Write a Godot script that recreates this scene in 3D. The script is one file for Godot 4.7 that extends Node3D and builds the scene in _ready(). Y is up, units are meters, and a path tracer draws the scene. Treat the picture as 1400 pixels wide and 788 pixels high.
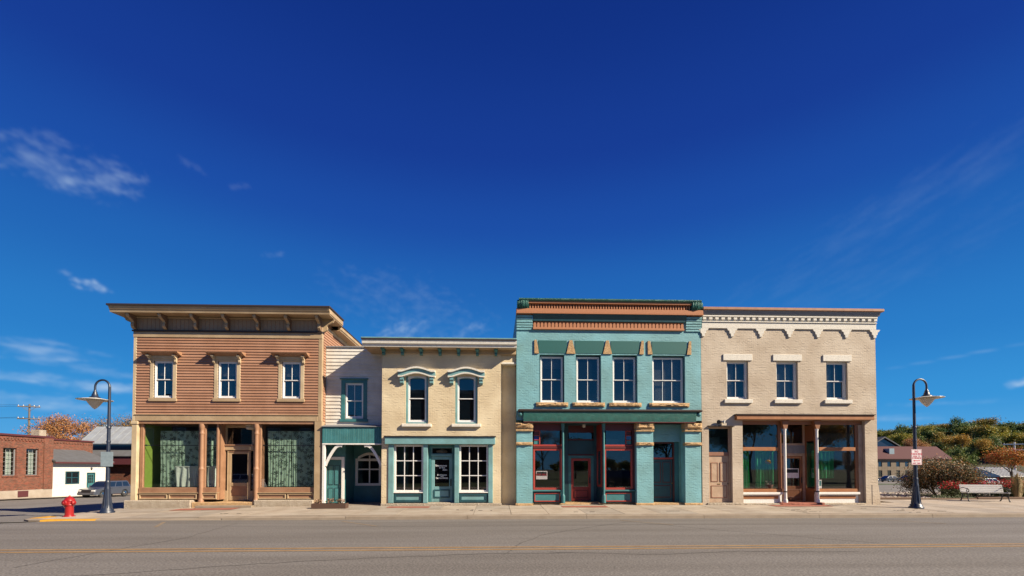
extends Node3D
# A row of painted commercial buildings on a small-town main street, in low autumn sun.
# x runs along the street, z towards the viewer, y up, metres. The sidewalk at the shop fronts is y = 0.

const EXPOSURE := 2.0
var mt := {}
var tx := {}
var used := {}


# ---------------------------------------------------------------- mesh building
class MB:
	var v := PackedVector3Array()
	var n := PackedVector3Array()
	var c := PackedColorArray()
	var idx := PackedInt32Array()
	var colored := false

	func tri(a: Vector3, b: Vector3, d: Vector3) -> void:   # counter-clockwise seen from outside
		var k := v.size()
		var m := (b - a).cross(d - a).normalized()
		v.append_array([a, b, d])
		n.append_array([m, m, m])
		idx.append_array([k, k + 2, k + 1])

	func quad(a: Vector3, b: Vector3, d: Vector3, e: Vector3) -> void:
		var k := v.size()
		var m := (d - a).cross(e - b).normalized()
		v.append_array([a, b, d, e])
		n.append_array([m, m, m, m])
		idx.append_array([k, k + 2, k + 1, k, k + 3, k + 2])

	func box(x0: float, x1: float, y0: float, y1: float, z0: float, z1: float) -> MB:
		quad(Vector3(x0, y0, z1), Vector3(x1, y0, z1), Vector3(x1, y1, z1), Vector3(x0, y1, z1))
		quad(Vector3(x1, y0, z0), Vector3(x0, y0, z0), Vector3(x0, y1, z0), Vector3(x1, y1, z0))
		quad(Vector3(x1, y0, z1), Vector3(x1, y0, z0), Vector3(x1, y1, z0), Vector3(x1, y1, z1))
		quad(Vector3(x0, y0, z0), Vector3(x0, y0, z1), Vector3(x0, y1, z1), Vector3(x0, y1, z0))
		quad(Vector3(x0, y1, z1), Vector3(x1, y1, z1), Vector3(x1, y1, z0), Vector3(x0, y1, z0))
		quad(Vector3(x0, y0, z0), Vector3(x1, y0, z0), Vector3(x1, y0, z1), Vector3(x0, y0, z1))
		return self

	func bev(x0: float, x1: float, y0: float, y1: float, z0: float, z1: float, b := 0.01) -> MB:   # a box with chamfered edges
		var cx := Vector3((x0 + x1) / 2, (y0 + y1) / 2, (z0 + z1) / 2)
		var h := Vector3((x1 - x0) / 2, (y1 - y0) / 2, (z1 - z0) / 2)
		b = minf(b, minf(h.x, minf(h.y, h.z)) * 0.8)
		for ax in 3:
			for s in [-1.0, 1.0]:
				var u := (ax + 1) % 3
				var w := (ax + 2) % 3
				var p := []
				for q in [[-1, -1], [1, -1], [1, 1], [-1, 1]]:
					var o := Vector3.ZERO
					o[ax] = s * h[ax]
					o[u] = q[0] * (h[u] - b)
					o[w] = q[1] * (h[w] - b)
					p.append(cx + o)
				if s > 0:
					quad(p[0], p[1], p[2], p[3])
				else:
					quad(p[3], p[2], p[1], p[0])
		for ax in 3:
			var u := (ax + 1) % 3
			var w := (ax + 2) % 3
			for s in [[1, 1], [-1, 1], [-1, -1], [1, -1]]:
				var p := []
				for q in [[-1, 0], [1, 0], [1, 1], [-1, 1]]:
					var o := Vector3.ZERO
					o[ax] = q[0] * (h[ax] - b)
					o[u] = s[0] * (h[u] - (b if q[1] == 1 else 0.0))
					o[w] = s[1] * (h[w] - (0.0 if q[1] == 1 else b))
					p.append(cx + o)
				if s[0] * s[1] > 0:
					quad(p[0], p[1], p[2], p[3])
				else:
					quad(p[3], p[2], p[1], p[0])
		for sx in [-1, 1]:
			for sy in [-1, 1]:
				for sz in [-1, 1]:
					var a := cx + Vector3(sx * h.x, sy * (h.y - b), sz * (h.z - b))
					var d := cx + Vector3(sx * (h.x - b), sy * h.y, sz * (h.z - b))
					var e := cx + Vector3(sx * (h.x - b), sy * (h.y - b), sz * h.z)
					if sx * sy * sz > 0:
						tri(a, d, e)
					else:
						tri(a, e, d)
		return self

	func sweep(poly: PackedVector2Array, a: float, b: float, axis: int) -> MB:   # a flat outline drawn out along x (z, y), y (x, z) or z (x, y)
		poly = poly.duplicate()
		var area := 0.0
		for i in poly.size():
			if axis == 0:
				poly[i] = Vector2(-poly[i].x, poly[i].y)
			elif axis == 1:
				poly[i] = Vector2(poly[i].x, -poly[i].y)
		for i in poly.size():
			area += poly[i].cross(poly[(i + 1) % poly.size()])
		if area < 0:
			poly.reverse()
		var at := func(p: Vector2, t: float) -> Vector3:
			return Vector3(t, p.y, -p.x) if axis == 0 else Vector3(p.x, t, -p.y) if axis == 1 else Vector3(p.x, p.y, t)
		var k := poly.size()
		for i in k:
			var p: Vector2 = poly[i]
			var q: Vector2 = poly[(i + 1) % k]
			quad(at.call(p, a), at.call(q, a), at.call(q, b), at.call(p, b))
		var t := Geometry2D.triangulate_polygon(poly)
		for i in range(0, t.size(), 3):
			var p0: Vector2 = poly[t[i]]
			var p1: Vector2 = poly[t[i + 1]]
			var p2: Vector2 = poly[t[i + 2]]
			if (p1 - p0).cross(p2 - p0) < 0:
				var s := p1
				p1 = p2
				p2 = s
			tri(at.call(p0, b), at.call(p1, b), at.call(p2, b))
			tri(at.call(p0, a), at.call(p2, a), at.call(p1, a))
		return self

	func rings(rs: Array, closed := false, cap := true) -> MB:   # smooth skin over rings of points; each ring counter-clockwise seen from its far end
		var k: int = rs[0].size()
		var base := v.size()
		var cnt := rs.size()
		for i in cnt:
			for j in k:
				var du: Vector3 = rs[i][(j + 1) % k] - rs[i][(j - 1 + k) % k]
				var dv: Vector3 = rs[mini(i + 1, cnt - 1)][j] - rs[maxi(i - 1, 0)][j]
				var m := du.cross(dv)
				if m.length_squared() < 1e-14:
					m = Vector3.UP if dv == Vector3.ZERO else dv
				v.append(rs[i][j])
				n.append(m.normalized())
		for i in cnt - 1:
			for j in k:
				var a := base + i * k + j
				var b := base + i * k + (j + 1) % k
				idx.append_array([a, b + k, b, a, a + k, b + k])
		if cap:
			for e in [0, cnt - 1]:
				var mid := Vector3.ZERO
				for p in rs[e]:
					mid += p / k
				for j in k:
					if e == 0:
						tri(mid, rs[e][(j + 1) % k], rs[e][j])
					else:
						tri(mid, rs[e][j], rs[e][(j + 1) % k])
		return self

	func lathe(at: Vector3, prof: Array, seg := 16, cap := true, up := Vector3.UP) -> MB:   # prof: [radius, height] from below upwards
		var b := Basis(Quaternion(Vector3.UP, up)) if up != Vector3.UP else Basis.IDENTITY
		var rs := []
		for p in prof:
			var r := PackedVector3Array()
			for j in seg:
				var a := TAU * j / seg
				r.append(at + b * Vector3(cos(a) * p[0], p[1], -sin(a) * p[0]))
			rs.append(r)
		return rings(rs, false, cap)

	func tube(path: Array, rad: Array, seg := 8) -> MB:
		var rs := []
		var side := Vector3.ZERO
		for i in path.size():
			var d: Vector3 = (path[mini(i + 1, path.size() - 1)] - path[maxi(i - 1, 0)]).normalized()
			if side == Vector3.ZERO:
				side = d.cross(Vector3.UP if absf(d.y) < 0.9 else Vector3.RIGHT).normalized()
			side = (side - d * side.dot(d)).normalized()
			var w := d.cross(side)
			var r := PackedVector3Array()
			var q: float = rad[mini(i, rad.size() - 1)]
			for j in seg:
				var a := TAU * j / seg
				r.append(path[i] + (side * cos(a) + w * sin(a)) * q)
			rs.append(r)
		return rings(rs)

	func mesh() -> ArrayMesh:
		var a := []
		a.resize(Mesh.ARRAY_MAX)
		a[Mesh.ARRAY_VERTEX] = v
		a[Mesh.ARRAY_NORMAL] = n
		a[Mesh.ARRAY_INDEX] = idx
		if colored:
			a[Mesh.ARRAY_COLOR] = c
		var m := ArrayMesh.new()
		m.add_surface_from_arrays(Mesh.PRIMITIVE_TRIANGLES, a)
		return m


func mb() -> MB:
	return MB.new()


func V(x: float, y: float, z: float) -> Vector3:
	return Vector3(x, y, z)


func numbered(called: String) -> String:
	used[called] = used.get(called, -1) + 1
	return called if used[called] == 0 else "%s_%03d" % [called, used[called]]


func thing(called: String, label: String, category: String, at := Vector3.ZERO, turn := 0.0, group := "") -> Node3D:
	var o := Node3D.new()
	o.name = numbered(called)
	add_child(o)
	o.position = at
	o.rotation.y = turn
	tag(o, label, category, group)
	return o


func tag(o: Node3D, label: String, category: String, group := "") -> Node3D:
	o.set_meta("label", label)
	o.set_meta("category", category)
	if group:
		o.set_meta("group", group)
	return o


func copy_of(src: Node3D, at: Vector3, turn: float, label: String, group := "", size := 1.0) -> Node3D:
	var o: Node3D = src.duplicate()
	o.name = numbered(str(src.get_meta("kind_name")) if src.has_meta("kind_name") else str(src.name))
	add_child(o)
	o.position = at
	o.rotation.y = turn
	o.scale = Vector3.ONE * size
	o.set_meta("label", label)
	if group:
		o.set_meta("group", group)
	return o


func grp(parent: Node, called: String, label := "") -> Node3D:
	var o := Node3D.new()
	o.name = called
	parent.add_child(o, true)
	if label:
		o.set_meta("label", label)
	return o


func part(parent: Node, called: String, m, material: Material, at := Vector3.ZERO) -> MeshInstance3D:
	var o := MeshInstance3D.new()
	o.name = called if parent != self else numbered(called)
	o.mesh = m.mesh() if m is MB else m
	o.material_override = material
	o.position = at
	parent.add_child(o, true)
	return o


func ground_part(called: String, m, material: Material) -> MeshInstance3D:
	var o := part(self, called, m, material)
	o.set_meta("kind", "structure")
	return o


# ---------------------------------------------------------------- textures and materials
func noise_tex(key: String, freq: float, lo: float, hi: float, oct := 4, sz := 512, kind := FastNoiseLite.TYPE_SIMPLEX_SMOOTH, sd := 1, warm := 0.0) -> Texture2D:
	var f := FastNoiseLite.new()
	f.noise_type = kind
	f.frequency = freq
	f.fractal_octaves = oct
	f.seed = sd
	var t := NoiseTexture2D.new()
	t.width = sz
	t.height = sz
	t.seamless = true
	t.noise = f
	var g := Gradient.new()
	g.set_color(0, Color(lo, lo * (1.0 - warm * 0.5), lo * (1.0 - warm)))
	g.set_color(1, Color(hi, hi, hi))
	t.color_ramp = g
	tx[key] = t
	return t


func brick_images() -> void:
	# four metres square: 54 courses of 20 bricks in running bond, seen as relief under paint and as bare red brick
	var s := 1024
	var rng := RandomNumberGenerator.new()
	rng.seed = 77
	var hgt := Image.create(s, s, false, Image.FORMAT_RGB8)
	var red := Image.create(s, s, false, Image.FORMAT_RGB8)
	hgt.fill(Color(0.40, 0.40, 0.40))
	red.fill(Color(0.62, 0.55, 0.5))
	for r in 54:
		var y0 := int(r * s / 54.0)
		var y1 := int((r + 1) * s / 54.0)
		for k in 21:
			var x0 := int((k - (0.5 if r % 2 else 0.0)) * s / 20.0) + rng.randi_range(0, 3)
			var x1 := int((k + 1 - (0.5 if r % 2 else 0.0)) * s / 20.0) - 3 - rng.randi_range(0, 3)
			var q := rng.randf_range(0.46, 0.66)
			if rng.randf() < 0.12:
				q = rng.randf_range(0.3, 0.85)
			var rect := Rect2i(maxi(x0, 0), y0, mini(x1, s) - maxi(x0, 0), y1 - y0 - rng.randi_range(3, 6))
			hgt.fill_rect(rect, Color(q, q, q))
			var w := rng.randf_range(0.7, 1.12)
			red.fill_rect(rect, Color(0.60 * w, 0.30 * w + rng.randf() * 0.03, 0.22 * w))
			for e in rng.randi_range(0, 2):   # chips and drips of old paint
				var qq := clampf(q + rng.randf_range(-0.42, 0.2), 0.0, 1.0)
				hgt.fill_rect(Rect2i(clampi(x0 + rng.randi_range(0, 40), 0, s - 1), y0 + rng.randi_range(0, 10), rng.randi_range(3, 12), rng.randi_range(2, 5)), Color(qq, qq, qq))
	for k in 150:   # washed-out joints and spalled bricks under the paint, in clusters
		var cx := rng.randi_range(0, s)
		var cy := rng.randi_range(0, 53)
		for e in rng.randi_range(1, 5):
			var yy := int((cy + rng.randi_range(0, 3)) * s / 54.0) - 4
			var q := rng.randf_range(0.0, 0.15)
			hgt.fill_rect(Rect2i(clampi(cx + rng.randi_range(-50, 50), 0, s - 1), maxi(yy, 0), rng.randi_range(10, 48), rng.randi_range(4, 8)), Color(q, q, q))
	hgt.resize(512, 512, Image.INTERPOLATE_LANCZOS)
	hgt.resize(1024, 1024, Image.INTERPOLATE_CUBIC)
	tx["brick_h"] = ImageTexture.create_from_image(hgt)
	tx["brick_red"] = ImageTexture.create_from_image(red)


func floral_image() -> void:
	# printed curtain cloth: grey green blossoms and leaves on pale green
	var s := 512
	var im := Image.create(s, s, false, Image.FORMAT_RGB8)
	var rng := RandomNumberGenerator.new()
	rng.seed = 5
	im.fill(Color(0.66, 0.78, 0.70))
	for k in 85:
		var c := Vector2(rng.randf() * s, rng.randf() * s)
		var tone := rng.randf_range(0.30, 0.52)
		var col := Color(tone * 0.72, tone * 0.95, tone * 0.80)
		var petals := rng.randi_range(4, 6)
		var rad := rng.randf_range(18, 36)
		var ph := rng.randf() * TAU
		for y in range(-40, 41):
			for x in range(-40, 41):
				var d := Vector2(x, y)
				if d.length() < rad * (0.6 + 0.4 * cos(petals * (d.angle() + ph))):
					im.set_pixel(posmod(int(c.x) + x, s), posmod(int(c.y) + y, s), col if d.length() > rad * 0.25 else col.lightened(0.35))
	tx["floral"] = ImageTexture.create_from_image(im)


func lin(c: Array) -> Color:
	return Color(c[0], c[1], c[2]).linear_to_srgb()


func mk(key: String, c: Array, rough := 0.8, o := {}) -> StandardMaterial3D:
	var m := StandardMaterial3D.new()
	m.resource_name = key
	m.albedo_color = lin(c)
	m.roughness = rough
	if o.has("metal"):
		m.metallic = o.metal
	if o.has("spec"):
		m.metallic_specular = o.spec
	m.uv1_triplanar = true
	m.uv1_world_triplanar = not o.has("own")
	m.uv1_triplanar_sharpness = 8.0
	var s = o.get("scale", 1.0)
	m.uv1_scale = s if s is Vector3 else Vector3(s, s, s)
	if o.has("tex"):
		m.albedo_texture = tx[o.tex]
	if o.has("h"):
		m.heightmap_enabled = true
		m.heightmap_texture = tx[o.h]
		m.heightmap_scale = o.get("hs", 1.0)
	if o.has("d"):
		m.detail_enabled = true
		m.detail_albedo = tx[o.d]
		m.detail_blend_mode = BaseMaterial3D.BLEND_MODE_MUL
		m.detail_uv_layer = BaseMaterial3D.DETAIL_UV_2
		m.uv2_triplanar = true
		m.uv2_world_triplanar = true
		var ds = o.get("ds", 0.1)
		m.uv2_scale = ds if ds is Vector3 else Vector3(ds, ds, ds)
	if o.has("coat"):
		m.clearcoat_enabled = true
		m.clearcoat = o.coat
		m.clearcoat_roughness = 0.05
	if o.has("back"):
		m.backlight_enabled = true
		m.backlight = lin(o.back)
	if o.has("vc"):
		m.vertex_color_use_as_albedo = true
	mt[key] = m
	return m


func glass(key: String, alpha: float, c: Array, coat := 1.0) -> void:
	var m := StandardMaterial3D.new()
	m.resource_name = key
	m.albedo_color = lin(c)
	m.albedo_color.a = alpha
	m.transparency = BaseMaterial3D.TRANSPARENCY_ALPHA
	m.roughness = 0.0
	m.metallic_specular = 0.71
	m.clearcoat_enabled = true
	m.clearcoat = coat
	m.clearcoat_roughness = 0.0
	mt[key] = m


func materials() -> void:
	brick_images()
	floral_image()
	noise_tex("mottle", 0.012, 0.90, 1.0, 5, 512, FastNoiseLite.TYPE_SIMPLEX_SMOOTH, 3)
	noise_tex("patch", 0.006, 0.87, 1.0, 5, 512, FastNoiseLite.TYPE_SIMPLEX_SMOOTH, 9, 0.06)
	noise_tex("speck", 0.25, 0.76, 1.0, 3, 512, FastNoiseLite.TYPE_SIMPLEX_SMOOTH, 4)
	noise_tex("aggregate", 0.16, 0.56, 1.0, 4, 1024, FastNoiseLite.TYPE_SIMPLEX_SMOOTH, 14)
	noise_tex("lanes", 0.008, 0.84, 1.0, 5, 512, FastNoiseLite.TYPE_SIMPLEX_SMOOTH, 19, 0.03)
	noise_tex("grain", 0.03, 0.90, 1.0, 4, 512, FastNoiseLite.TYPE_SIMPLEX_SMOOTH, 6)
	noise_tex("rough", 0.05, 0.0, 1.0, 5, 512, FastNoiseLite.TYPE_SIMPLEX_SMOOTH, 8)
	noise_tex("cells", 0.03, 0.0, 1.0, 3, 512, FastNoiseLite.TYPE_CELLULAR, 2)
	var wood := Vector3(0.35, 3.0, 0.35)
	var woodv := Vector3(3.0, 0.3, 3.0)
	# paint on wood
	mk("siding_brown", [0.42, 0.226, 0.140], 0.62, {"tex": "grain", "scale": wood, "d": "patch", "ds": 0.22})
	mk("siding_brown_b", [0.395, 0.209, 0.128], 0.66, {"tex": "grain", "scale": wood, "d": "patch", "ds": 0.22})
	mk("siding_brown_c", [0.445, 0.243, 0.152], 0.6, {"tex": "grain", "scale": wood, "d": "patch", "ds": 0.22})
	mk("trim_tan", [0.47, 0.35, 0.215], 0.6, {"tex": "grain", "scale": wood, "d": "patch", "ds": 0.3})
	mk("trim_cream", [0.62, 0.50, 0.33], 0.6, {"tex": "grain", "scale": woodv, "d": "patch", "ds": 0.3})
	mk("trim_brown", [0.37, 0.205, 0.120], 0.55, {"tex": "grain", "scale": woodv, "d": "patch", "ds": 0.4})
	mk("frieze_brown", [0.33, 0.235, 0.155], 0.7, {"tex": "grain", "scale": woodv})
	mk("bracket_shade", [0.19, 0.115, 0.075], 0.6, {"tex": "mottle"})  # shade on the cornice bracket sides is put into this darker brown
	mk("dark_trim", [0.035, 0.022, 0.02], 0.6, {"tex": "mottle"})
	mk("siding_white", [0.74, 0.72, 0.66], 0.55, {"tex": "grain", "scale": wood, "d": "patch", "ds": 0.3})
	mk("white_paint", [0.76, 0.74, 0.70], 0.5, {"tex": "mottle", "scale": 1.4})
	mk("sash_white", [0.72, 0.71, 0.70], 0.45, {"tex": "mottle", "scale": 2.0})
	mk("teal_light", [0.19, 0.385, 0.41], 0.5, {"tex": "grain", "scale": wood, "d": "patch", "ds": 0.4})
	mk("teal_mid", [0.055, 0.215, 0.235], 0.5, {"tex": "grain", "scale": woodv, "d": "patch", "ds": 0.4})
	mk("teal_dark", [0.016, 0.082, 0.105], 0.5, {"tex": "grain", "scale": woodv, "d": "patch", "ds": 0.4})
	mk("green_dark", [0.022, 0.150, 0.130], 0.45, {"tex": "patch", "scale": 0.9, "h": "rough", "hs": 1.5})
	mk("green_tooled", [0.012, 0.108, 0.100], 0.6, {"tex": "grain", "scale": Vector3(2.2, 0.25, 2.2)})
	mk("red_paint", [0.36, 0.042, 0.028], 0.5, {"tex": "mottle", "scale": 1.5})
	mk("red_deep", [0.095, 0.014, 0.014], 0.5, {"tex": "mottle", "scale": 1.5})
	mk("orange_wood", [0.40, 0.165, 0.06], 0.5, {"tex": "grain", "scale": wood, "d": "patch", "ds": 0.5})
	mk("brown_wood", [0.25, 0.10, 0.04], 0.5, {"tex": "grain", "scale": wood})
	mk("door_tan", [0.52, 0.38, 0.27], 0.5, {"tex": "grain", "scale": woodv, "d": "patch", "ds": 0.5})
	mk("door_line", [0.27, 0.13, 0.08], 0.5, {"tex": "mottle"})
	# painted brick and stone
	mk("brick_cream", [0.665, 0.565, 0.385], 0.75, {"tex": "patch", "scale": 0.45, "h": "brick_h", "hs": 1.5, "d": "mottle", "ds": 1.7})
	mk("brick_tan", [0.50, 0.425, 0.335], 0.75, {"tex": "patch", "scale": 0.45, "h": "brick_h", "hs": 1.5, "d": "mottle", "ds": 1.7})
	mk("brick_teal", [0.182, 0.412, 0.465], 0.7, {"tex": "patch", "scale": 0.45, "h": "brick_h", "hs": 1.5, "d": "mottle", "ds": 1.7})
	for k in ["brick_cream", "brick_tan", "brick_teal"]:   # the relief repeats every four metres; the stains do not follow it
		var m: StandardMaterial3D = mt[k]
		m.albedo_texture = null
		m.uv1_scale = Vector3.ONE * 0.25
		m.detail_albedo = tx["patch"]
		m.uv2_scale = Vector3.ONE * 0.17
	mk("brick_red", [0.62, 0.55, 0.5], 0.85, {"tex": "brick_red", "scale": 0.25, "h": "brick_h", "hs": 0.8, "d": "patch", "ds": 0.2})
	mk("sandstone", [0.58, 0.385, 0.20], 0.85, {"tex": "patch", "scale": 1.3, "h": "rough", "hs": 3.0})
	mk("terracotta", [0.44, 0.185, 0.088], 0.75, {"tex": "mottle", "scale": 1.5})
	mk("stone_grey", [0.46, 0.40, 0.32], 0.9, {"tex": "patch", "scale": 0.8, "h": "rough", "hs": 4.0})
	mk("stone_white", [0.70, 0.66, 0.58], 0.8, {"tex": "mottle", "scale": 1.2, "h": "rough", "hs": 0.6})
	mk("coping", [0.34, 0.16, 0.085], 0.6, {"tex": "patch", "scale": 0.7})
	mk("fascia_grey", [0.22, 0.22, 0.23], 0.6, {"tex": "mottle"})
	# ground
	mk("asphalt", [0.285, 0.264, 0.250], 0.92, {"tex": "aggregate", "scale": 0.11, "h": "rough", "hs": 0.6, "d": "lanes", "ds": Vector3(0.014, 0.014, 0.15)})
	mk("asphalt_side", [0.235, 0.220, 0.205], 0.92, {"tex": "speck", "scale": 0.5, "d": "patch", "ds": 0.07})
	mk("tar", [0.035, 0.032, 0.03], 0.8, {"tex": "mottle"})
	mk("tar_thin", [0.125, 0.115, 0.108], 0.85, {"tex": "speck"})
	for k in 4:
		mk("concrete_%d" % k, [0.525 - 0.035 * k, 0.452 - 0.027 * k, 0.37 - 0.018 * k], 0.9, {"tex": "speck", "scale": 0.8, "d": "patch", "ds": 0.25})
	mk("kerb_concrete", [0.37, 0.31, 0.245], 0.9, {"tex": "speck", "scale": 0.8, "d": "patch", "ds": 0.35})
	mk("concrete_red", [0.42, 0.15, 0.10], 0.9, {"tex": "speck", "scale": 0.8, "d": "patch", "ds": 0.5})
	mk("yellow_line", [0.44, 0.275, 0.115], 0.8, {"tex": "speck", "scale": 0.7, "d": "patch", "ds": 0.5})
	mk("yellow_faint", [0.31, 0.235, 0.155], 0.9, {"tex": "speck", "scale": 0.7, "d": "patch", "ds": 0.7})
	mk("yellow_kerb", [0.62, 0.33, 0.03], 0.7, {"tex": "patch", "scale": 1.2})
	mk("grass", [0.075, 0.105, 0.03], 0.95, {"tex": "speck", "scale": 0.5, "d": "patch", "ds": 0.1})
	mk("earth", [0.085, 0.085, 0.045], 0.95, {"tex": "speck", "scale": 0.4, "d": "patch", "ds": 0.05})
	mk("gravel", [0.38, 0.32, 0.26], 0.95, {"tex": "speck", "scale": 0.9, "h": "cells", "hs": 3.0, "d": "patch", "ds": 0.4})
	mk("pebble", [1, 1, 1], 0.9, {"vc": true})
	mk("timber_edge", [0.13, 0.075, 0.045], 0.85, {"tex": "grain", "scale": wood})
	# metal, plastic, glass
	mk("lamp_navy", [0.011, 0.020, 0.045], 0.42, {"spec": 0.6, "tex": "mottle", "own": true})
	mk("hydrant_red", [0.31, 0.012, 0.014], 0.38, {"tex": "mottle", "scale": 2.0})
	mk("frosted", [0.66, 0.62, 0.55], 0.3, {"back": [0.5, 0.45, 0.4]})
	mk("enamel", [0.58, 0.57, 0.52], 0.35, {})
	mk("sign_white", [0.78, 0.74, 0.74], 0.4, {"tex": "mottle"})
	mk("sign_red", [0.45, 0.02, 0.04], 0.5, {})
	mk("sign_black", [0.01, 0.01, 0.012], 0.5, {})
	mk("sign_back", [0.30, 0.38, 0.42], 0.45, {"metal": 0.4, "tex": "mottle"})
	mk("lettering", [0.75, 0.75, 0.75], 0.6, {})
	mk("bench_slat", [0.72, 0.70, 0.67], 0.6, {"tex": "grain", "scale": wood})
	mk("iron", [0.012, 0.012, 0.016], 0.45, {})
	mk("brass", [0.35, 0.22, 0.08], 0.35, {"metal": 0.8})
	mk("chrome", [0.5, 0.5, 0.5], 0.2, {"metal": 1.0})
	mk("rubber", [0.02, 0.02, 0.02], 0.8, {})
	mk("paint_grey", [0.075, 0.085, 0.11], 0.3, {"coat": 1.0, "metal": 0.3})
	mk("paint_dark", [0.012, 0.02, 0.045], 0.25, {"coat": 1.0})
	mk("paint_maroon", [0.09, 0.01, 0.012], 0.25, {"coat": 1.0})
	mk("paint_white", [0.68, 0.70, 0.72], 0.3, {"coat": 1.0})
	mk("car_glass", [0.01, 0.015, 0.018], 0.03, {"spec": 0.7, "coat": 1.0})
	mk("lamp_amber", [0.5, 0.16, 0.03], 0.2, {"coat": 1.0})
	mk("lamp_clear", [0.6, 0.6, 0.58], 0.15, {"coat": 1.0})
	mk("roof_shingle", [0.145, 0.15, 0.165], 0.9, {"tex": "speck", "scale": 0.8, "d": "patch", "ds": 0.4})
	mk("roof_metal", [0.30, 0.33, 0.36], 0.5, {"tex": "patch", "scale": 0.3})
	mk("roof_white", [0.60, 0.62, 0.63], 0.5, {"tex": "patch", "scale": 0.3})
	mk("roof_red", [0.075, 0.018, 0.020], 0.8, {"tex": "mottle", "scale": 0.5})
	mk("roof_tar", [0.04, 0.04, 0.045], 0.9, {"tex": "mottle"})
	mk("maroon", [0.09, 0.022, 0.025], 0.6, {"tex": "mottle"})
	mk("stone_wall", [0.34, 0.26, 0.19], 0.9, {"tex": "brick_red", "scale": 0.16, "h": "cells", "hs": 2.0})
	mk("plaster_tan", [0.21, 0.17, 0.125], 0.85, {"tex": "patch", "scale": 0.4})
	mk("plaster_white", [0.66, 0.64, 0.585], 0.8, {"tex": "mottle", "scale": 0.6})
	mk("inside_wall", [0.17, 0.145, 0.12], 0.9, {"tex": "mottle"})
	mk("inside_green", [0.23, 0.37, 0.055], 0.85, {"tex": "mottle"})
	mk("inside_floor", [0.075, 0.05, 0.034], 0.6, {"tex": "grain", "scale": Vector3(3, 1, 0.3)})
	mk("blind", [0.42, 0.46, 0.48], 0.8, {"tex": "mottle"})
	mk("curtain_floral", [0.86, 0.92, 0.88], 0.9, {"tex": "floral", "scale": 0.62, "back": [0.3, 0.4, 0.35]})
	mk("curtain_green", [0.012, 0.30, 0.10], 0.85, {"tex": "mottle", "scale": 1.0, "back": [0.05, 0.4, 0.15]})
	mk("curtain_pale", [0.60, 0.72, 0.64], 0.9, {"tex": "mottle", "back": [0.4, 0.45, 0.4]})
	mk("planter_wood", [0.085, 0.045, 0.03], 0.85, {"tex": "grain", "scale": wood})
	mk("soil", [0.03, 0.02, 0.013], 0.95, {"tex": "speck"})
	mk("pole_wood", [0.15, 0.125, 0.105], 0.9, {"tex": "grain", "scale": woodv})
	mk("bark", [0.10, 0.075, 0.055], 0.9, {"tex": "speck"})
	mk("leaf", [1, 1, 1], 0.65, {"vc": true, "back": [0.45, 0.45, 0.45]})
	mk("stained_blue", [0.012, 0.012, 0.12], 0.1, {"coat": 1.0})
	glass("glass_shop", 0.10, [0.006, 0.008, 0.010], 0.4)
	glass("glass_upper", 0.46, [0.004, 0.009, 0.014])
	glass("glass_door", 0.5, [0.006, 0.007, 0.009], 0.6)


# ---------------------------------------------------------------- sky
func sky_color(el: float) -> Color:   # clear polarised autumn sky by height above the horizon in degrees, display-linear
	var st := [[0.0, 0.150, 0.430, 0.780], [3.0, 0.085, 0.375, 0.745], [6.5, 0.042, 0.300, 0.690], [13.0, 0.025, 0.210, 0.585], [21.5, 0.0165, 0.132, 0.470], [28.0, 0.0120, 0.078, 0.385], [35.0, 0.0088, 0.047, 0.300], [46.0, 0.0056, 0.031, 0.226], [90.0, 0.0035, 0.018, 0.150]]
	for i in st.size() - 1:
		if el <= st[i + 1][0]:
			var t: float = smoothstep(0.0, 1.0, (el - st[i][0]) / (st[i + 1][0] - st[i][0])) * 0.4 + 0.6 * (el - st[i][0]) / (st[i + 1][0] - st[i][0])
			return Color(lerpf(st[i][1], st[i + 1][1], t), lerpf(st[i][2], st[i + 1][2], t), lerpf(st[i][3], st[i + 1][3], t))
	return Color(0.0035, 0.018, 0.15)


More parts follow.
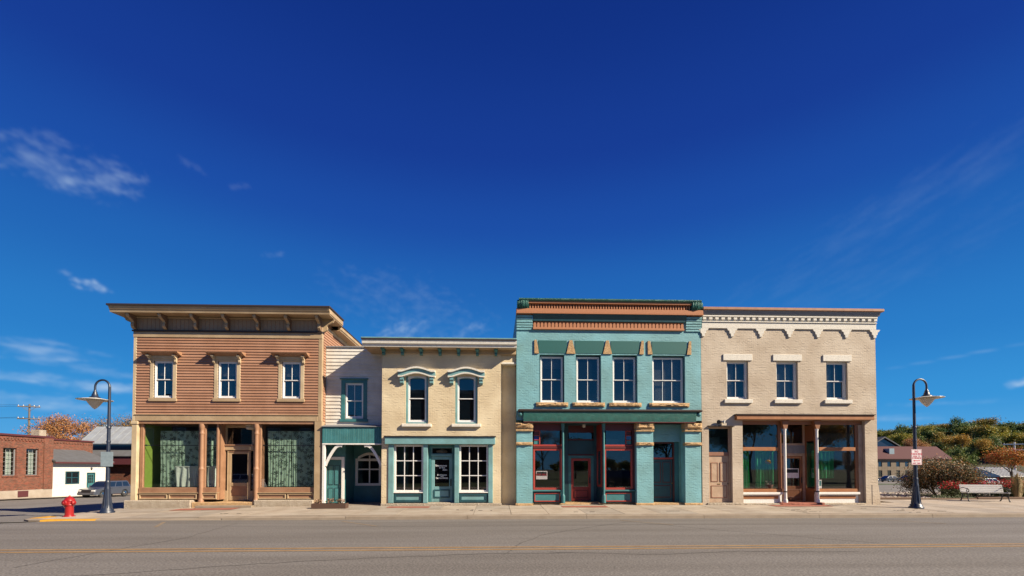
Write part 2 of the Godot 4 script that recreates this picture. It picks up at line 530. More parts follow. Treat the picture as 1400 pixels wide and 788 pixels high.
func make_sky() -> Texture2D:
	var w := 2048
	var h := 1024
	var wisp := FastNoiseLite.new()
	wisp.seed = 12
	wisp.frequency = 1.0
	wisp.fractal_octaves = 5
	wisp.noise_type = FastNoiseLite.TYPE_SIMPLEX_SMOOTH
	wisp.domain_warp_enabled = true
	wisp.domain_warp_amplitude = 0.5
	wisp.domain_warp_frequency = 0.8
	var wide := FastNoiseLite.new()
	wide.seed = 31
	wide.frequency = 0.35
	wide.fractal_octaves = 4
	# clouds: azimuth (0 = straight across the street, right positive), height, half width, half height (degrees), tilt, strength, streak length
	var cl := [
		[-42.21, 25.56, 4.50, 1.82, -7.7, 0.144, 2.2], [-41.49, 24.57, 2.88, 0.71, -15.5, 0.187, 2.4], [-45.34, 25.36, 1.92, 0.51, 12.5, 0.086, 2.6], [-39.48, 26.17, 2.01, 0.55, -19.2, 0.086, 2.4], [-40.90, 16.47, 1.28, 0.50, 0.9, 0.620, 1.4],
		[-42.77, 17.07, 0.45, 0.24, -10.6, 0.300, 1.2], [-33.58, 28.77, 1.19, 0.35, 19.9, 0.060, 1.6], [-29.29, 28.18, 1.16, 0.30, -14.0, 0.070, 1.6], [-26.09, 22.70, 1.24, 0.28, -10.6, 0.100, 1.6], [-10.68, 19.04, 8.99, 3.38, 9.2, 0.050, 2.2],
		[-11.99, 16.35, 3.19, 0.99, -20.5, 0.220, 2.4], [-3.51, 16.49, 3.35, 0.84, -24.4, 0.160, 2.4], [-8.03, 15.74, 5.79, 0.50, -2.5, 0.140, 3.0], [-44.70, 10.13, 4.44, 0.86, -2.0, 0.270, 5.0], [-40.00, 8.96, 3.29, 0.40, 2.7, 0.162, 5.0],
		[-43.82, 7.66, 6.28, 0.56, 0.7, 0.351, 5.0], [-38.96, 7.61, 3.40, 0.41, -1.3, 0.297, 5.0], [-43.82, 5.76, 5.32, 0.76, -1.6, 0.189, 4.0], [-41.00, 5.37, 4.25, 0.46, -0.9, 0.216, 4.0], [39.66, 22.16, 13.10, 2.27, -22.1, 0.022, 5.2],
		[41.90, 18.42, 12.88, 1.96, -15.1, 0.016, 5.2], [45.97, 24.56, 8.25, 1.69, -13.8, 0.018, 5.2], [46.44, 5.90, 6.09, 0.20, 3.0, 0.140, 6.0], [42.96, 4.72, 3.40, 0.35, 4.1, 0.160, 6.0], [42.43, 3.01, 2.88, 0.28, 2.6, 0.140, 6.0],
		[50.05, 7.11, 0.72, 0.28, -13.0, 0.550, 1.6], [45.97, 9.91, 5.67, 0.09, -4.9, 0.200, 12.0],
		[-150.00, 18.00, 12.00, 2.20, 8.0, 0.070, 4.0], [120.00, 12.00, 11.00, 1.50, -5.0, 0.100, 4.0], [-95.00, 9.00, 10.00, 1.10, 5.0, 0.140, 5.0], [170.00, 8.00, 11.00, 1.00, 4.0, 0.120, 5.0], [80.00, 22.00, 10.00, 2.00, 7.0, 0.050, 4.0]]
	var data := PackedFloat32Array()
	data.resize(w * h * 3)
	var under := sky_color(0.0)
	for j in h:
		var el := 90.0 - (j + 0.5) * 180.0 / h
		var b := sky_color(maxf(el, 0.0)) if el > 0.0 else under
		for i in w:
			var k := (j * w + i) * 3
			data[k] = b.r
			data[k + 1] = b.g
			data[k + 2] = b.b
	for q in cl:
		var ca := cos(deg_to_rad(q[4]))
		var sa := sin(deg_to_rad(q[4]))
		var reach: float = maxf(q[2], q[3]) * 1.7
		for j in range(maxi(0, int((90.0 - q[1] - reach) * h / 180.0)), mini(h / 2, int((90.0 - q[1] + reach) * h / 180.0))):
			var el := 90.0 - (j + 0.5) * 180.0 / h
			for ii in range(int(floor((q[0] - reach) * w / 360.0)), int((q[0] + reach) * w / 360.0)):
				var az := (ii + 0.5) * 360.0 / w   # the panorama starts at -z
				var dx: float = az - q[0]
				var dy: float = el - q[1]
				var u: float = (dx * ca - dy * sa)
				var t: float = (dx * sa + dy * ca)
				var e: float = (u / q[2]) ** 2 + (t / q[3]) ** 2
				if e > 2.6:
					continue
				var f := wisp.get_noise_2d(u * 2.6 / q[6] + q[1] * 5.0, t * 4.4 - q[0]) * 0.38 + wisp.get_noise_2d(u / q[6] + q[0] * 7.0, t * 1.15 + q[1] * 3.0) * 0.75 + wide.get_noise_2d(u * 0.5, t * 0.9 + q[0]) * 0.5
				if q[6] > 11.0:
					f *= 0.25
				var a := clampf((0.55 - e * 0.42 + f * 0.95), 0.0, 1.0) * smoothstep(2.6, 1.2, e)
				a = clampf(pow(a, 1.35) * q[5] * 1.5, 0.0, 0.9)
				if a < 0.002:
					continue
				var k := (j * w + posmod(ii, w)) * 3
				data[k] = lerpf(data[k], 0.52, a)
				data[k + 1] = lerpf(data[k + 1], 0.68, a)
				data[k + 2] = lerpf(data[k + 2], 0.86, a)
	return ImageTexture.create_from_image(Image.create_from_data(w, h, false, Image.FORMAT_RGBF, data.to_byte_array()))


# ---------------------------------------------------------------- ground
func sm(a: float, b: float, t: float) -> float:
	return smoothstep(a, b, t)


func ground_y(x: float, z: float) -> float:
	var y := -0.20
	if z > 3.9 and z < 17.9:
		y += 0.12 * (1.0 - pow((z - 10.9) / 7.0, 2.0))
	var back := maxf(0.0, 3.9 - z)
	y -= 0.24 * sm(17.4, 21.0, -x) * sm(7.5, 2.5, z) + minf(0.027 * back, 1.35) * sm(17.0, 26.0, -x)
	y -= 1.45 * sm(6.0, 105.0, back) * sm(10.0, 30.0, x)
	y += 17.5 * exp(-pow((x - 197.0) / 46.0, 2.0) - pow((z + 165.0) / 60.0, 2.0))
	y -= 1.3 * exp(-pow((x - 90.0) / 14.0, 2.0) - pow((z + 58.0) / 10.0, 2.0))
	y += 4.0 * exp(-pow((x - 130.0) / 60.0, 2.0) - pow((z + 200.0) / 50.0, 2.0))
	return y


func walk_y(x: float, z: float) -> float:   # top of the sidewalk
	return -0.016 * z - 0.11 * sm(6.0, 17.5, -x)


func sheet(xs: Array, zs: Array, up: float) -> MB:
	var m := mb()
	for z in zs:
		for x in xs:
			m.v.append(V(x, ground_y(x, z) + up, z))
			var e := 0.2
			m.n.append(V(ground_y(x - e, z) - ground_y(x + e, z), 2 * e, ground_y(x, z - e) - ground_y(x, z + e)).normalized())
	var w := xs.size()
	for j in zs.size() - 1:
		for i in w - 1:
			var a := j * w + i
			m.idx.append_array([a, a + 1, a + w, a + 1, a + w + 1, a + w])
	return m


func steps(a: float, b: float, d: float) -> Array:
	var r := []
	var k := maxi(1, int(ceil((b - a) / d)))
	for i in k + 1:
		r.append(lerpf(a, b, float(i) / k))
	return r


func ribbon(pts: Array, width: float, up: float) -> MB:   # a flat strip on the ground
	var m := mb()
	for i in pts.size() - 1:
		var a: Vector2 = pts[i]
		var b: Vector2 = pts[i + 1]
		var s := (b - a).orthogonal().normalized() * width / 2
		var q := []
		for p in [a + s, b + s, b - s, a - s]:
			q.append(V(p.x, ground_y(p.x, p.y) + up, p.y))
		if (q[1] - q[0]).cross(q[3] - q[0]).y > 0:
			m.quad(q[0], q[1], q[2], q[3])
		else:
			m.quad(q[3], q[2], q[1], q[0])
	return m


func build_ground() -> void:
	var rng := RandomNumberGenerator.new()
	rng.seed = 11
	var xs := [-900.0, -500.0, -300.0, -200.0, -150.0, -110.0, -90.0, -75.0] + steps(-62, 62, 2.0) + [66.0, 72.0, 80.0, 90.0, 100.0, 112.0, 125.0, 140.0, 155.0, 170.0, 185.0, 200.0, 215.0, 230.0, 250.0, 280.0, 320.0, 400.0, 550.0, 900.0]
	var zs := [-900.0, -500.0, -350.0, -280.0, -250.0, -225.0, -205.0, -185.0, -165.0, -150.0, -135.0, -120.0, -108.0, -96.0, -86.0, -78.0, -70.0] + steps(-64, 2, 2.0) + steps(3.9, 17.9, 1.0) + [20.0, 24.0, 30.0, 40.0, 60.0, 100.0, 200.0, 500.0]
	ground_part("ground", sheet(xs, zs, -0.05), mt.earth)
	var road := ground_part("road", sheet(steps(-240, 240, 4.0), steps(3.9, 17.9, 1.0), 0.0), mt.asphalt)
	ground_part("cross_street", sheet(steps(-43.0, -16.6, 2.0), [-160.0, -120.0, -90.0, -75.0] + steps(-64, 3.9, 2.0), -0.012), mt.asphalt_side)
	ground_part("parking_lot", sheet(steps(27.0, 62.0, 2.0) + [66.0, 72.0, 80.0, 90.0, 100.0], [-46.0, -44.0, -42.0] + steps(-40, -12.5, 2.0), -0.012), mt.asphalt_side)
	ground_part("lawn", sheet(steps(28.0, 62.0, 2.0) + [66.0, 72.0, 80.0, 90.0, 100.0, 112.0, 125.0], [-70.0, -64.0, -58.0, -52.0, -46.0], -0.006), mt.grass)
	ground_part("back_road", sheet(steps(28.0, 62.0, 2.0) + [66.0, 72.0, 80.0, 90.0, 100.0, 112.0, 125.0, 140.0], [-96.0, -86.0, -78.0, -70.0], -0.008), mt.asphalt_side)
	# markings and cracks on the road
	for s in [-0.15, 0.15]:
		var pts := []
		for x in steps(-120, 120, 4.0):
			pts.append(Vector2(x, 10.9 + s))
		part(road, "centre_line", ribbon(pts, 0.115, 0.005), mt.yellow_line)
	for q in [[-11.9, 4.6, -10.9, 6.4], [-5.6, 4.6, -3.9, 6.4], [4.6, 4.6, 5.9, 6.4], [14.0, 4.6, 15.3, 6.4], [-18.5, 4.6, -17.7, 6.4]]:
		part(road, "stall_mark", ribbon([Vector2(q[0], q[1]), Vector2(q[2], q[3])], 0.10, 0.005), mt.yellow_faint)
	var cracks := [[Vector2(-7.5, 13.4), Vector2(-4.6, 12.4), Vector2(-2.4, 11.9), Vector2(0.1, 11.5), Vector2(2.2, 11.55)], [Vector2(0.2, 11.6), Vector2(0.6, 10.2), Vector2(1.4, 8.6), Vector2(3.4, 6.6), Vector2(5.0, 5.0)], [Vector2(1.2, 11.4), Vector2(3.4, 11.75), Vector2(5.4, 11.45), Vector2(8.0, 11.6)], [Vector2(4.6, 5.2), Vector2(5.6, 6.4), Vector2(6.6, 7.8), Vector2(8.2, 9.4), Vector2(9.4, 10.5)], [Vector2(-10.0, 6.2), Vector2(-3.0, 6.6), Vector2(6.0, 6.3), Vector2(20.0, 6.6)], [Vector2(-9.0, 12.6), Vector2(-8.2, 9.0), Vector2(-9.0, 5.2)]]
	for q in cracks:
		var fine := []
		for i in q.size() - 1:
			for t in 10:
				fine.append(q[i].lerp(q[i + 1], t / 10.0) + Vector2(rng.randf_range(-0.05, 0.05), rng.randf_range(-0.04, 0.04)))
		fine.append(q[-1])
		part(road, "crack", ribbon(fine, 0.022, 0.0045), mt.tar_thin)
	# sidewalk: two rows of concrete slabs with open joints, kerb stones along the road
	var walk := Node3D.new()
	walk.name = "sidewalk"
	walk.set_meta("kind", "structure")
	add_child(walk)
	var x := -17.4
	while x < 46.0:
		var w := 1.5
		for row in [[-0.9 if x < 19.0 else -2.6, 1.55], [1.562, 3.52]]:
			var m := mb()
			var g := 0.009
			var d := rng.randf_range(-0.004, 0.004)
			var a := [V(x + g, walk_y(x, row[1]) + d, row[1] - g), V(x + w - g, walk_y(x + w, row[1]) + d, row[1] - g), V(x + w - g, walk_y(x + w, row[0]) + d, row[0] + g), V(x + g, walk_y(x, row[0]) + d, row[0] + g)]
			m.quad(a[0], a[1], a[2], a[3])
			for i in 4:
				m.quad(a[i] + V(0, -0.09, 0), a[(i + 1) % 4] + V(0, -0.09, 0), a[(i + 1) % 4], a[i])
			part(walk, "slab", m, mt["concrete_%d" % [0, 0, 1, 1, 2, 3][rng.randi() % 6]])
		x += w
	part(walk, "bed", mb().sweep(PackedVector2Array([Vector2(-17.35, -0.85), Vector2(18.9, -0.85), Vector2(18.9, -2.55), Vector2(46, -2.55), Vector2(46, 3.5), Vector2(-17.35, 3.5)]), -0.26, -0.20, 1), mt.tar)
	x = -16.9
	while x < 46.0:
		var w := 2.0 if x < -16.5 else 4.6
		var top := walk_y(x, 3.6) + 0.004
		var m := mb()
		var yb := -0.3
		var prof := [Vector2(3.53, yb), Vector2(3.93, yb), Vector2(3.905, top - 0.03), Vector2(3.875, top), Vector2(3.53, top)]
		m.sweep(PackedVector2Array(prof), x + 0.006, x + w - 0.006, 0)
		part(walk, "kerb_stone", m, mt.yellow_kerb if x < -16.0 else mt.kerb_concrete)
		x += w
	# rounded corner of the kerb at the cross street, with the dropped ramp
	var m2 := mb()
	var ring := [Vector2(-16.91, 3.9), Vector2(-17.35, 3.86), Vector2(-17.75, 3.62), Vector2(-17.95, 3.2), Vector2(-17.98, 2.6), Vector2(-17.98, -0.9), Vector2(-17.41, -0.9), Vector2(-17.41, 3.51), Vector2(-16.91, 3.51)]
	m2.sweep(PackedVector2Array(ring), -0.33, walk_y(-17.6, 3.0) - 0.01, 1)
	part(walk, "kerb_corner", m2, mt.kerb_concrete)
	part(walk, "yellow_tile", mb().sweep(PackedVector2Array([Vector2(-17.85, 2.5), Vector2(-17.25, 2.5), Vector2(-17.25, 3.3), Vector2(-17.85, 3.3)]), -0.2, walk_y(-17.6, 3.0) + 0.004, 1), mt.yellow_kerb)
	# red tinted pads before the shop doors
	for q in [[-14.3, -11.6, 0.2, 1.0], [-4.9, -3.0, 0.35, 1.0], [3.0, 5.1, 0.35, 1.0], [12.9, 15.6, 0.12, 0.9]]:
		var p := mb()
		p.quad(V(q[0], walk_y(q[0], q[3]) + 0.009, q[3]), V(q[1], walk_y(q[1], q[3]) + 0.009, q[3]), V(q[1], walk_y(q[1], q[2]) + 0.009, q[2]), V(q[0], walk_y(q[0], q[2]) + 0.009, q[2]))
		part(walk, "red_pad", p, mt.concrete_red)
	# debris cracks in the walk
	for k in 14:
		var cx := rng.randf_range(-15, 19)
		var cz := rng.randf_range(1.4, 3.3)
		var p := mb()
		for t in rng.randi_range(2, 5):
			var ax := cx + rng.randf_range(-0.5, 0.5)
			p.box(ax, ax + rng.randf_range(0.05, 0.2), walk_y(ax, cz), walk_y(ax, cz) + 0.012, cz, cz + 0.03)
		part(walk, "crack", p, mt.tar)
	# the far sidewalk behind the viewer
	var far := Node3D.new()
	far.name = "far_sidewalk"
	far.set_meta("kind", "structure")
	add_child(far)
	part(far, "walk", mb().box(-60, 60, -0.3, -0.05, 18.3, 21.5), mt.concrete_1)
	part(far, "kerb", mb().box(-60, 60, -0.3, -0.045, 17.9, 18.29), mt.kerb_concrete)
	# sidewalk on the other side of the cross street
	ground_part("side_pavement", sheet([-46.0, -44.5, -43.0], [-70.0] + steps(-64, -4, 2.0), 0.09), mt.concrete_2)
	# gravel bed beside the end building, edged with timber
	ground_part("gravel_bed", sheet(steps(19.0, 45.0, 2.0), [-12.5, -10.5, -8.5, -6.5, -4.5, -2.85], 0.14), mt.gravel)
	var peb := MultiMesh.new()
	peb.transform_format = MultiMesh.TRANSFORM_3D
	peb.use_colors = true
	peb.mesh = mb().lathe(V(0, 0, 0), [[0.5, -0.3], [1.0, 0.0], [0.7, 0.5], [0.15, 0.7]], 6).mesh()
	peb.instance_count = 5200
	for k in 5200:
		var px := rng.randf_range(19.1, 44.0)
		var pz := lerpf(-2.9, -12.4, pow(rng.randf(), 1.3))
		var s := rng.randf_range(0.03, 0.095)
		peb.set_instance_transform(k, Transform3D(Basis.from_euler(Vector3(rng.randf_range(-0.5, 0.5), rng.randf() * TAU, rng.randf_range(-0.5, 0.5))).scaled(Vector3(s * rng.randf_range(0.8, 1.5), s * 0.7, s)), V(px, ground_y(px, pz) + 0.15, pz)))
		var t := rng.randf_range(0.16, 0.55)
		peb.set_instance_color(k, Color(t, t * rng.randf_range(0.78, 0.92), t * rng.randf_range(0.6, 0.85)))
	var pm := MultiMeshInstance3D.new()
	pm.name = "loose_stones"
	pm.multimesh = peb
	pm.material_override = mt.pebble
	pm.set_meta("kind", "stuff")
	tag(pm, "pale loose stones covering the planting bed behind the white bench", "stones")
	add_child(pm)
	var edging := thing("timber_edging", "weathered brown timbers edging the front of the stone bed", "edging", V(19.2, -0.1, -2.75))
	for k in 7:
		var tx0 := 19.2 + k * 3.6
		part(edging, "timber", mb().bev(tx0, tx0 + 3.57, -0.1, 0.16 - 0.05 * (k % 2), -2.84, -2.66, 0.02), mt.timber_edge)
	rebase(edging, edging.position)


# ---------------------------------------------------------------- building kit
func wall_mesh(x0: float, x1: float, y0: float, y1: float, z: float, deep: float, holes: Array) -> MB:
	# a wall facing +z with openings [x0, x1, y0, y1], with reveals and ends
	var m := mb()
	var xs := [x0, x1]
	var ys := [y0, y1]
	for h in holes:
		xs.append_array([h[0], h[1]])
		ys.append_array([h[2], h[3]])
	xs.sort()
	ys.sort()
	for i in xs.size() - 1:
		for j in ys.size() - 1:
			if xs[i + 1] - xs[i] < 0.0005 or ys[j + 1] - ys[j] < 0.0005:
				continue
			var cx: float = (xs[i] + xs[i + 1]) / 2
			var cy: float = (ys[j] + ys[j + 1]) / 2
			var inside := cx < x0 or cx > x1 or cy < y0 or cy > y1
			for h in holes:
				if cx > h[0] and cx < h[1] and cy > h[2] and cy < h[3]:
					inside = true
			if not inside:
				m.quad(V(xs[i], ys[j], z), V(xs[i + 1], ys[j], z), V(xs[i + 1], ys[j + 1], z), V(xs[i], ys[j + 1], z))
				m.quad(V(xs[i + 1], ys[j], z - deep), V(xs[i], ys[j], z - deep), V(xs[i], ys[j + 1], z - deep), V(xs[i + 1], ys[j + 1], z - deep))
	for h in holes:
		var b := z - deep
		var hy0 := maxf(h[2], y0)
		m.quad(V(h[0], hy0, z), V(h[0], h[3], z), V(h[0], h[3], b), V(h[0], hy0, b))
		m.quad(V(h[1], hy0, b), V(h[1], h[3], b), V(h[1], h[3], z), V(h[1], hy0, z))
		m.quad(V(h[0], h[3], z), V(h[1], h[3], z), V(h[1], h[3], b), V(h[0], h[3], b))
		if h[2] > y0 + 0.001:
			m.quad(V(h[0], h[2], b), V(h[1], h[2], b), V(h[1], h[2], z), V(h[0], h[2], z))
	m.quad(V(x1, y0, z), V(x1, y0, z - deep), V(x1, y1, z - deep), V(x1, y1, z))
	m.quad(V(x0, y0, z - deep), V(x0, y0, z), V(x0, y1, z), V(x0, y1, z - deep))
	m.quad(V(x0, y1, z), V(x1, y1, z), V(x1, y1, z - deep), V(x0, y1, z - deep))
	return m


func spans(x0: float, x1: float, ya: float, yb: float, holes: Array) -> Array:   # what is left of a board between openings
	var r := [[x0, x1]]
	for h in holes:
		if yb > h[2] + 0.01 and ya < h[3] - 0.01:
			var t := []
			for s in r:
				if h[1] <= s[0] or h[0] >= s[1]:
					t.append(s)
					continue
				if h[0] > s[0] + 0.01:
					t.append([s[0], h[0]])
				if h[1] < s[1] - 0.01:
					t.append([h[1], s[1]])
			r = t
	return r


func clapboards(parent: Node, x0: float, x1: float, y0: float, y1: float, z: float, n: int, holes: Array, mats: Array, rng: RandomNumberGenerator) -> void:
	var h := (y1 - y0) / n
	for i in n:
		var a := y0 + i * h
		var b := a + h
		var pieces := []
		for s in spans(x0, x1, a, b, holes):
			if s[1] - s[0] > 2.6:   # long runs are butt-jointed
				var t := lerpf(s[0], s[1], rng.randf_range(0.2, 0.8))
				pieces.append_array([[s[0], t - 0.002], [t + 0.002, s[1]]])
			else:
				pieces.append(s)
		for s in pieces:
			var d := rng.randf_range(-0.002, 0.002)
			var prof := PackedVector2Array([Vector2(z - 0.012, a), Vector2(z + 0.036 + d, a + 0.001), Vector2(z + 0.036 + d, a + 0.014), Vector2(z + 0.003, b), Vector2(z - 0.012, b)])
			part(parent, "clapboard", mb().sweep(prof, s[0], s[1], 0), mats[rng.randi() % mats.size()])


func lites(parent: Node, x0: float, x1: float, y0: float, y1: float, z: float, cols: int, rows: int, bar: float, m: Material, gl: Material) -> void:
	# a grid of panes with glazing bars between
	var pw := (x1 - x0 - bar * (cols - 1)) / cols
	var ph := (y1 - y0 - bar * (rows - 1)) / rows
	for i in cols:
		for j in rows:
			var px := x0 + i * (pw + bar)
			var py := y0 + j * (ph + bar)
			part(parent, "pane", mb().box(px - 0.004, px + pw + 0.004, py - 0.004, py + ph + 0.004, z - 0.004, z + 0.002), gl)
	for i in cols - 1:
		var px := x0 + (i + 1) * pw + i * bar
		part(parent, "glazing_bar", mb().bev(px, px + bar, y0, y1, z - 0.015, z + 0.018, 0.006), m)
	for j in rows - 1:
		var py := y0 + (j + 1) * ph + j * bar
		for i in cols:
			var px := x0 + i * (pw + bar)
			part(parent, "glazing_bar", mb().bev(px, px + pw, py, py + bar, z - 0.015, z + 0.018, 0.006), m)


func frame_mesh(x0: float, x1: float, y0: float, y1: float, z0: float, z1: float, w: float, wb := -1.0) -> MB:
	var b := w if wb < 0 else wb
	var m := mb()
	m.bev(x0, x0 + w, y0, y1, z0, z1, 0.008)
	m.bev(x1 - w, x1, y0, y1, z0, z1, 0.008)
	m.bev(x0 + w, x1 - w, y1 - w, y1, z0, z1, 0.008)
	if b > 0:
		m.bev(x0 + w, x1 - w, y0, y0 + b, z0, z1, 0.008)
	return m


func double_hung(parent: Node, x0: float, x1: float, y0: float, y1: float, z: float, cols: int, m: Material, gl: Material, mid := 0.5) -> Node3D:
	# sliding sash window; z is the face of its frame
	var w := grp(parent, "window")
	var f := 0.045
	part(w, "frame", frame_mesh(x0, x1, y0, y1, z - 0.12, z, f), m)
	var ym := lerpf(y0 + f, y1 - f, mid)
	for s in 2:
		var a := ym - 0.02 if s == 1 else y0 + f
		var b := y1 - f if s == 1 else ym + 0.02
		var zz := z - 0.025 - (0.0 if s == 1 else 0.04)
		part(w, "sash", frame_mesh(x0 + f, x1 - f, a, b, zz - 0.035, zz, 0.042, 0.042 if s == 1 else 0.075), m)
		lites(w, x0 + f + 0.042, x1 - f - 0.042, a + (0.042 if s == 1 else 0.075), b - 0.042, zz - 0.018, cols, 1, 0.026, m, gl)
	return w


func shell(parent: Node, x0: float, x1: float, y0: float, top: float, z: float, deep: float, outer: Material, floor_y: float) -> void:
	# side walls, back wall, roof and floors behind a street front whose back face is at z
	var t := 0.25
	var m := mb()
	m.box(x0, x0 + t, y0, top, z - deep, z)
	m.box(x1 - t, x1, y0, top, z - deep, z)
	m.box(x0 + t, x1 - t, y0, top, z - deep, z - deep + t)
	part(parent, "side_wall", m, outer)
	part(parent, "roof", mb().box(x0 + t, x1 - t, top - 0.5, top - 0.3, z - deep + t, z), mt.roof_tar)
	var i := mb()
	i.box(x0 + t, x0 + t + 0.02, y0 + 0.1, top - 0.5, z - deep + t + 0.02, z - 0.01)
	i.box(x1 - t - 0.02, x1 - t, y0 + 0.1, top - 0.5, z - deep + t + 0.02, z - 0.01)
	i.box(x0 + t, x1 - t, y0 + 0.1, top - 0.5, z - deep + t, z - deep + t + 0.02)
	part(parent, "inside_wall", i, mt.inside_wall)
	part(parent, "floor", mb().box(x0 + t + 0.02, x1 - t - 0.02, y0, y0 + 0.1, z - deep + t + 0.02, z), mt.inside_floor)
	part(parent, "upper_floor", mb().box(x0 + t + 0.02, x1 - t - 0.02, floor_y, floor_y + 0.3, z - deep + t + 0.02, z - 0.02), mt.inside_wall)


func panel(parent: Node, called: String, x0: float, x1: float, y0: float, y1: float, z: float, rail: Material, field: Material, w := 0.05, deep := 0.03) -> void:
	# a framed panel: moulding proud, field set back
	var g := grp(parent, called)
	part(g, "moulding", frame_mesh(x0, x1, y0, y1, z - deep, z + 0.012, w), rail)
	part(g, "field", mb().box(x0 + w, x1 - w, y0 + w, y1 - w, z - deep, z - deep + 0.012), field)


func scroll_bracket(h: float, deep: float, w: float) -> Mesh:
	# an S-shaped eave bracket: wide at the top front, curling in to the wall below; origin at top centre against the wall
	var p := PackedVector2Array([Vector2(0, 0), Vector2(deep, 0), Vector2(deep, -0.10 * h), Vector2(deep * 0.92, -0.24 * h), Vector2(deep * 0.70, -0.34 * h), Vector2(deep * 0.46, -0.42 * h), Vector2(deep * 0.36, -0.55 * h), Vector2(deep * 0.42, -0.70 * h), Vector2(deep * 0.40, -0.84 * h), Vector2(deep * 0.26, -0.95 * h), Vector2(deep * 0.08, -h), Vector2(0, -h)])
	var m := mb().sweep(p, -w / 2, w / 2, 0)
	m.sweep(PackedVector2Array([Vector2(0, 0.001), Vector2(deep + 0.02, 0.001), Vector2(deep + 0.02, -0.05), Vector2(0, -0.05)]), -w / 2 - 0.02, w / 2 + 0.02, 0)
	return m.mesh()


func scroll_face(h: float, deep: float, w: float) -> Mesh:   # the tan front edge of such a bracket, whose sides have shade in their colour
	var p := [Vector2(deep, 0), Vector2(deep, -0.10 * h), Vector2(deep * 0.92, -0.24 * h), Vector2(deep * 0.70, -0.34 * h), Vector2(deep * 0.46, -0.42 * h), Vector2(deep * 0.36, -0.55 * h), Vector2(deep * 0.42, -0.70 * h), Vector2(deep * 0.40, -0.84 * h), Vector2(deep * 0.26, -0.95 * h), Vector2(deep * 0.08, -h)]
	var o := PackedVector2Array()
	var back := PackedVector2Array()
	for i in p.size():
		var d: Vector2 = (p[mini(i + 1, p.size() - 1)] - p[maxi(i - 1, 0)]).normalized()
		var q := Vector2(-d.y, d.x)
		o.append(p[i] + q * 0.022)
		back.append(p[i] - q * 0.008)
	back.reverse()
	o.append_array(back)
	return mb().sweep(o, -w / 2, w / 2, 0).mesh()


func text_on(parent: Node, words: String, at: Vector3, high: float, m: Material, called := "lettering", turn := 0.0) -> void:
	var t := TextMesh.new()
	t.text = words
	var f := SystemFont.new()
	f.font_names = PackedStringArray(["Droid Sans"])
	f.font_weight = 700
	t.font = f
	t.font_size = 16
	t.pixel_size = high / 11.5
	t.depth = 0.002
	t.curve_step = 4.0
	var o := part(parent, called, t, m, at)
	o.rotation.y = turn


func rebase(o: Node3D, at: Vector3) -> void:   # move a thing's origin to its base
	for k in o.get_children():
		k.position -= at
	o.position = at


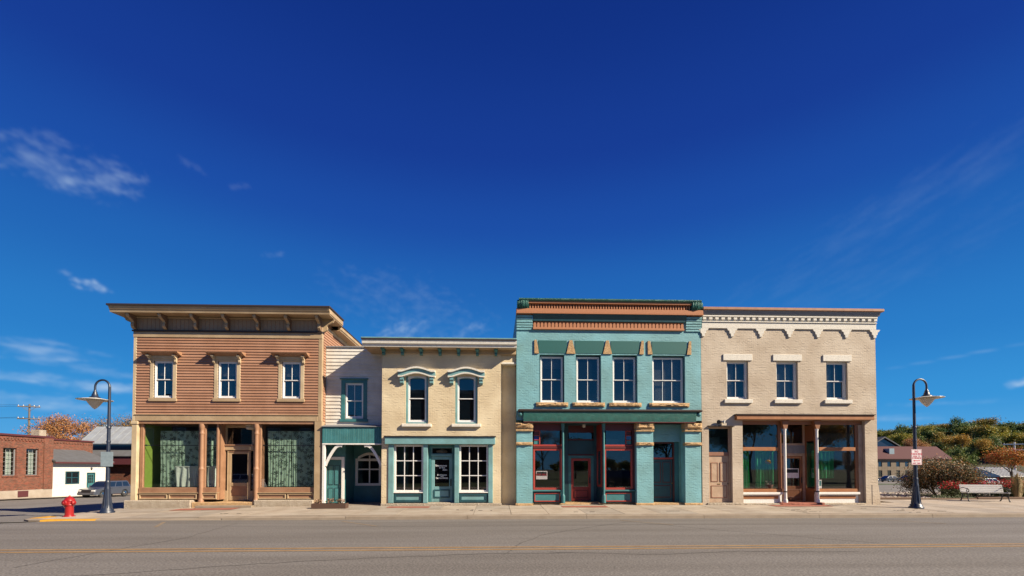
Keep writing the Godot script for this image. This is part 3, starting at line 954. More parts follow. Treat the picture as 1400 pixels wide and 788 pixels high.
# ---------------------------------------------------------------- the brown clapboard store
func brown_store() -> void:
	var rng := RandomNumberGenerator.new()
	rng.seed = 21
	var b := thing("clapboard_store", "two-storey brown clapboard store with wide bracketed cornice and curtained shop windows", "building")
	var z := -0.3
	var xl := -16.894
	var xr := -8.239
	var ysill := 3.960
	var ytop := 7.872
	var sid := [mt.siding_brown, mt.siding_brown_b, mt.siding_brown_c]
	var holes := []
	for cx in [-15.519, -12.598, -9.648]:
		holes.append([cx - 0.43, cx + 0.43, 5.025, 6.765])
	# upper wall: sheathing with openings, boards over it
	var uw := part(b, "upper_wall", wall_mesh(xl, xr, 4.235, 8.200, z - 0.02, 0.2, holes), mt.siding_brown_b)
	clapboards(uw, xl + 0.14, xr - 0.16, 4.235, ytop, z, 28, holes, sid, rng)
	part(b, "corner_board", mb().bev(xl - 0.012, xl + 0.138, ysill, ytop, z - 0.15, z + 0.03), mt.trim_cream)
	part(b, "corner_board", mb().bev(xr - 0.16, xr + 0.015, ysill, ytop, z - 0.15, z + 0.03), mt.trim_tan)
	part(b, "belt_board", mb().bev(xl + 0.139, xr - 0.161, ysill, 4.235, z - 0.15, z + 0.035), mt.trim_tan)
	part(b, "belt_cap", mb().bev(xl + 0.10, xr - 0.1, 4.235 - 0.005, 4.235 + 0.03, z - 0.02, z + 0.07), mt.trim_tan)
	# cornice
	part(b, "architrave", mb().bev(xl - 0.02, xr + 0.02, ytop - 0.005, 8.131, z - 0.15, z + 0.05), mt.trim_tan)
	part(b, "ledge", mb().bev(xl - 0.05, xr + 0.05, 8.131, 8.200, z - 0.15, z + 0.11), mt.dark_trim)  # strip coloured darker than the boards above and below
	var soffit := 8.200 + 0.64
	part(b, "frieze", mb().box(xl, xr, 8.200, soffit + 0.02, z - 0.15, z + 0.02), mt.frieze_brown)
	var bx := xl + 0.2
	while bx < xr - 0.1:
		part(b, "frieze_joint", mb().box(bx, bx + 0.012, 8.200, soffit, z + 0.02, z + 0.028), mt.trim_brown)
		bx += 0.19
	var over := 0.66
	part(b, "soffit", mb().box(xl - over + 0.05, xr + over - 0.12, soffit, soffit + 0.05, z - 1.2, z + over - 0.08), mt.trim_tan)
	var cr := PackedVector2Array([Vector2(z + over - 0.12, soffit + 0.05), Vector2(z + over - 0.05, soffit + 0.0), Vector2(z + over - 0.03, soffit + 0.09), Vector2(z + over + 0.01, soffit + 0.14), Vector2(z + over + 0.05, soffit + 0.23), Vector2(z + over + 0.06, soffit + 0.27), Vector2(z - 1.2, soffit + 0.27), Vector2(z - 1.2, soffit + 0.05)])
	part(b, "crown_moulding", mb().sweep(cr, xl - over + 0.03, xr + over - 0.09, 0), mt.trim_tan)
	part(b, "bed_moulding", mb().bev(xl + 0.0, xr - 0.0, soffit - 0.09, soffit - 0.001, z + 0.02, z + 0.10, 0.03), mt.trim_tan)
	part(b, "cornice_edge", mb().bev(xl - over - 0.04, xr + over - 0.04, soffit + 0.27, soffit + 0.355, z - 1.2, z + over + 0.10, 0.01), mt.dark_trim)
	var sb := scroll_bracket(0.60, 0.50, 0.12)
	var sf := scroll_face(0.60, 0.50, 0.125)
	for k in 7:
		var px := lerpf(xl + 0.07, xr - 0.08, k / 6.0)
		var eb0 := part(b, "eave_bracket", sb, mt.bracket_shade, V(px, soffit - 0.002, z + 0.021))  # body colour carries the shade of the bracket sides
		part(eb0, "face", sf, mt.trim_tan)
	for s in [-1, 1]:
		var eb := part(b, "eave_bracket", sb, mt.trim_tan, V(xl if s < 0 else xr, soffit - 0.002, z - 0.12))
		eb.rotation.y = s * PI / 2
	# upper windows
	for h in holes:
		var cx: float = (h[0] + h[1]) / 2
		var w := double_hung(b, h[0] + 0.005, h[1] - 0.005, h[2] + 0.005, h[3] - 0.005, z - 0.01, 2, mt.sash_white, mt.glass_upper)
		part(w, "casing", mb().bev(h[0] - 0.17, h[0], h[2] - 0.02, h[3] + 0.10, z - 0.02, z + 0.045), mt.trim_cream)
		part(w, "casing", mb().bev(h[1], h[1] + 0.17, h[2] - 0.02, h[3] + 0.10, z - 0.02, z + 0.045), mt.trim_cream)
		part(w, "head_casing", mb().bev(h[0] + 0.001, h[1] - 0.001, h[3], h[3] + 0.10, z - 0.02, z + 0.045), mt.trim_cream)
		part(w, "sill", mb().bev(h[0] - 0.21, h[1] + 0.21, h[2] - 0.16, h[2] - 0.021, z - 0.05, z + 0.09), mt.trim_tan)
		part(w, "frieze_board", mb().bev(h[0] - 0.2, h[1] + 0.2, h[3] + 0.101, h[3] + 0.24, z - 0.02, z + 0.07), mt.trim_cream)
		var hp := PackedVector2Array([Vector2(z - 0.02, h[3] + 0.24), Vector2(z + 0.12, h[3] + 0.24), Vector2(z + 0.24, h[3] + 0.29), Vector2(z + 0.35, h[3] + 0.33), Vector2(z + 0.37, h[3] + 0.37), Vector2(z - 0.02, h[3] + 0.42)])
		part(w, "hood", mb().sweep(hp, cx - 0.83, cx + 0.83, 0), mt.trim_brown)
		var hb := scroll_bracket(0.36, 0.2, 0.09)
		for s in [-1, 1]:
			part(w, "hood_bracket", hb, mt.trim_cream, V(cx + s * 0.59, h[3] + 0.238, z + 0.046))
		part(w, "blind", mb().box(h[0] + 0.03, h[1] - 0.03, lerpf(h[2], h[3], 0.62), h[3], z - 0.24, z - 0.23), mt.blind)
	# shop front
	var zg := z - 0.18
	var yb := 0.270
	var yk := 0.611
	var yg0 := 0.849
	var yg1 := 3.857
	var xa := -16.909
	part(b, "corner_pier", mb().bev(xa, -16.674, 0.202, ysill, z - 0.3, z + 0.03), mt.trim_cream)
	part(b, "pier_cap", mb().bev(xa - 0.03, -16.628, ysill - 0.16, ysill - 0.02, z - 0.1, z + 0.06), mt.trim_cream)
	part(b, "corner_pier", mb().bev(-8.547, -8.204, 0.134, ysill, z - 0.3, z + 0.03), mt.trim_tan)
	part(b, "ceiling", mb().box(-16.671, -8.550, ysill - 0.13, ysill - 0.002, z - 1.6, z - 0.01), mt.trim_brown)
	part(b, "header", mb().bev(-16.671, -8.550, yg1, ysill - 0.13, zg - 0.08, zg + 0.06), mt.trim_brown)
	# display windows: left reaches past the column; right one piece
	for d in [[-16.628, -13.056, [-16.480, -13.976, -13.643, -13.136]], [-11.213, -8.550, [-11.079, -8.588]]]:
		var g := grp(b, "shop_window")
		var e: Array = d[2]
		part(g, "sill", mb().bev(d[0], d[1], yk, yg0, zg - 0.12, zg + 0.10), mt.trim_brown)
		part(g, "sill_lip", mb().bev(d[0], d[1], yk - 0.035, yk - 0.001, zg - 0.12, zg + 0.15), mt.trim_tan)
		part(g, "post", mb().bev(d[0], e[0], yg0, yg1, zg - 0.06, zg + 0.06), mt.trim_brown)
		part(g, "post", mb().bev(e[-1], d[1], yg0, yg1, zg - 0.06, zg + 0.06), mt.trim_brown)
		if e.size() > 2:
			part(g, "post", mb().bev(e[1], e[2], yg0, yg1, zg - 0.06, zg + 0.04), mt.trim_brown)
		for k in range(0, e.size(), 2):
			part(g, "pane", mb().box(e[k], e[k + 1], yg0, yg1, zg - 0.006, zg + 0.002), mt.glass_shop)
		part(b, "bulkhead", mb().box(d[0], d[1], yb, yk - 0.036, zg - 0.10, zg + 0.05), mt.trim_brown)
	for d in [[-16.595, -15.322], [-15.255, -13.976], [-13.743, -13.076], [-11.200, -9.886], [-9.819, -8.567]]:
		panel(b, "bulkhead_panel", d[0], d[1], yb + 0.035, yk - 0.06, zg + 0.105, mt.trim_tan, mt.trim_brown, 0.05, 0.054)
	# turned columns
	for cx in [-13.789, -11.270]:
		var y0 := 0.168
		var y1 := ysill - 0.13
		var H := y1 - y0
		part(b, "column", mb().lathe(V(cx, y0, z - 0.09), [[0.125, 0], [0.13, 0.05], [0.105, 0.12], [0.095, 0.2], [0.10, H * 0.40], [0.12, H * 0.41], [0.13, H * 0.425], [0.10, H * 0.44], [0.09, H * 0.46], [0.082, H * 0.86], [0.10, H * 0.865], [0.115, H * 0.88], [0.085, H * 0.90], [0.09, H * 0.93], [0.125, H * 0.96], [0.135, H]], 18), mt.trim_brown)
	# recessed entrance
	var zd := z - 0.68
	var ex0 := -13.042
	var ex1 := -11.300
	for e in [[ex0 - 0.05, ex0 + 0.0], [ex1 + 0.1, ex1 + 0.15]]:
		part(b, "entry_side", mb().box(e[0], e[1], yb, ysill - 0.13, zd, zg - 0.13), mt.trim_brown)
	var door := grp(b, "door")
	var dx := -12.39
	var dy0 := 0.17
	part(b, "entry_frame", mb().box(ex0, dx - 0.71, dy0, ysill - 0.13, zd - 0.1, zd).box(dx + 0.71, ex1 + 0.1, dy0, ysill - 0.13, zd - 0.1, zd), mt.trim_brown)
	part(b, "entry_transom_bar", mb().bev(dx - 0.71, dx + 0.71, dy0 + 2.45, dy0 + 2.66, zd - 0.08, zd + 0.05), mt.trim_tan)
	part(b, "entry_transom_ledge", mb().bev(dx - 0.73, dx + 0.73, dy0 + 2.66, dy0 + 2.72, zd - 0.08, zd + 0.10), mt.trim_brown)
	part(b, "transom_pane", mb().box(dx - 0.6, dx + 0.6, dy0 + 2.72, ysill - 0.2, zd - 0.05, zd - 0.042), mt.glass_shop)
	part(b, "transom_frame", frame_mesh(dx - 0.71, dx + 0.71, dy0 + 2.72, ysill - 0.13, zd - 0.08, zd + 0.01, 0.12, 0.03), mt.trim_tan)
	for s in [-1, 1]:
		var sx: float = dx + s * 0.612
		part(b, "sidelight_frame", frame_mesh(sx - 0.098, sx + 0.098, dy0, dy0 + 2.45, zd - 0.08, zd + 0.02, 0.035, 0.5), mt.trim_tan)
		part(b, "sidelight_pane", mb().box(sx - 0.063, sx + 0.063, dy0 + 0.5, dy0 + 2.33, zd - 0.05, zd - 0.042), mt.glass_door)
	part(door, "leaf", mb().bev(dx - 0.51, dx - 0.38, dy0 + 0.02, dy0 + 2.42, zd - 0.06, zd - 0.01).bev(dx + 0.38, dx + 0.51, dy0 + 0.02, dy0 + 2.42, zd - 0.06, zd - 0.01).bev(dx - 0.379, dx + 0.379, dy0 + 2.27, dy0 + 2.42, zd - 0.06, zd - 0.01).bev(dx - 0.379, dx + 0.379, dy0 + 0.02, dy0 + 0.24, zd - 0.06, zd - 0.01).bev(dx - 0.379, dx + 0.379, dy0 + 0.72, dy0 + 0.88, zd - 0.06, zd - 0.01), mt.trim_tan)
	part(door, "lower_panel", mb().bev(dx - 0.379, dx + 0.379, dy0 + 0.24, dy0 + 0.72, zd - 0.055, zd - 0.035, 0.01), mt.trim_brown)
	part(door, "pane", mb().box(dx - 0.379, dx + 0.379, dy0 + 0.88, dy0 + 2.27, zd - 0.045, zd - 0.037), mt.glass_door)
	part(door, "handle", mb().bev(dx + 0.40, dx + 0.44, dy0 + 0.9, dy0 + 1.25, zd - 0.012, zd + 0.03, 0.01), mt.iron)
	for k in 11:
		part(door, "dentil", mb().box(dx - 0.46 + k * 0.088, dx - 0.42 + k * 0.088, dy0 + 2.36, dy0 + 2.43, zd - 0.008, zd + 0.02), mt.trim_brown)
	part(b, "doorstep", mb().bev(-14.099, -11.260, walk_y(-13, 0) - 0.15, dy0, zd - 0.1, z + 0.10, 0.02), mt.sandstone)
	part(b, "doorstep", mb().bev(ex0 - 0.7, ex1 + 0.10, walk_y(-13, 0) - 0.15, 0.03, z + 0.101, z + 0.42, 0.02), mt.kerb_concrete)
	for e in [[-17.106, -14.109, -0.2], [-11.250, -8.533, -0.1]]:
		part(b, "plinth_stone", mb().bev(e[0], e[1], -0.26, yb, zg - 0.1, z + 0.16, 0.03), mt.stone_grey)
	# side wall with its boards and the eave of the main roof
	var zf := z - 0.15
	shell(b, xl + 0.02, xr - 0.02, -0.25, soffit, z - 0.2, 13.0, mt.siding_brown, ysill + 0.02)
	var sw := part(b, "gable_wall", mb().box(xr - 0.019, xr - 0.004, -0.2, soffit - 0.25, z - 13.2, zf - 0.02), mt.siding_brown_b)
	var by := 3.6
	while by < soffit - 0.42:
		var a := by
		var c := by + 0.13
		part(sw, "clapboard", mb().sweep(PackedVector2Array([Vector2(xr - 0.01, a), Vector2(xr + 0.028, a + 0.001), Vector2(xr + 0.028, a + 0.014), Vector2(xr + 0.002, c), Vector2(xr - 0.01, c)]), -8.0, zf - 0.02, 2), sid[rng.randi() % 3])
		by += 0.13
	part(b, "side_frieze", mb().bev(xr - 0.01, xr + 0.03, soffit - 0.40, soffit - 0.22, -12.0, z - 0.1, 0.01), mt.trim_cream)
	part(b, "side_soffit", mb().box(xr + 0.0, xr + 0.42, soffit - 0.22, soffit - 0.17, -13.2, z - 1.21), mt.trim_tan)
	part(b, "side_gutter", mb().bev(xr + 0.30, xr + 0.47, soffit - 0.17, soffit + 0.02, -13.2, z - 1.21, 0.03), mt.trim_tan)
	part(b, "roof_edge", mb().box(xr - 0.1, xr + 0.49, soffit + 0.02, soffit + 0.06, -13.2, z - 1.22), mt.dark_trim)
	# green painted wall at the end of the display, and a partition behind the curtains
	part(b, "display_side", mb().box(xl + 0.30, xl + 0.33, yb, yg1 + 0.1, zg - 1.9, zg - 0.07), mt.inside_green)
	part(b, "display_floor", mb().box(xl + 0.331, -13.076, yb, yg0 - 0.02, zg - 1.9, zg - 0.14), mt.inside_floor)
	rebase(b, V((xl + xr) / 2, -0.2, z))
	# what hangs in the windows
	curtain("curtain", "pale green floral curtain in left shop window of brown store", -15.967, -13.209, yg0 + 0.03, 3.480, zg - 0.34, mt.curtain_floral, 3, 0.014, 15)
	curtain("curtain", "floral curtain filling right shop window of brown store", -10.931, -9.819, yg0 + 0.03, 3.480, zg - 0.3, mt.curtain_floral, 4, 0.014, 9)
	curtain("curtain", "floral curtain panel nearest the white porch in brown store window", -9.802, -8.601, yg0 + 0.03, 3.480, zg - 0.32, mt.curtain_floral, 5, 0.014, 9)
	curtain("bunched_curtain", "short pale gathered curtain at the foot of left shop window", -15.172, -13.176, yg0 + 0.03, 1.804, zg - 0.2, mt.curtain_pale, 6, 0.06, 7)
	for d in [[-16.480, -13.176, "black curtain rod across left shop window of brown store"], [-11.032, -8.601, "black curtain rod across right shop window of brown store"]]:
		var rod := thing("curtain_rod", d[2], "rod", V((d[0] + d[1]) / 2, 2.830, zg - 0.10))
		part(rod, "bar", mb().tube([V((d[0] - d[1]) / 2, 0, 0), V((d[1] - d[0]) / 2, 0, 0)], [0.018], 6), mt.iron)
		for s in [-1, 1]:
			part(rod, "end_bracket", mb().box(s * (d[1] - d[0]) * 0.49 - 0.02, s * (d[1] - d[0]) * 0.49 + 0.02, -0.03, 0.03, 0.0, 0.09), mt.iron)
	var lt := thing("ceiling_light", "small white ceiling light over brown store's recessed door", "light", V(-11.837, ysill - 0.131, z - 0.7))
	part(lt, "plate", mb().lathe(V(0, -0.03, 0), [[0.26, 0], [0.26, 0.03]], 16), mt.enamel)
	part(lt, "shade", mb().lathe(V(0, -0.22, 0), [[0.10, 0], [0.22, 0.03], [0.25, 0.10], [0.18, 0.19]], 16), mt.frosted)


func curtain(called: String, label: String, x0: float, x1: float, y0: float, y1: float, z: float, m: Material, sd: int, amp: float, folds: int) -> void:
	var rng := RandomNumberGenerator.new()
	rng.seed = sd
	var c := thing(called, label, "curtain", V((x0 + x1) / 2, y0, z), 0.0)
	var s := mb()
	var nx := folds * 8
	var ny := 10
	var ph := rng.randf() * TAU
	var w := x1 - x0
	var rows := []
	for j in ny + 1:
		var r := []
		for i in nx + 1:
			var t := float(i) / nx
			var v := float(j) / ny
			var f := sin(t * folds * TAU + ph + 0.5 * sin(t * 9.0 + ph)) * amp * (0.45 + 0.55 * (1.0 - v)) + sin(t * 5.0 + v * 2.0) * amp * 0.5
			r.append(V((t - 0.5) * w + 0.02 * sin(v * 5.0 + t * 20.0), v * (y1 - y0), f))
		rows.append(r)
	var rs := []
	for j in ny + 1:
		for i in nx + 1:
			var du: Vector3 = rows[j][mini(i + 1, nx)] - rows[j][maxi(i - 1, 0)]
			var dv: Vector3 = rows[mini(j + 1, ny)][i] - rows[maxi(j - 1, 0)][i]
			s.v.append(rows[j][i])
			s.n.append(du.cross(dv).normalized())
	for j in ny:
		for i in nx:
			var a := j * (nx + 1) + i
			s.idx.append_array([a, a + nx + 2, a + 1, a, a + nx + 1, a + nx + 2])
	part(c, "cloth", s, m)
	part(c, "hem", mb().box(-w / 2, w / 2, y1 - y0, y1 - y0 + 0.05, -0.03, 0.03), m)


# ---------------------------------------------------------------- the white link with its porch
func white_link() -> void:
	var rng := RandomNumberGenerator.new()
	rng.seed = 22
	var b := thing("white_house", "narrow white clapboard house with teal porch canopy between two stores", "building")
	var z := -0.8
	var xl := -8.297
	var xr := -5.36
	var yc := 3.784
	var yt := 7.589
	var h := [-7.294, -6.433, 4.156, 5.878]
	var uw := part(b, "upper_wall", wall_mesh(xl, xr, yc - 0.05, yt, z - 0.02, 0.2, [h]), mt.siding_white)
	clapboards(uw, xl + 0.09, xr - 0.01, yc, yt, z, 22, [h], [mt.siding_white], rng)
	part(b, "corner_board", mb().bev(xl - 0.02, xl + 0.088, yc, yt, z - 0.1, z + 0.03), mt.teal_light)
	part(b, "roof_edge", mb().bev(xl - 0.05, xr, yt, yt + 0.07, z - 4, z + 0.07), mt.fascia_grey)
	var w := double_hung(b, h[0] + 0.004, h[1] - 0.004, h[2] + 0.004, h[3] - 0.004, z - 0.01, 2, mt.sash_white, mt.glass_upper)
	part(w, "casing", mb().bev(h[0] - 0.19, h[0], h[2] - 0.03, h[3] + 0.16, z - 0.02, z + 0.045), mt.teal_mid)
	part(w, "casing", mb().bev(h[1], h[1] + 0.19, h[2] - 0.03, h[3] + 0.16, z - 0.02, z + 0.045), mt.teal_mid)
	part(w, "head_casing", mb().bev(h[0] + 0.001, h[1] - 0.001, h[3], h[3] + 0.16, z - 0.02, z + 0.045), mt.teal_mid)
	part(w, "head_cap", mb().bev(h[0] - 0.25, h[1] + 0.25, h[3] + 0.161, h[3] + 0.22, z - 0.02, z + 0.11), mt.teal_mid)
	part(w, "sill", mb().bev(h[0] - 0.24, h[1] + 0.24, h[2] - 0.17, h[2] - 0.031, z - 0.04, z + 0.10), mt.teal_mid)
	part(w, "blind", mb().box(h[0] + 0.03, h[1] - 0.03, lerpf(h[2], h[3], 0.5), h[3], z - 0.24, z - 0.23), mt.blind)
	# canopy of vertical boards with a small sloped roof
	var cz := -0.2
	var c0 := -8.153
	var c1 := -5.39
	var cy0 := 2.921
	var cy1 := 3.695
	var can := grp(b, "canopy")
	var n := 26
	for k in n:
		var x := lerpf(c0, c1, float(k) / n)
		part(can, "board", mb().bev(x + 0.002, x + (c1 - c0) / n - 0.002, cy0, cy1, cz - 0.03, cz + rng.randf_range(-0.004, 0.004), 0.008), mt.teal_mid)
	part(can, "roof", mb().sweep(PackedVector2Array([Vector2(cz + 0.06, cy1), Vector2(cz + 0.06, cy1 + 0.03), Vector2(z + 0.03, cy1 + 0.16), Vector2(z + 0.03, cy1)]), c0 - 0.02, c1, 0), mt.fascia_grey)
	part(can, "bottom_rail", mb().bev(c0, c1, cy0 - 0.07, cy0 - 0.001, cz - 0.08, cz + 0.015), mt.white_paint)
	part(can, "ceiling", mb().box(c0, c1, cy0 + 0.02, cy0 + 0.05, z - 1.6, cz - 0.04), mt.trim_tan)
	part(b, "porch_post", mb().bev(c0, c0 + 0.13, 0.0, cy0 - 0.071, cz - 0.14, cz - 0.005), mt.white_paint)
	# curved white braces
	for s in 2:
		var pts := []
		for k in 13:
			var t := k / 12.0
			pts.append(V(0.78 * (1.0 - cos(t * PI / 2)) + 0.10 * sin(t * PI), -0.98 + 0.94 * sin(t * PI / 2) - 0.05 * sin(t * TAU), 0))
		var outline := PackedVector2Array()
		var back := PackedVector2Array()
		for k in 13:
			var d: Vector3 = (pts[mini(k + 1, 12)] - pts[maxi(k - 1, 0)]).normalized()
			var nn := Vector2(-d.y, d.x) * 0.06
			outline.append(Vector2(pts[k].x, pts[k].y) + nn)
			back.append(Vector2(pts[k].x, pts[k].y) - nn)
		back.reverse()
		outline.append_array(back)
		for i in outline.size():
			outline[i] = Vector2((c0 + 0.13 + outline[i].x) if s == 0 else (c1 - 0.04 - outline[i].x), cy0 - 0.08 + outline[i].y)
		part(b, "porch_brace", mb().sweep(outline, cz - 0.10, cz - 0.04, 2), mt.white_paint)
	# door wall close to the front on the left, deep bay with arched window on the right
	var zd := z - 0.15
	var door := grp(b, "door")
	var dx0 := -8.226
	var dx1 := -7.509
	var dy1 := 2.161
	part(b, "door_wall", wall_mesh(xl - 0.05, -7.316, 0.0, cy0 + 0.02, zd, 0.12, [[dx0, dx1, -0.1, dy1]]), mt.teal_mid)
	part(b, "door_frame", frame_mesh(dx0 - 0.14, dx1 + 0.16, 0.0, dy1 + 0.14, zd, zd + 0.05, 0.14, 0.0), mt.white_paint)
	part(door, "leaf", mb().bev(dx0, dx1, 0.03, dy1, zd - 0.11, zd - 0.06), mt.teal_mid)
	for q in [[0.12, 0.46, 0.95, 1.9], [0.54, 0.88, 0.95, 1.9], [0.12, 0.46, 0.2, 0.8], [0.54, 0.88, 0.2, 0.8]]:
		panel(door, "panel", lerpf(dx0, dx1, q[0]), lerpf(dx0, dx1, q[1]), q[2], q[3], zd - 0.045, mt.teal_dark, mt.teal_mid, 0.025, 0.012)
	part(door, "knob", mb().lathe(V(dx1 - 0.06, 0.98, zd - 0.058), [[0.012, 0.0], [0.028, 0.03], [0.02, 0.055], [0.005, 0.06]], 10, true, Vector3.BACK), mt.brass)
	var zb := z - 1.5
	part(b, "bay_side", mb().box(-7.316 - 0.1, -7.316, 0.0, cy0 + 0.02, zb, zd - 0.121), mt.teal_mid)
	var ax0 := -7.107
	var ax1 := -5.969
	var ay0 := 0.980
	var ay1 := 2.448
	part(b, "bay_wall", wall_mesh(-7.535 - 0.4, xr + 0.8, 0.0, cy0 + 0.02, zb, 0.15, [[ax0, ax1, ay0, ay1]]), mt.teal_mid)
	part(b, "bay_end", mb().box(xr + 0.02, xr + 0.12, 0.0, cy0 + 0.02, zb, z - 0.05), mt.teal_dark)
	var aw := grp(b, "arched_window")
	var arc := PackedVector2Array([Vector2(ax0, ay0), Vector2(ax1, ay0), Vector2(ax1, ay1 - 0.22)])
	var top := PackedVector2Array()
	for k in 9:
		var t := k / 8.0
		top.append(Vector2(lerpf(ax1, ax0, t), ay1 - 0.24 + 0.22 * sin(t * PI)))
	var sp := PackedVector2Array([Vector2(ax0, ay1), Vector2(ax1, ay1)])
	sp.append_array(top)
	part(aw, "spandrel", mb().sweep(sp, zb - 0.1, zb - 0.02, 2), mt.teal_mid)
	var casing := PackedVector2Array()
	for p in top:
		casing.append(p + Vector2(0, 0.13))
	casing.append(Vector2(ax0 - 0.02, top[8].y))
	top.reverse()
	casing.append_array(top)
	part(aw, "arch_casing", mb().sweep(casing, zb + 0.001, zb + 0.05, 2), mt.white_paint)
	part(aw, "frame", frame_mesh(ax0 - 0.13, ax1 + 0.06, ay0 - 0.13, ay1 - 0.2, zb + 0.001, zb + 0.045, 0.13), mt.white_paint)
	lites(aw, ax0, ax1, ay0, ay1 - 0.04, zb - 0.06, 2, 2, 0.07, mt.white_paint, mt.glass_door)
	part(b, "porch_floor", mb().box(xl, xr, -0.2, 0.015, zb, cz - 0.03), mt.kerb_concrete)
	part(b, "back_house", mb().box(xl + 0.04, xr, 0.0, yt - 0.02, z - 8, z - 7.8).box(xl + 0.04, xl + 0.2, 0, yt - 0.02, z - 7.8, z - 0.23).box(xr - 0.15, xr, 0, yt - 0.02, z - 7.8, z - 1.7).box(xl + 0.2, xr - 0.16, cy0 + 0.06, cy0 + 0.3, z - 7.8, z - 0.23).box(xl + 0.2, xr - 0.16, yt - 0.3, yt - 0.1, z - 7.8, z - 0.23), mt.siding_white)
	rebase(b, V((xl + xr) / 2, 0, z))
	# planter box on the walk
	var p := thing("planter_box", "low brown wooden planter box with withered flowers by white porch", "planter", V(-7.35, walk_y(-7.35, 0.95) - 0.002, 0.95))
	part(p, "board", mb().bev(-0.75, 0.75, 0, 0.22, 0.17, 0.2, 0.006), mt.planter_wood)
	part(p, "board", mb().bev(-0.75, 0.75, 0, 0.22, -0.2, -0.17, 0.006), mt.planter_wood)
	part(p, "end_board", mb().bev(-0.75, -0.72, 0, 0.22, -0.169, 0.169, 0.006), mt.planter_wood)
	part(p, "end_board", mb().bev(0.72, 0.75, 0, 0.22, -0.169, 0.169, 0.006), mt.planter_wood)
	part(p, "soil", mb().box(-0.719, 0.719, 0.01, 0.18, -0.169, 0.169), mt.soil)
	for g in [[-0.5, 0], [0.0, 1], [0.47, 2]]:
		var f := thing("withered_flowers", ["tuft of withered pinkish flowers at brown store end of planter box", "middle tuft of withered flowers in brown planter box", "tuft of withered flowers at porch end of planter box"][g[1]], "plant", V(-7.35 + g[0], walk_y(-7.35, 0.95) + 0.17, 0.95), 0.0, "withered flowers in the planter box")
		var st := mb()
		var lv := mb()
		lv.colored = true
		for k in 22:
			var tip := V(rng.randf_range(-0.17, 0.17), rng.randf_range(0.06, 0.24), rng.randf_range(-0.12, 0.12))
			st.tube([V(tip.x * 0.3, 0, tip.z * 0.3), tip], [0.005, 0.003], 4)
			for q in 5:
				leaf(lv, tip + V(rng.randf_range(-0.03, 0.03), rng.randf_range(-0.05, 0.03), rng.randf_range(-0.03, 0.03)), 0.035, rng, [[0.30, 0.15, 0.10], [0.40, 0.22, 0.17], [0.12, 0.10, 0.03], [0.22, 0.11, 0.06]][rng.randi() % 4])
		part(f, "stem", st, mt.bark)
		part(f, "foliage", lv, mt.leaf)


func leaf(m: MB, at: Vector3, s: float, rng: RandomNumberGenerator, col: Array, flat := 0.0) -> void:
	var a := Vector3(rng.randf_range(-1, 1), rng.randf_range(-1, 1), rng.randf_range(-1, 1)).normalized()
	var up := Vector3(rng.randf_range(-1, 1), rng.randf_range(-1, 1) + flat, rng.randf_range(-1, 1)).normalized()
	var u := up.cross(a).normalized() * s
	var w := up.cross(u.normalized()) * s * rng.randf_range(0.55, 0.9)
	var k := m.v.size()
	m.v.append_array([at - u, at + w * 0.6 - u * 0.1, at + u, at - w * 0.6 + u * 0.1])
	m.n.append_array([up, up, up, up])
	var t := rng.randf_range(0.75, 1.25)
	var c := Color(col[0] * t, col[1] * t, col[2] * t)
	m.c.append_array([c, c, c, c])
	m.idx.append_array([k, k + 1, k + 2, k, k + 2, k + 3])


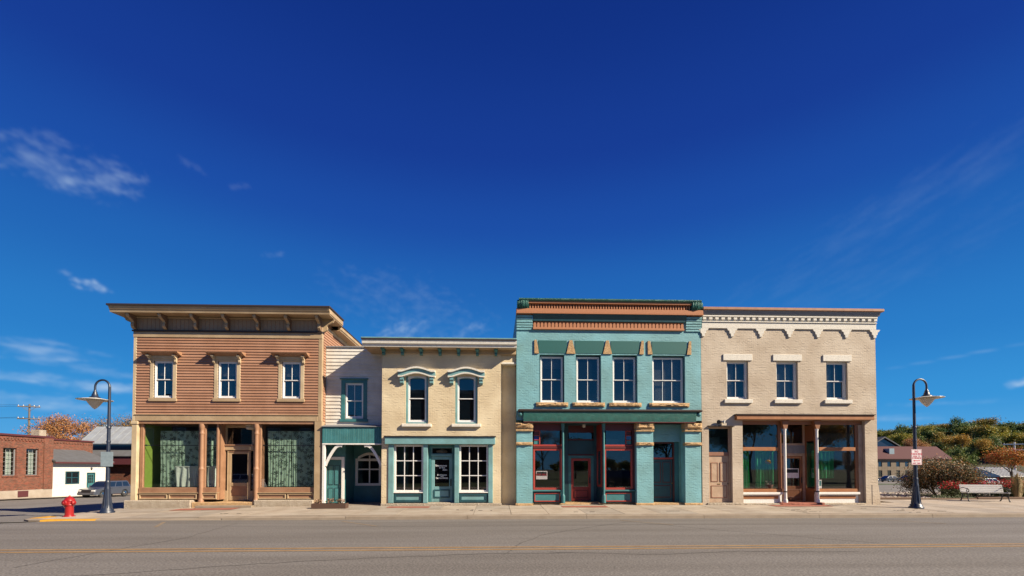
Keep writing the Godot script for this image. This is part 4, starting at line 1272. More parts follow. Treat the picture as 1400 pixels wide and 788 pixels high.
# ---------------------------------------------------------------- the cream brick shop
func cream_shop() -> void:
	var b := thing("cream_shop", "two-storey cream brick shop with arched windows and light teal shop front", "building")
	var xl := -5.34
	var xr := 0.231
	var yt := 7.140
	var wins := [[-3.714, 0], [-1.402, 1]]
	var hs := []
	for w in wins:
		hs.append([w[0] - 0.53, w[0] + 0.53, 3.828, 6.085])
	var sf := [-5.018, -0.154, -0.1, 2.866]
	part(b, "front_wall", wall_mesh(xl, xr, -0.15, yt, 0.0, 0.3, hs + [sf]), mt.brick_cream)
	part(b, "recessed_wall", mb().box(xr, 0.945, -0.15, 6.759, -0.72, -0.42), mt.brick_cream)
	part(b, "recess_upper", mb().box(xr, 0.94, 6.759, yt, -0.72, -0.1), mt.brick_cream)
	part(b, "recess_ledge", mb().bev(xr + 0.01, 0.94, 6.759 - 0.07, 6.759 + 0.02, -0.42, -0.06), mt.stone_white)
	# cornice
	part(b, "bed_moulding", mb().bev(xl + 0.02, 0.93, yt - 0.02, yt + 0.16, -0.1, 0.06), mt.trim_tan)
	var so := yt + 0.16
	part(b, "soffit", mb().box(xl - 0.72, 0.94, so, so + 0.05, -0.8, 0.55), mt.trim_tan)
	part(b, "fascia", mb().sweep(PackedVector2Array([Vector2(0.5, so + 0.05), Vector2(0.58, so + 0.0), Vector2(0.60, so + 0.10), Vector2(0.66, so + 0.14), Vector2(0.68, so + 0.30), Vector2(0.5, so + 0.30)]), xl - 0.76, 0.945, 0), mt.stone_white)
	part(b, "fascia_return", mb().bev(xl - 0.76, xl - 0.6, so + 0.05, so + 0.30, -0.8, 0.499), mt.stone_white)
	part(b, "gutter", mb().bev(xl - 0.79, 0.945, so + 0.301, so + 0.36, -0.9, 0.72), mt.dark_trim)
	part(b, "roof_edge", mb().bev(xl - 0.80, 0.945, so + 0.361, so + 0.42, -0.9, 0.70), mt.teal_light)
	var br := scroll_bracket(0.27, 0.34, 0.13)
	for k in 7:
		part(b, "modillion", br, mt.teal_mid, V(lerpf(-5.244, -0.012, k / 6.0), so - 0.002, 0.061))
	# arched windows with hood mouldings
	for i in 2:
		var h: Array = hs[i]
		var cx: float = wins[i][0]
		var y1: float = h[3]
		var spring := y1 - 0.17
		var w := double_hung(b, h[0] + 0.10, h[1] - 0.10, h[2] + 0.08, y1 - 0.005, -0.10, 1, mt.sash_white, mt.glass_upper, 0.52)
		part(w, "teal_frame", frame_mesh(h[0] + 0.004, h[1] - 0.004, h[2] + 0.004, y1 - 0.004, -0.15, -0.05, 0.095, 0.075), mt.teal_light)
		var sp := PackedVector2Array([Vector2(h[0] + 0.1, y1 - 0.01), Vector2(h[1] - 0.1, y1 - 0.01)])
		for k in 9:
			var t := k / 8.0
			sp.append(Vector2(lerpf(h[1] - 0.1, h[0] + 0.1, t), spring + 0.11 * sin(t * PI)))
		part(w, "arch_head", mb().sweep(sp, -0.099, -0.045, 2), mt.sash_white)
		# hood: a raised band that rises in the middle, with a lip, on two corbels
		for q in [[0.0, 0.17, 0.17, mt.teal_light, "hood"], [0.17, 0.25, 0.25, mt.stone_white, "hood_lip"], [-0.06, 0.0, 0.21, mt.stone_white, "hood_edge"]]:
			var ho := PackedVector2Array()
			var under := PackedVector2Array()
			for k in 21:
				var t := k / 20.0
				var rise: float = 0.17 * pow(maxf(0.0, sin(clampf((t - 0.1) / 0.8, 0, 1) * PI)), 1.2)
				var x := lerpf(cx - 0.86, cx + 0.86, t)
				ho.append(Vector2(x, y1 - 0.02 + q[1] + rise))
				under.append(Vector2(x, y1 - 0.02 + q[0] + rise))
			under.reverse()
			ho.append_array(under)
			part(w, q[4], mb().sweep(ho, 0.001, q[2], 2), q[3])
		for s in [-1, 1]:
			part(w, "corbel", mb().sweep(PackedVector2Array([Vector2(0.001, y1 - 0.08), Vector2(0.17, y1 - 0.08), Vector2(0.17, y1 - 0.2), Vector2(0.12, y1 - 0.27), Vector2(0.13, y1 - 0.34), Vector2(0.06, y1 - 0.40), Vector2(0.001, y1 - 0.41)]), cx + s * 0.69 - 0.085, cx + s * 0.69 + 0.085, 0), mt.teal_light)
		part(w, "sill", mb().bev(h[0] - 0.16, h[1] + 0.16, h[2] - 0.15, h[2], -0.05, 0.13, 0.02), mt.stone_white)
	# shop front
	var y1 := 2.866
	part(b, "front_cornice", mb().bev(-5.166, -0.044, y1, 3.209, -0.05, 0.16, 0.015), mt.teal_light)
	part(b, "front_cornice_cap", mb().bev(-5.204, -0.009, 3.209, 3.251, -0.05, 0.22, 0.01), mt.dark_trim)
	var yb := 0.131
	var ysl := 0.642
	for q in [[-5.018, -4.781], [-3.405, -3.201], [-1.948, -1.743], [-0.366, -0.154]]:
		part(b, "pilaster", mb().bev(q[0], q[1], yb, y1, -0.25, 0.05), mt.teal_light)
	for q in [[-4.781, -3.405], [-1.743, -0.366]]:
		var w := grp(b, "shop_window")
		part(w, "frame", frame_mesh(q[0] + 0.005, q[1] - 0.005, ysl, y1 - 0.01, -0.22, -0.06, 0.085), mt.white_paint)
		part(w, "sill", mb().bev(q[0] + 0.002, q[1] - 0.002, ysl - 0.05, ysl - 0.001, -0.22, 0.04), mt.white_paint)
		lites(w, q[0] + 0.09, q[1] - 0.09, ysl + 0.085, y1 - 0.095, -0.12, 3, 3, 0.04, mt.sash_white, mt.glass_shop)
		part(b, "bulkhead", mb().box(q[0] + 0.001, q[1] - 0.001, yb, ysl - 0.051, -0.25, -0.06), mt.teal_light)
		panel(b, "bulkhead_panel", q[0] + 0.03, q[1] - 0.03, yb + 0.04, ysl - 0.07, -0.01, mt.teal_dark, mt.teal_light, 0.10, 0.045)
	var dx0 := -3.201
	var dx1 := -1.948
	var zd := -0.3
	var d := grp(b, "door")
	var lx0 := dx0 + 0.12
	var lx1 := dx1 - 0.12
	var ly1 := 2.318
	part(b, "door_frame", frame_mesh(dx0 + 0.001, dx1 - 0.001, yb, y1 - 0.005, zd - 0.12, zd - 0.0, 0.115, 0.0), mt.teal_mid)
	part(b, "transom_bar", mb().bev(lx0, lx1, ly1, ly1 + 0.10, zd - 0.12, zd + 0.03), mt.teal_light)
	part(b, "transom_pane", mb().box(lx0 + 0.04, lx1 - 0.04, ly1 + 0.13, y1 - 0.16, zd - 0.07, zd - 0.062), mt.glass_shop)
	part(b, "transom_frame", frame_mesh(lx0 + 0.001, lx1 - 0.001, ly1 + 0.101, y1 - 0.121, zd - 0.1, zd - 0.03, 0.04), mt.teal_light)
	var gy0 := 0.881
	var gy1 := 2.164
	part(d, "leaf", mb().bev(lx0 + 0.005, lx0 + 0.16, yb + 0.02, ly1 - 0.005, zd - 0.09, zd - 0.03).bev(lx1 - 0.16, lx1 - 0.005, yb + 0.02, ly1 - 0.005, zd - 0.09, zd - 0.03).bev(lx0 + 0.161, lx1 - 0.161, gy1, ly1 - 0.005, zd - 0.09, zd - 0.03).bev(lx0 + 0.161, lx1 - 0.161, yb + 0.02, gy0, zd - 0.09, zd - 0.03), mt.teal_light)
	panel(d, "panel", lx0 + 0.13, lx1 - 0.13, 0.352, 0.745, zd - 0.005, mt.teal_dark, mt.teal_light, 0.055, 0.024)
	part(d, "pane", mb().box(lx0 + 0.161, lx1 - 0.161, gy0, gy1, zd - 0.07, zd - 0.062), mt.glass_door)
	part(d, "handle", mb().bev(lx1 - 0.11, lx1 - 0.05, gy0 + 0.02, gy0 + 0.36, zd - 0.029, zd + 0.01, 0.01), mt.iron)
	var cx := (lx0 + lx1) / 2
	var rows := [["Treasures", 0.99, 0.085, -0.05], ["of the", 0.89, 0.07, 0.0], ["Attic", 0.79, 0.07, 0.14], ["Antiques", 0.55, 0.075, 0.0], ["and", 0.48, 0.06, 0.0], ["Collectibles", 0.40, 0.075, 0.0]]
	for r in rows:
		text_on(d, r[0], V(cx + r[3], gy0 + r[1], zd - 0.058), r[2], mt.lettering)
	part(b, "threshold", mb().bev(dx0, dx1, -0.02, yb + 0.015, -0.4, -0.05), mt.stone_grey)
	part(b, "plinth_stone", mb().bev(xl - 0.02, xr + 0.02, -0.15, 0.114, -0.2, 0.06, 0.02), mt.stone_grey)
	part(b, "ceiling", mb().box(sf[0], sf[1], y1 - 0.003, y1 + 0.05, -1.3, -0.31), mt.inside_wall)
	shell(b, xl, 0.94, -0.15, so + 0.3, -0.73, 12.0, mt.brick_cream, 3.415)
	part(b, "side_return", mb().box(xl, xl + 0.24, -0.15, yt, -0.729, -0.301), mt.brick_cream)
	rebase(b, V((xl + xr) / 2, 0, 0))
	var lt := thing("hanging_light", "pale ceiling light seen through glass above lettered teal door", "light", V(cx - 0.08, y1 - 0.004, -1.0))
	part(lt, "rod", mb().tube([V(0, -0.2, 0), V(0, 0, 0)], [0.012], 6), mt.enamel)
	part(lt, "shade", mb().lathe(V(0, -0.36, 0), [[0.12, 0], [0.26, 0.02], [0.28, 0.10], [0.06, 0.17]], 16), mt.frosted)


# ---------------------------------------------------------------- the teal brick store
func teal_store() -> void:
	var rng := RandomNumberGenerator.new()
	rng.seed = 23
	var b := thing("teal_store", "two-storey teal painted brick store with terracotta dentil cornice and red shop front", "building")
	var xl := 0.962
	var xr := 9.835
	var ycor := 8.300
	var yf := 4.517
	var hs := []
	for q in [[737.5, 771.6], [787, 821.8], [837, 871.5], [891.5, 937]]:
		hs.append(q)
	var W := [[2.052, 3.237, 2], [3.782, 4.994, 2], [5.535, 6.747, 2], [7.461, 9.058, 3]]
	var holes := []
	for q in W:
		holes.append([q[0], q[1], 4.866, 7.158])
	part(b, "upper_wall", wall_mesh(xl, xr, yf - 0.5, 8.758, 0.0, 0.35, holes), mt.brick_teal)
	# windows
	for q in W:
		var w := double_hung(b, q[0] + 0.05, q[1] - 0.05, 4.883, 7.088, -0.16, q[2], mt.sash_white, mt.glass_upper)
		part(w, "outer_frame", frame_mesh(q[0] + 0.002, q[1] - 0.002, 4.866 + 0.002, 7.158 - 0.002, -0.3, -0.2, 0.06, 0.02), mt.teal_dark)
		var drop: float = [0.24, 0.0, 0.1, 0.94][W.find(q)]
		if drop > 0.0:
			part(w, "blind", mb().box(q[0] + 0.07, q[1] - 0.07, lerpf(7.088, 4.883, drop), 7.088 - 0.04, -0.42, -0.41), mt.blind)
		var sl := stone_block((q[1] - q[0]) + 0.34, 0.19, 0.34, rng, 0.045)
		part(w, "sill", sl, mt.sandstone, V((q[0] + q[1]) / 2, 4.866 - 0.098, 0.0))
	# flat green lintels between sandstone wedges
	var ly0 := 7.211
	var ly1 := 7.825
	for q in [[1.944, 3.408], [3.698, 5.194], [5.416, 6.903], [7.398, 9.190]]:
		part(b, "lintel", mb().bev(q[0] + 0.05, q[1] - 0.05, ly0, ly1, -0.1, 0.02, 0.008), mt.green_tooled)
	for q in [[1.809, 2.024, 0.0, 0.5], [3.331, 3.768, 0.35, 0.65], [5.085, 5.514, 0.35, 0.65], [6.832, 7.044, 0.5, 1.0], [7.242, 7.469, 0.0, 0.5], [9.136, 9.350, 0.5, 1.0]]:
		var p := PackedVector2Array([Vector2(q[0], ly0 - 0.02), Vector2(q[1], ly0 - 0.02), Vector2(lerpf(q[0], q[1], q[3]), ly1 + 0.01), Vector2(lerpf(q[0], q[1], q[2]), ly1 + 0.01)])
		part(b, "wedge_stone", mb().sweep(p, -0.05, 0.055, 2), mt.sandstone)
	# cornice with two rows of dentils
	var yl := 8.723
	var d0 := 1.736
	var d1 := 8.994
	part(b, "dentil_band", mb().bev(d0, d1, 8.328, 8.434, -0.05, 0.10, 0.01), mt.terracotta)
	part(b, "dentil_backing", mb().box(d0, d1, 8.437, yl, -0.10, 0.003), mt.terracotta)
	var dn := mb().sweep(PackedVector2Array([Vector2(-0.066, 0.0), Vector2(0.066, 0.0), Vector2(0.066, 0.15), Vector2(0.045, 0.20), Vector2(0.0, 0.22), Vector2(-0.045, 0.20), Vector2(-0.066, 0.15)]), 0.0, 0.085, 2).mesh()
	var n := 42
	for k in n:
		part(b, "dentil", dn, mt.terracotta, V(lerpf(d0 + 0.09, d1 - 0.09, k / (n - 1.0)), 8.436, 0.0))
	for q in [[xl, 1.718], [9.087, xr]]:
		for k in 6:
			var a := 8.300 + k * 0.118
			part(b, "corbel_course", mb().bev(q[0] - 0.005, q[1], a, a + 0.10, -0.1, 0.05 + 0.018 * k, 0.01), mt.brick_teal)
	part(b, "shade_cove", mb().sweep(PackedVector2Array([Vector2(-0.05, yl + 0.001), Vector2(0.11, yl + 0.001), Vector2(0.13, yl + 0.10), Vector2(0.20, yl + 0.22), Vector2(0.24, yl + 0.30), Vector2(-0.05, yl + 0.30)]), d0 + 0.001, d1 + 0.06, 0), mt.teal_dark)  # shade of the recess under the cornice, put into the dark teal colour
	var y2 := yl + 0.301
	part(b, "red_line", mb().bev(xl - 0.03, xr + 0.03, y2, y2 + 0.05, -0.1, 0.28), mt.terracotta)
	part(b, "terracotta_band", mb().bev(xl - 0.02, xr + 0.02, y2 + 0.05, y2 + 0.25, -0.2, 0.25, 0.015), mt.terracotta)
	var y3 := y2 + 0.25
	part(b, "dentil_backing", mb().box(xl + 0.1, xr - 0.1, y3, y3 + 0.26, -0.2, 0.06), mt.terracotta)
	var dm := mb().bev(-0.033, 0.033, 0.0, 0.19, 0.05, 0.21, 0.008).mesh()
	n = 62
	for k in n:
		part(b, "dentil", dm, mt.terracotta, V(lerpf(xl + 0.5, xr - 0.5, k / (n - 1.0)), y3 + 0.012, 0.0))
	part(b, "cap_bed", mb().bev(xl + 0.03, xr - 0.03, y3 + 0.23, y3 + 0.33, -0.2, 0.29), mt.terracotta)
	part(b, "cap_moulding", mb().sweep(PackedVector2Array([Vector2(-0.3, y3 + 0.33), Vector2(0.30, y3 + 0.33), Vector2(0.37, y3 + 0.38), Vector2(0.38, y3 + 0.43), Vector2(0.30, y3 + 0.47), Vector2(-0.3, y3 + 0.50)]), xl + 0.10, xr - 0.10, 0), mt.green_dark)
	for s in [-1, 1]:   # rolled leaf ornaments at the two ends of the cap
		var cx := xl + 0.28 if s < 0 else xr - 0.28
		var m := mb()
		for k in 7:
			var x := cx + (k - 3) * 0.075
			var r := 0.27 - 0.014 * absf(k - 3.0) - 0.006 * (k if s > 0 else 6 - k)
			m.lathe(V(x - 0.04, y3 + 0.22, 0.14), [[r * 0.75, 0.0], [r, 0.012], [r * 1.03, 0.04], [r, 0.066], [r * 0.75, 0.08]], 18, true, Vector3.RIGHT)
		part(b, "end_ornament", m, mt.green_dark)
	# storefront cornice with a rounded iron top and ball ends
	part(b, "shop_cornice_top", mb().bev(1.023, 9.748, 4.402, yf, -0.05, 0.33, 0.04), mt.dark_trim)
	part(b, "shop_cornice", mb().sweep(PackedVector2Array([Vector2(-0.05, 3.945), Vector2(0.17, 3.945), Vector2(0.20, 4.064), Vector2(0.25, 4.308), Vector2(0.26, 4.398), Vector2(-0.05, 4.398)]), 1.282, 9.483, 0), mt.green_dark)
	part(b, "red_drip", mb().bev(1.282, 9.483, 3.896, 3.942, -0.05, 0.19), mt.red_deep)
	for x in [1.126, 9.624]:
		part(b, "cornice_ball", mb().lathe(V(x, 4.294, 0.16), [[0.01, -0.11], [0.08, -0.08], [0.11, 0.0], [0.08, 0.08], [0.01, 0.11]], 14), mt.teal_mid)
	# piers with rock-faced stone
	var yb := 0.092
	var yp := 3.893
	for q in [[0.954, 1.713], [6.674, 7.483], [9.015, 9.795]]:
		var w: float = q[1] - q[0]
		var cx: float = (q[0] + q[1]) / 2
		part(b, "pier", mb().bev(q[0], q[1], yb, yp, -0.5, 0.0, 0.01), mt.brick_teal)
		part(b, "cap_stone", stone_block(w + 0.06, 0.27, 0.42, rng, 0.06), mt.sandstone, V(cx, 3.764, 0.0))
		part(b, "cap_course", stone_block(w + 0.05, 0.09, 0.38, rng, 0.008), mt.sandstone, V(cx, 3.541, 0.0))
		part(b, "band_stone", stone_block(w + 0.03, 0.15, 0.26, rng, 0.04), mt.sandstone, V(cx, 2.905, 0.0))
		part(b, "foot_stone", stone_block(w + 0.08, 0.14, 0.24, rng, 0.02), mt.sandstone, V(cx, yb - 0.06, 0.0))
	var zg := -0.28
	# display bays
	for q in [[1.713, 3.134, 1.852, 3.043, 0], [5.203, 6.674, 5.273, 6.471, 1]]:
		var w := grp(b, "shop_window")
		var gy0 := 0.818
		var gy1 := 2.620
		part(w, "frame", frame_mesh(q[2] - 0.085, q[3] + 0.085, gy0 - 0.10, gy1 + 0.06, zg - 0.08, zg + 0.03, 0.085, 0.10), mt.red_paint)
		part(w, "pane", mb().box(q[2], q[3], gy0, gy1, zg - 0.03, zg - 0.022), mt.glass_shop)
		part(w, "mullion_side", mb().box(q[0], q[2] - 0.086, gy0 - 0.1, yp, zg - 0.12, zg).box(q[3] + 0.086, q[1], gy0 - 0.1, yp, zg - 0.12, zg), mt.red_deep)
		var ty0 := 2.881
		var ty1 := 3.555
		part(w, "transom_sill", mb().bev(q[2] - 0.085, q[3] + 0.085, ty0 - 0.085, ty0, zg - 0.08, zg + 0.03), mt.red_paint)
		part(w, "transom_rail", mb().bev(q[2] - 0.085, q[3] + 0.085, gy1 + 0.061, ty0 - 0.086, zg - 0.08, zg + 0.05), mt.red_deep)
		part(w, "transom_head", mb().box(q[2] - 0.085, q[3] + 0.085, ty1, yp, zg - 0.08, zg + 0.0), mt.red_deep)
		var sq: float = 0.24
		var m0: float = q[2] - 0.04 if q[4] == 0 else q[3] + 0.04 - sq
		var g0: float = m0 + sq + 0.05 if q[4] == 0 else q[2] - 0.0
		var g1: float = q[3] if q[4] == 0 else m0 - 0.05
		part(w, "transom_pane", mb().box(g0, g1, ty0, ty1, zg - 0.03, zg - 0.022), mt.glass_upper)
		part(w, "transom_bar", mb().bev(m0 + sq if q[4] == 0 else m0 - 0.05, m0 + sq + 0.05 if q[4] == 0 else m0, ty0, ty1, zg - 0.06, zg + 0.02), mt.red_paint)
		for k in 3:
			part(w, "stained_pane", mb().box(m0, m0 + sq, ty0 + k * 0.22 + 0.02, ty0 + k * 0.22 + 0.2, zg - 0.03, zg - 0.02), [mt.teal_mid, mt.stained_blue, mt.red_deep][k])
			part(w, "stained_bar", mb().bev(m0, m0 + sq, ty0 + k * 0.22 + 0.2, ty0 + k * 0.22 + 0.24, zg - 0.05, zg + 0.01), mt.red_paint)
		part(w, "sill", mb().bev(q[0], q[1], gy0 - 0.17, gy0 - 0.101, zg - 0.1, zg + 0.12), mt.teal_mid)
		part(b, "bulkhead", mb().box(q[0], q[1], yb, gy0 - 0.171, zg - 0.15, zg + 0.0), mt.teal_dark)
		panel(b, "bulkhead_panel", q[2] - 0.04, q[3] + 0.02, yb + 0.06, gy0 - 0.24, zg + 0.04, mt.red_paint, mt.teal_mid, 0.05, 0.038)
	for x in [3.182, 5.140]:
		part(b, "iron_column", mb().lathe(V(x, yb, -0.16), [[0.10, 0], [0.10, 0.35], [0.065, 0.4], [0.06, 0.45], [0.055, yp - yb - 0.35], [0.075, yp - yb - 0.3], [0.08, yp - yb - 0.15], [0.1, yp - yb]], 12), mt.teal_mid)
	# recessed entrance
	var ex0 := 3.273
	var ex1 := 5.067
	var zd := -1.35
	var cxd := 4.27
	for s in [[ex0 - 0.06, ex0], [ex1, ex1 + 0.06]]:
		var g := grp(b, "entry_side")
		part(g, "bulkhead", mb().box(s[0], s[1], yb, yb + 0.75, zd, zg - 0.13), mt.teal_dark)
		part(g, "frame", mb().box(s[0], s[1], yb + 0.751, yb + 0.85, zd, zg - 0.13).box(s[0], s[1], yb + 2.5, yp, zd, zg - 0.13).box(s[0], s[1], yb + 0.85, yb + 2.5, zg - 0.22, zg - 0.13).box(s[0], s[1], yb + 0.85, yb + 2.5, zd, zd + 0.1), mt.red_paint)
		part(g, "pane", mb().box(s[0] + 0.02, s[0] + 0.028, yb + 0.85, yb + 2.5, zd + 0.1, zg - 0.22), mt.glass_shop)
	part(b, "entry_ceiling", mb().box(1.713, 6.674, yp, yp + 0.06, -1.6, -0.02), mt.teal_dark)
	part(b, "entry_wall", mb().box(ex0, cxd - 0.64, yb, yp, zd - 0.1, zd).box(cxd + 0.64, ex1, yb, yp, zd - 0.1, zd), mt.teal_dark)
	var door := grp(b, "door")
	part(b, "door_frame", frame_mesh(cxd - 0.64, cxd + 0.64, yb, yb + 2.30, zd - 0.1, zd + 0.01, 0.14, 0.0), mt.teal_mid)
	part(b, "transom_panel", mb().bev(cxd - 0.64, cxd + 0.64, yb + 2.36, yb + 3.06, zd - 0.1, zd + 0.0), mt.teal_dark)
	part(b, "transom_rail", mb().bev(cxd - 0.66, cxd + 0.66, yb + 2.301, yb + 2.36, zd - 0.1, zd + 0.04).bev(cxd - 0.66, cxd + 0.66, yb + 3.061, yb + 3.13, zd - 0.1, zd + 0.04), mt.red_deep)
	part(b, "transom_pane", mb().box(cxd - 0.6, cxd + 0.6, yb + 3.13, yb + 3.45, zd - 0.05, zd - 0.042), mt.glass_upper)
	part(b, "transom_head", mb().box(cxd - 0.64, cxd + 0.64, yb + 3.45, yp, zd - 0.1, zd + 0.0), mt.red_deep)
	var a0 := cxd - 0.5
	var a1 := cxd + 0.5
	part(door, "leaf", mb().bev(a0, a0 + 0.13, yb + 0.02, yb + 2.155, zd - 0.07, zd - 0.02).bev(a1 - 0.13, a1, yb + 0.02, yb + 2.155, zd - 0.07, zd - 0.02).bev(a0 + 0.131, a1 - 0.131, yb + 2.03, yb + 2.155, zd - 0.07, zd - 0.02).bev(a0 + 0.131, a1 - 0.131, yb + 0.02, yb + 0.72, zd - 0.07, zd - 0.02), mt.red_paint)
	part(door, "pane", mb().box(a0 + 0.131, a1 - 0.131, yb + 0.72, yb + 2.03, zd - 0.05, zd - 0.042), mt.glass_door)
	panel(door, "panel", a0 + 0.15, a1 - 0.15, yb + 0.18, yb + 0.56, zd - 0.0, mt.red_deep, mt.red_paint, 0.03, 0.018)
	part(door, "handle", mb().bev(a1 - 0.09, a1 - 0.04, yb + 0.9, yb + 1.2, zd - 0.019, zd + 0.02, 0.01), mt.iron)
	part(b, "doorstep", stone_block(6.731 - 1.679, 0.2, 1.6, rng, 0.015), mt.sandstone, V((6.731 + 1.679) / 2, yb - 0.1, -0.69))
	# side door to the upper floor
	var sx0 := 7.483
	var sx1 := 9.015
	var zs := -0.72
	part(b, "stair_side", mb().box(sx1 - 0.02, sx1, yb, yp, zs, -0.49).box(sx0, sx0 + 0.02, yb, yp, zs, -0.49), mt.teal_light)
	part(b, "stair_header", mb().box(sx0 + 0.021, sx1 - 0.021, yb + 2.95, yp, zs - 0.05, zs + 0.16), mt.brick_teal)
	var fx1 := sx1 - 0.24
	part(b, "stair_jamb", mb().box(fx1, sx1 - 0.021, yb, yb + 2.95, zs - 0.1, zs + 0.02), mt.teal_mid)
	part(b, "stair_frame", frame_mesh(sx0 + 0.021, fx1, yb, yb + 2.949, zs - 0.1, zs + 0.03, 0.07, 0.0), mt.red_deep)
	part(b, "stair_transom_bar", mb().bev(sx0 + 0.09, fx1 - 0.071, yb + 2.1, yb + 2.19, zs - 0.1, zs + 0.04), mt.red_paint)
	part(b, "stair_transom_pane", mb().box(sx0 + 0.09, fx1 - 0.071, yb + 2.19, yb + 2.88, zs - 0.06, zs - 0.052), mt.glass_upper)
	var sd := grp(b, "side_door")
	part(sd, "leaf", mb().bev(sx0 + 0.095, fx1 - 0.075, yb + 0.02, yb + 2.095, zs - 0.09, zs - 0.04), mt.teal_dark)
	var lx := sx0 + 0.095
	var lw := fx1 - 0.075 - lx
	for q in [[0.10, 0.47, 0.95, 1.98], [0.55, 0.92, 0.95, 1.98], [0.10, 0.92, 0.22, 0.82]]:
		panel(sd, "panel", lx + lw * q[0], lx + lw * q[1], yb + q[2], yb + q[3], zs - 0.03, mt.red_deep, mt.teal_dark, 0.035, 0.009)
	part(sd, "knob", mb().lathe(V(lx + lw * 0.96, yb + 0.92, zs - 0.038), [[0.012, 0.0], [0.028, 0.03], [0.02, 0.055], [0.005, 0.06]], 10, true, Vector3.BACK), mt.brass)
	part(b, "stair_step", stone_block(sx1 - sx0, 0.16, 0.75, rng, 0.012), mt.sandstone, V((sx0 + sx1) / 2, yb - 0.08, -0.3))
	shell(b, xl, xr, -0.15, y3, -0.5, 12.5, mt.brick_teal, yp + 0.1)
	part(b, "lower_return", mb().box(xl, xl + 0.24, yb, yf - 0.5, -0.499, -0.36), mt.brick_teal)
	rebase(b, V((xl + xr) / 2, 0, 0))
	# paper sign in the left window
	var sg := thing("window_sign", "white framed sign with red letters in teal store's left window", "sign", V(2.184, 1.216, zg - 0.06))
	part(sg, "board", mb().bev(-0.27, 0.27, 0.0, 0.40, -0.012, 0.0, 0.004), mt.sign_white)
	part(sg, "black_band", mb().box(-0.235, 0.235, 0.17, 0.365, 0.0, 0.003), mt.sign_black)
	text_on(sg, "FOR SALE", V(0, 0.225, 0.006), 0.085, mt.sign_red)
	var lt := thing("soffit_light", "small round light under ceiling of teal store's entrance", "light", V(4.316, yp, -0.8))
	part(lt, "plate", mb().lathe(V(0, -0.03, 0), [[0.10, 0], [0.10, 0.03]], 12), mt.enamel)
	part(lt, "globe", mb().lathe(V(0, -0.15, 0), [[0.01, 0], [0.07, 0.02], [0.09, 0.07], [0.06, 0.12]], 12), mt.frosted)


func stone_block(w: float, h: float, d: float, rng: RandomNumberGenerator, amp: float) -> MB:
	# a rock-faced block centred on x and y, its face bulging unevenly towards +z
	var m := mb()
	var nx := maxi(4, int(w / 0.11))
	var ny := 4
	var g := []
	for j in ny + 1:
		var r := []
		for i in nx + 1:
			var edge := i == 0 or i == nx or j == 0 or j == ny
			r.append(V(lerpf(-w / 2, w / 2, float(i) / nx), lerpf(-h / 2, h / 2, float(j) / ny) + (0.0 if edge else rng.randf_range(-0.01, 0.01)), d * 0.2 + (rng.randf_range(-0.5, 0.2) * amp if edge else amp * rng.randf_range(0.4, 1.7))))
		g.append(r)
	for j in ny:
		for i in nx:
			m.tri(g[j][i], g[j][i + 1], g[j + 1][i + 1])
			m.tri(g[j][i], g[j + 1][i + 1], g[j + 1][i])
	var zb := -d * 0.8
	for i in nx:
		m.quad(g[ny][i], g[ny][i + 1], V(g[ny][i + 1].x, h / 2, zb), V(g[ny][i].x, h / 2, zb))
		m.quad(V(g[0][i].x, -h / 2, zb), V(g[0][i + 1].x, -h / 2, zb), g[0][i + 1], g[0][i])
	for j in ny:
		m.quad(g[j][nx], V(w / 2, g[j][nx].y, zb), V(w / 2, g[j + 1][nx].y, zb), g[j + 1][nx])
		m.quad(V(-w / 2, g[j][0].y, zb), g[j][0], g[j + 1][0], V(-w / 2, g[j + 1][0].y, zb))
	m.quad(V(w / 2, -h / 2, zb), V(-w / 2, -h / 2, zb), V(-w / 2, h / 2, zb), V(w / 2, h / 2, zb))
	return m


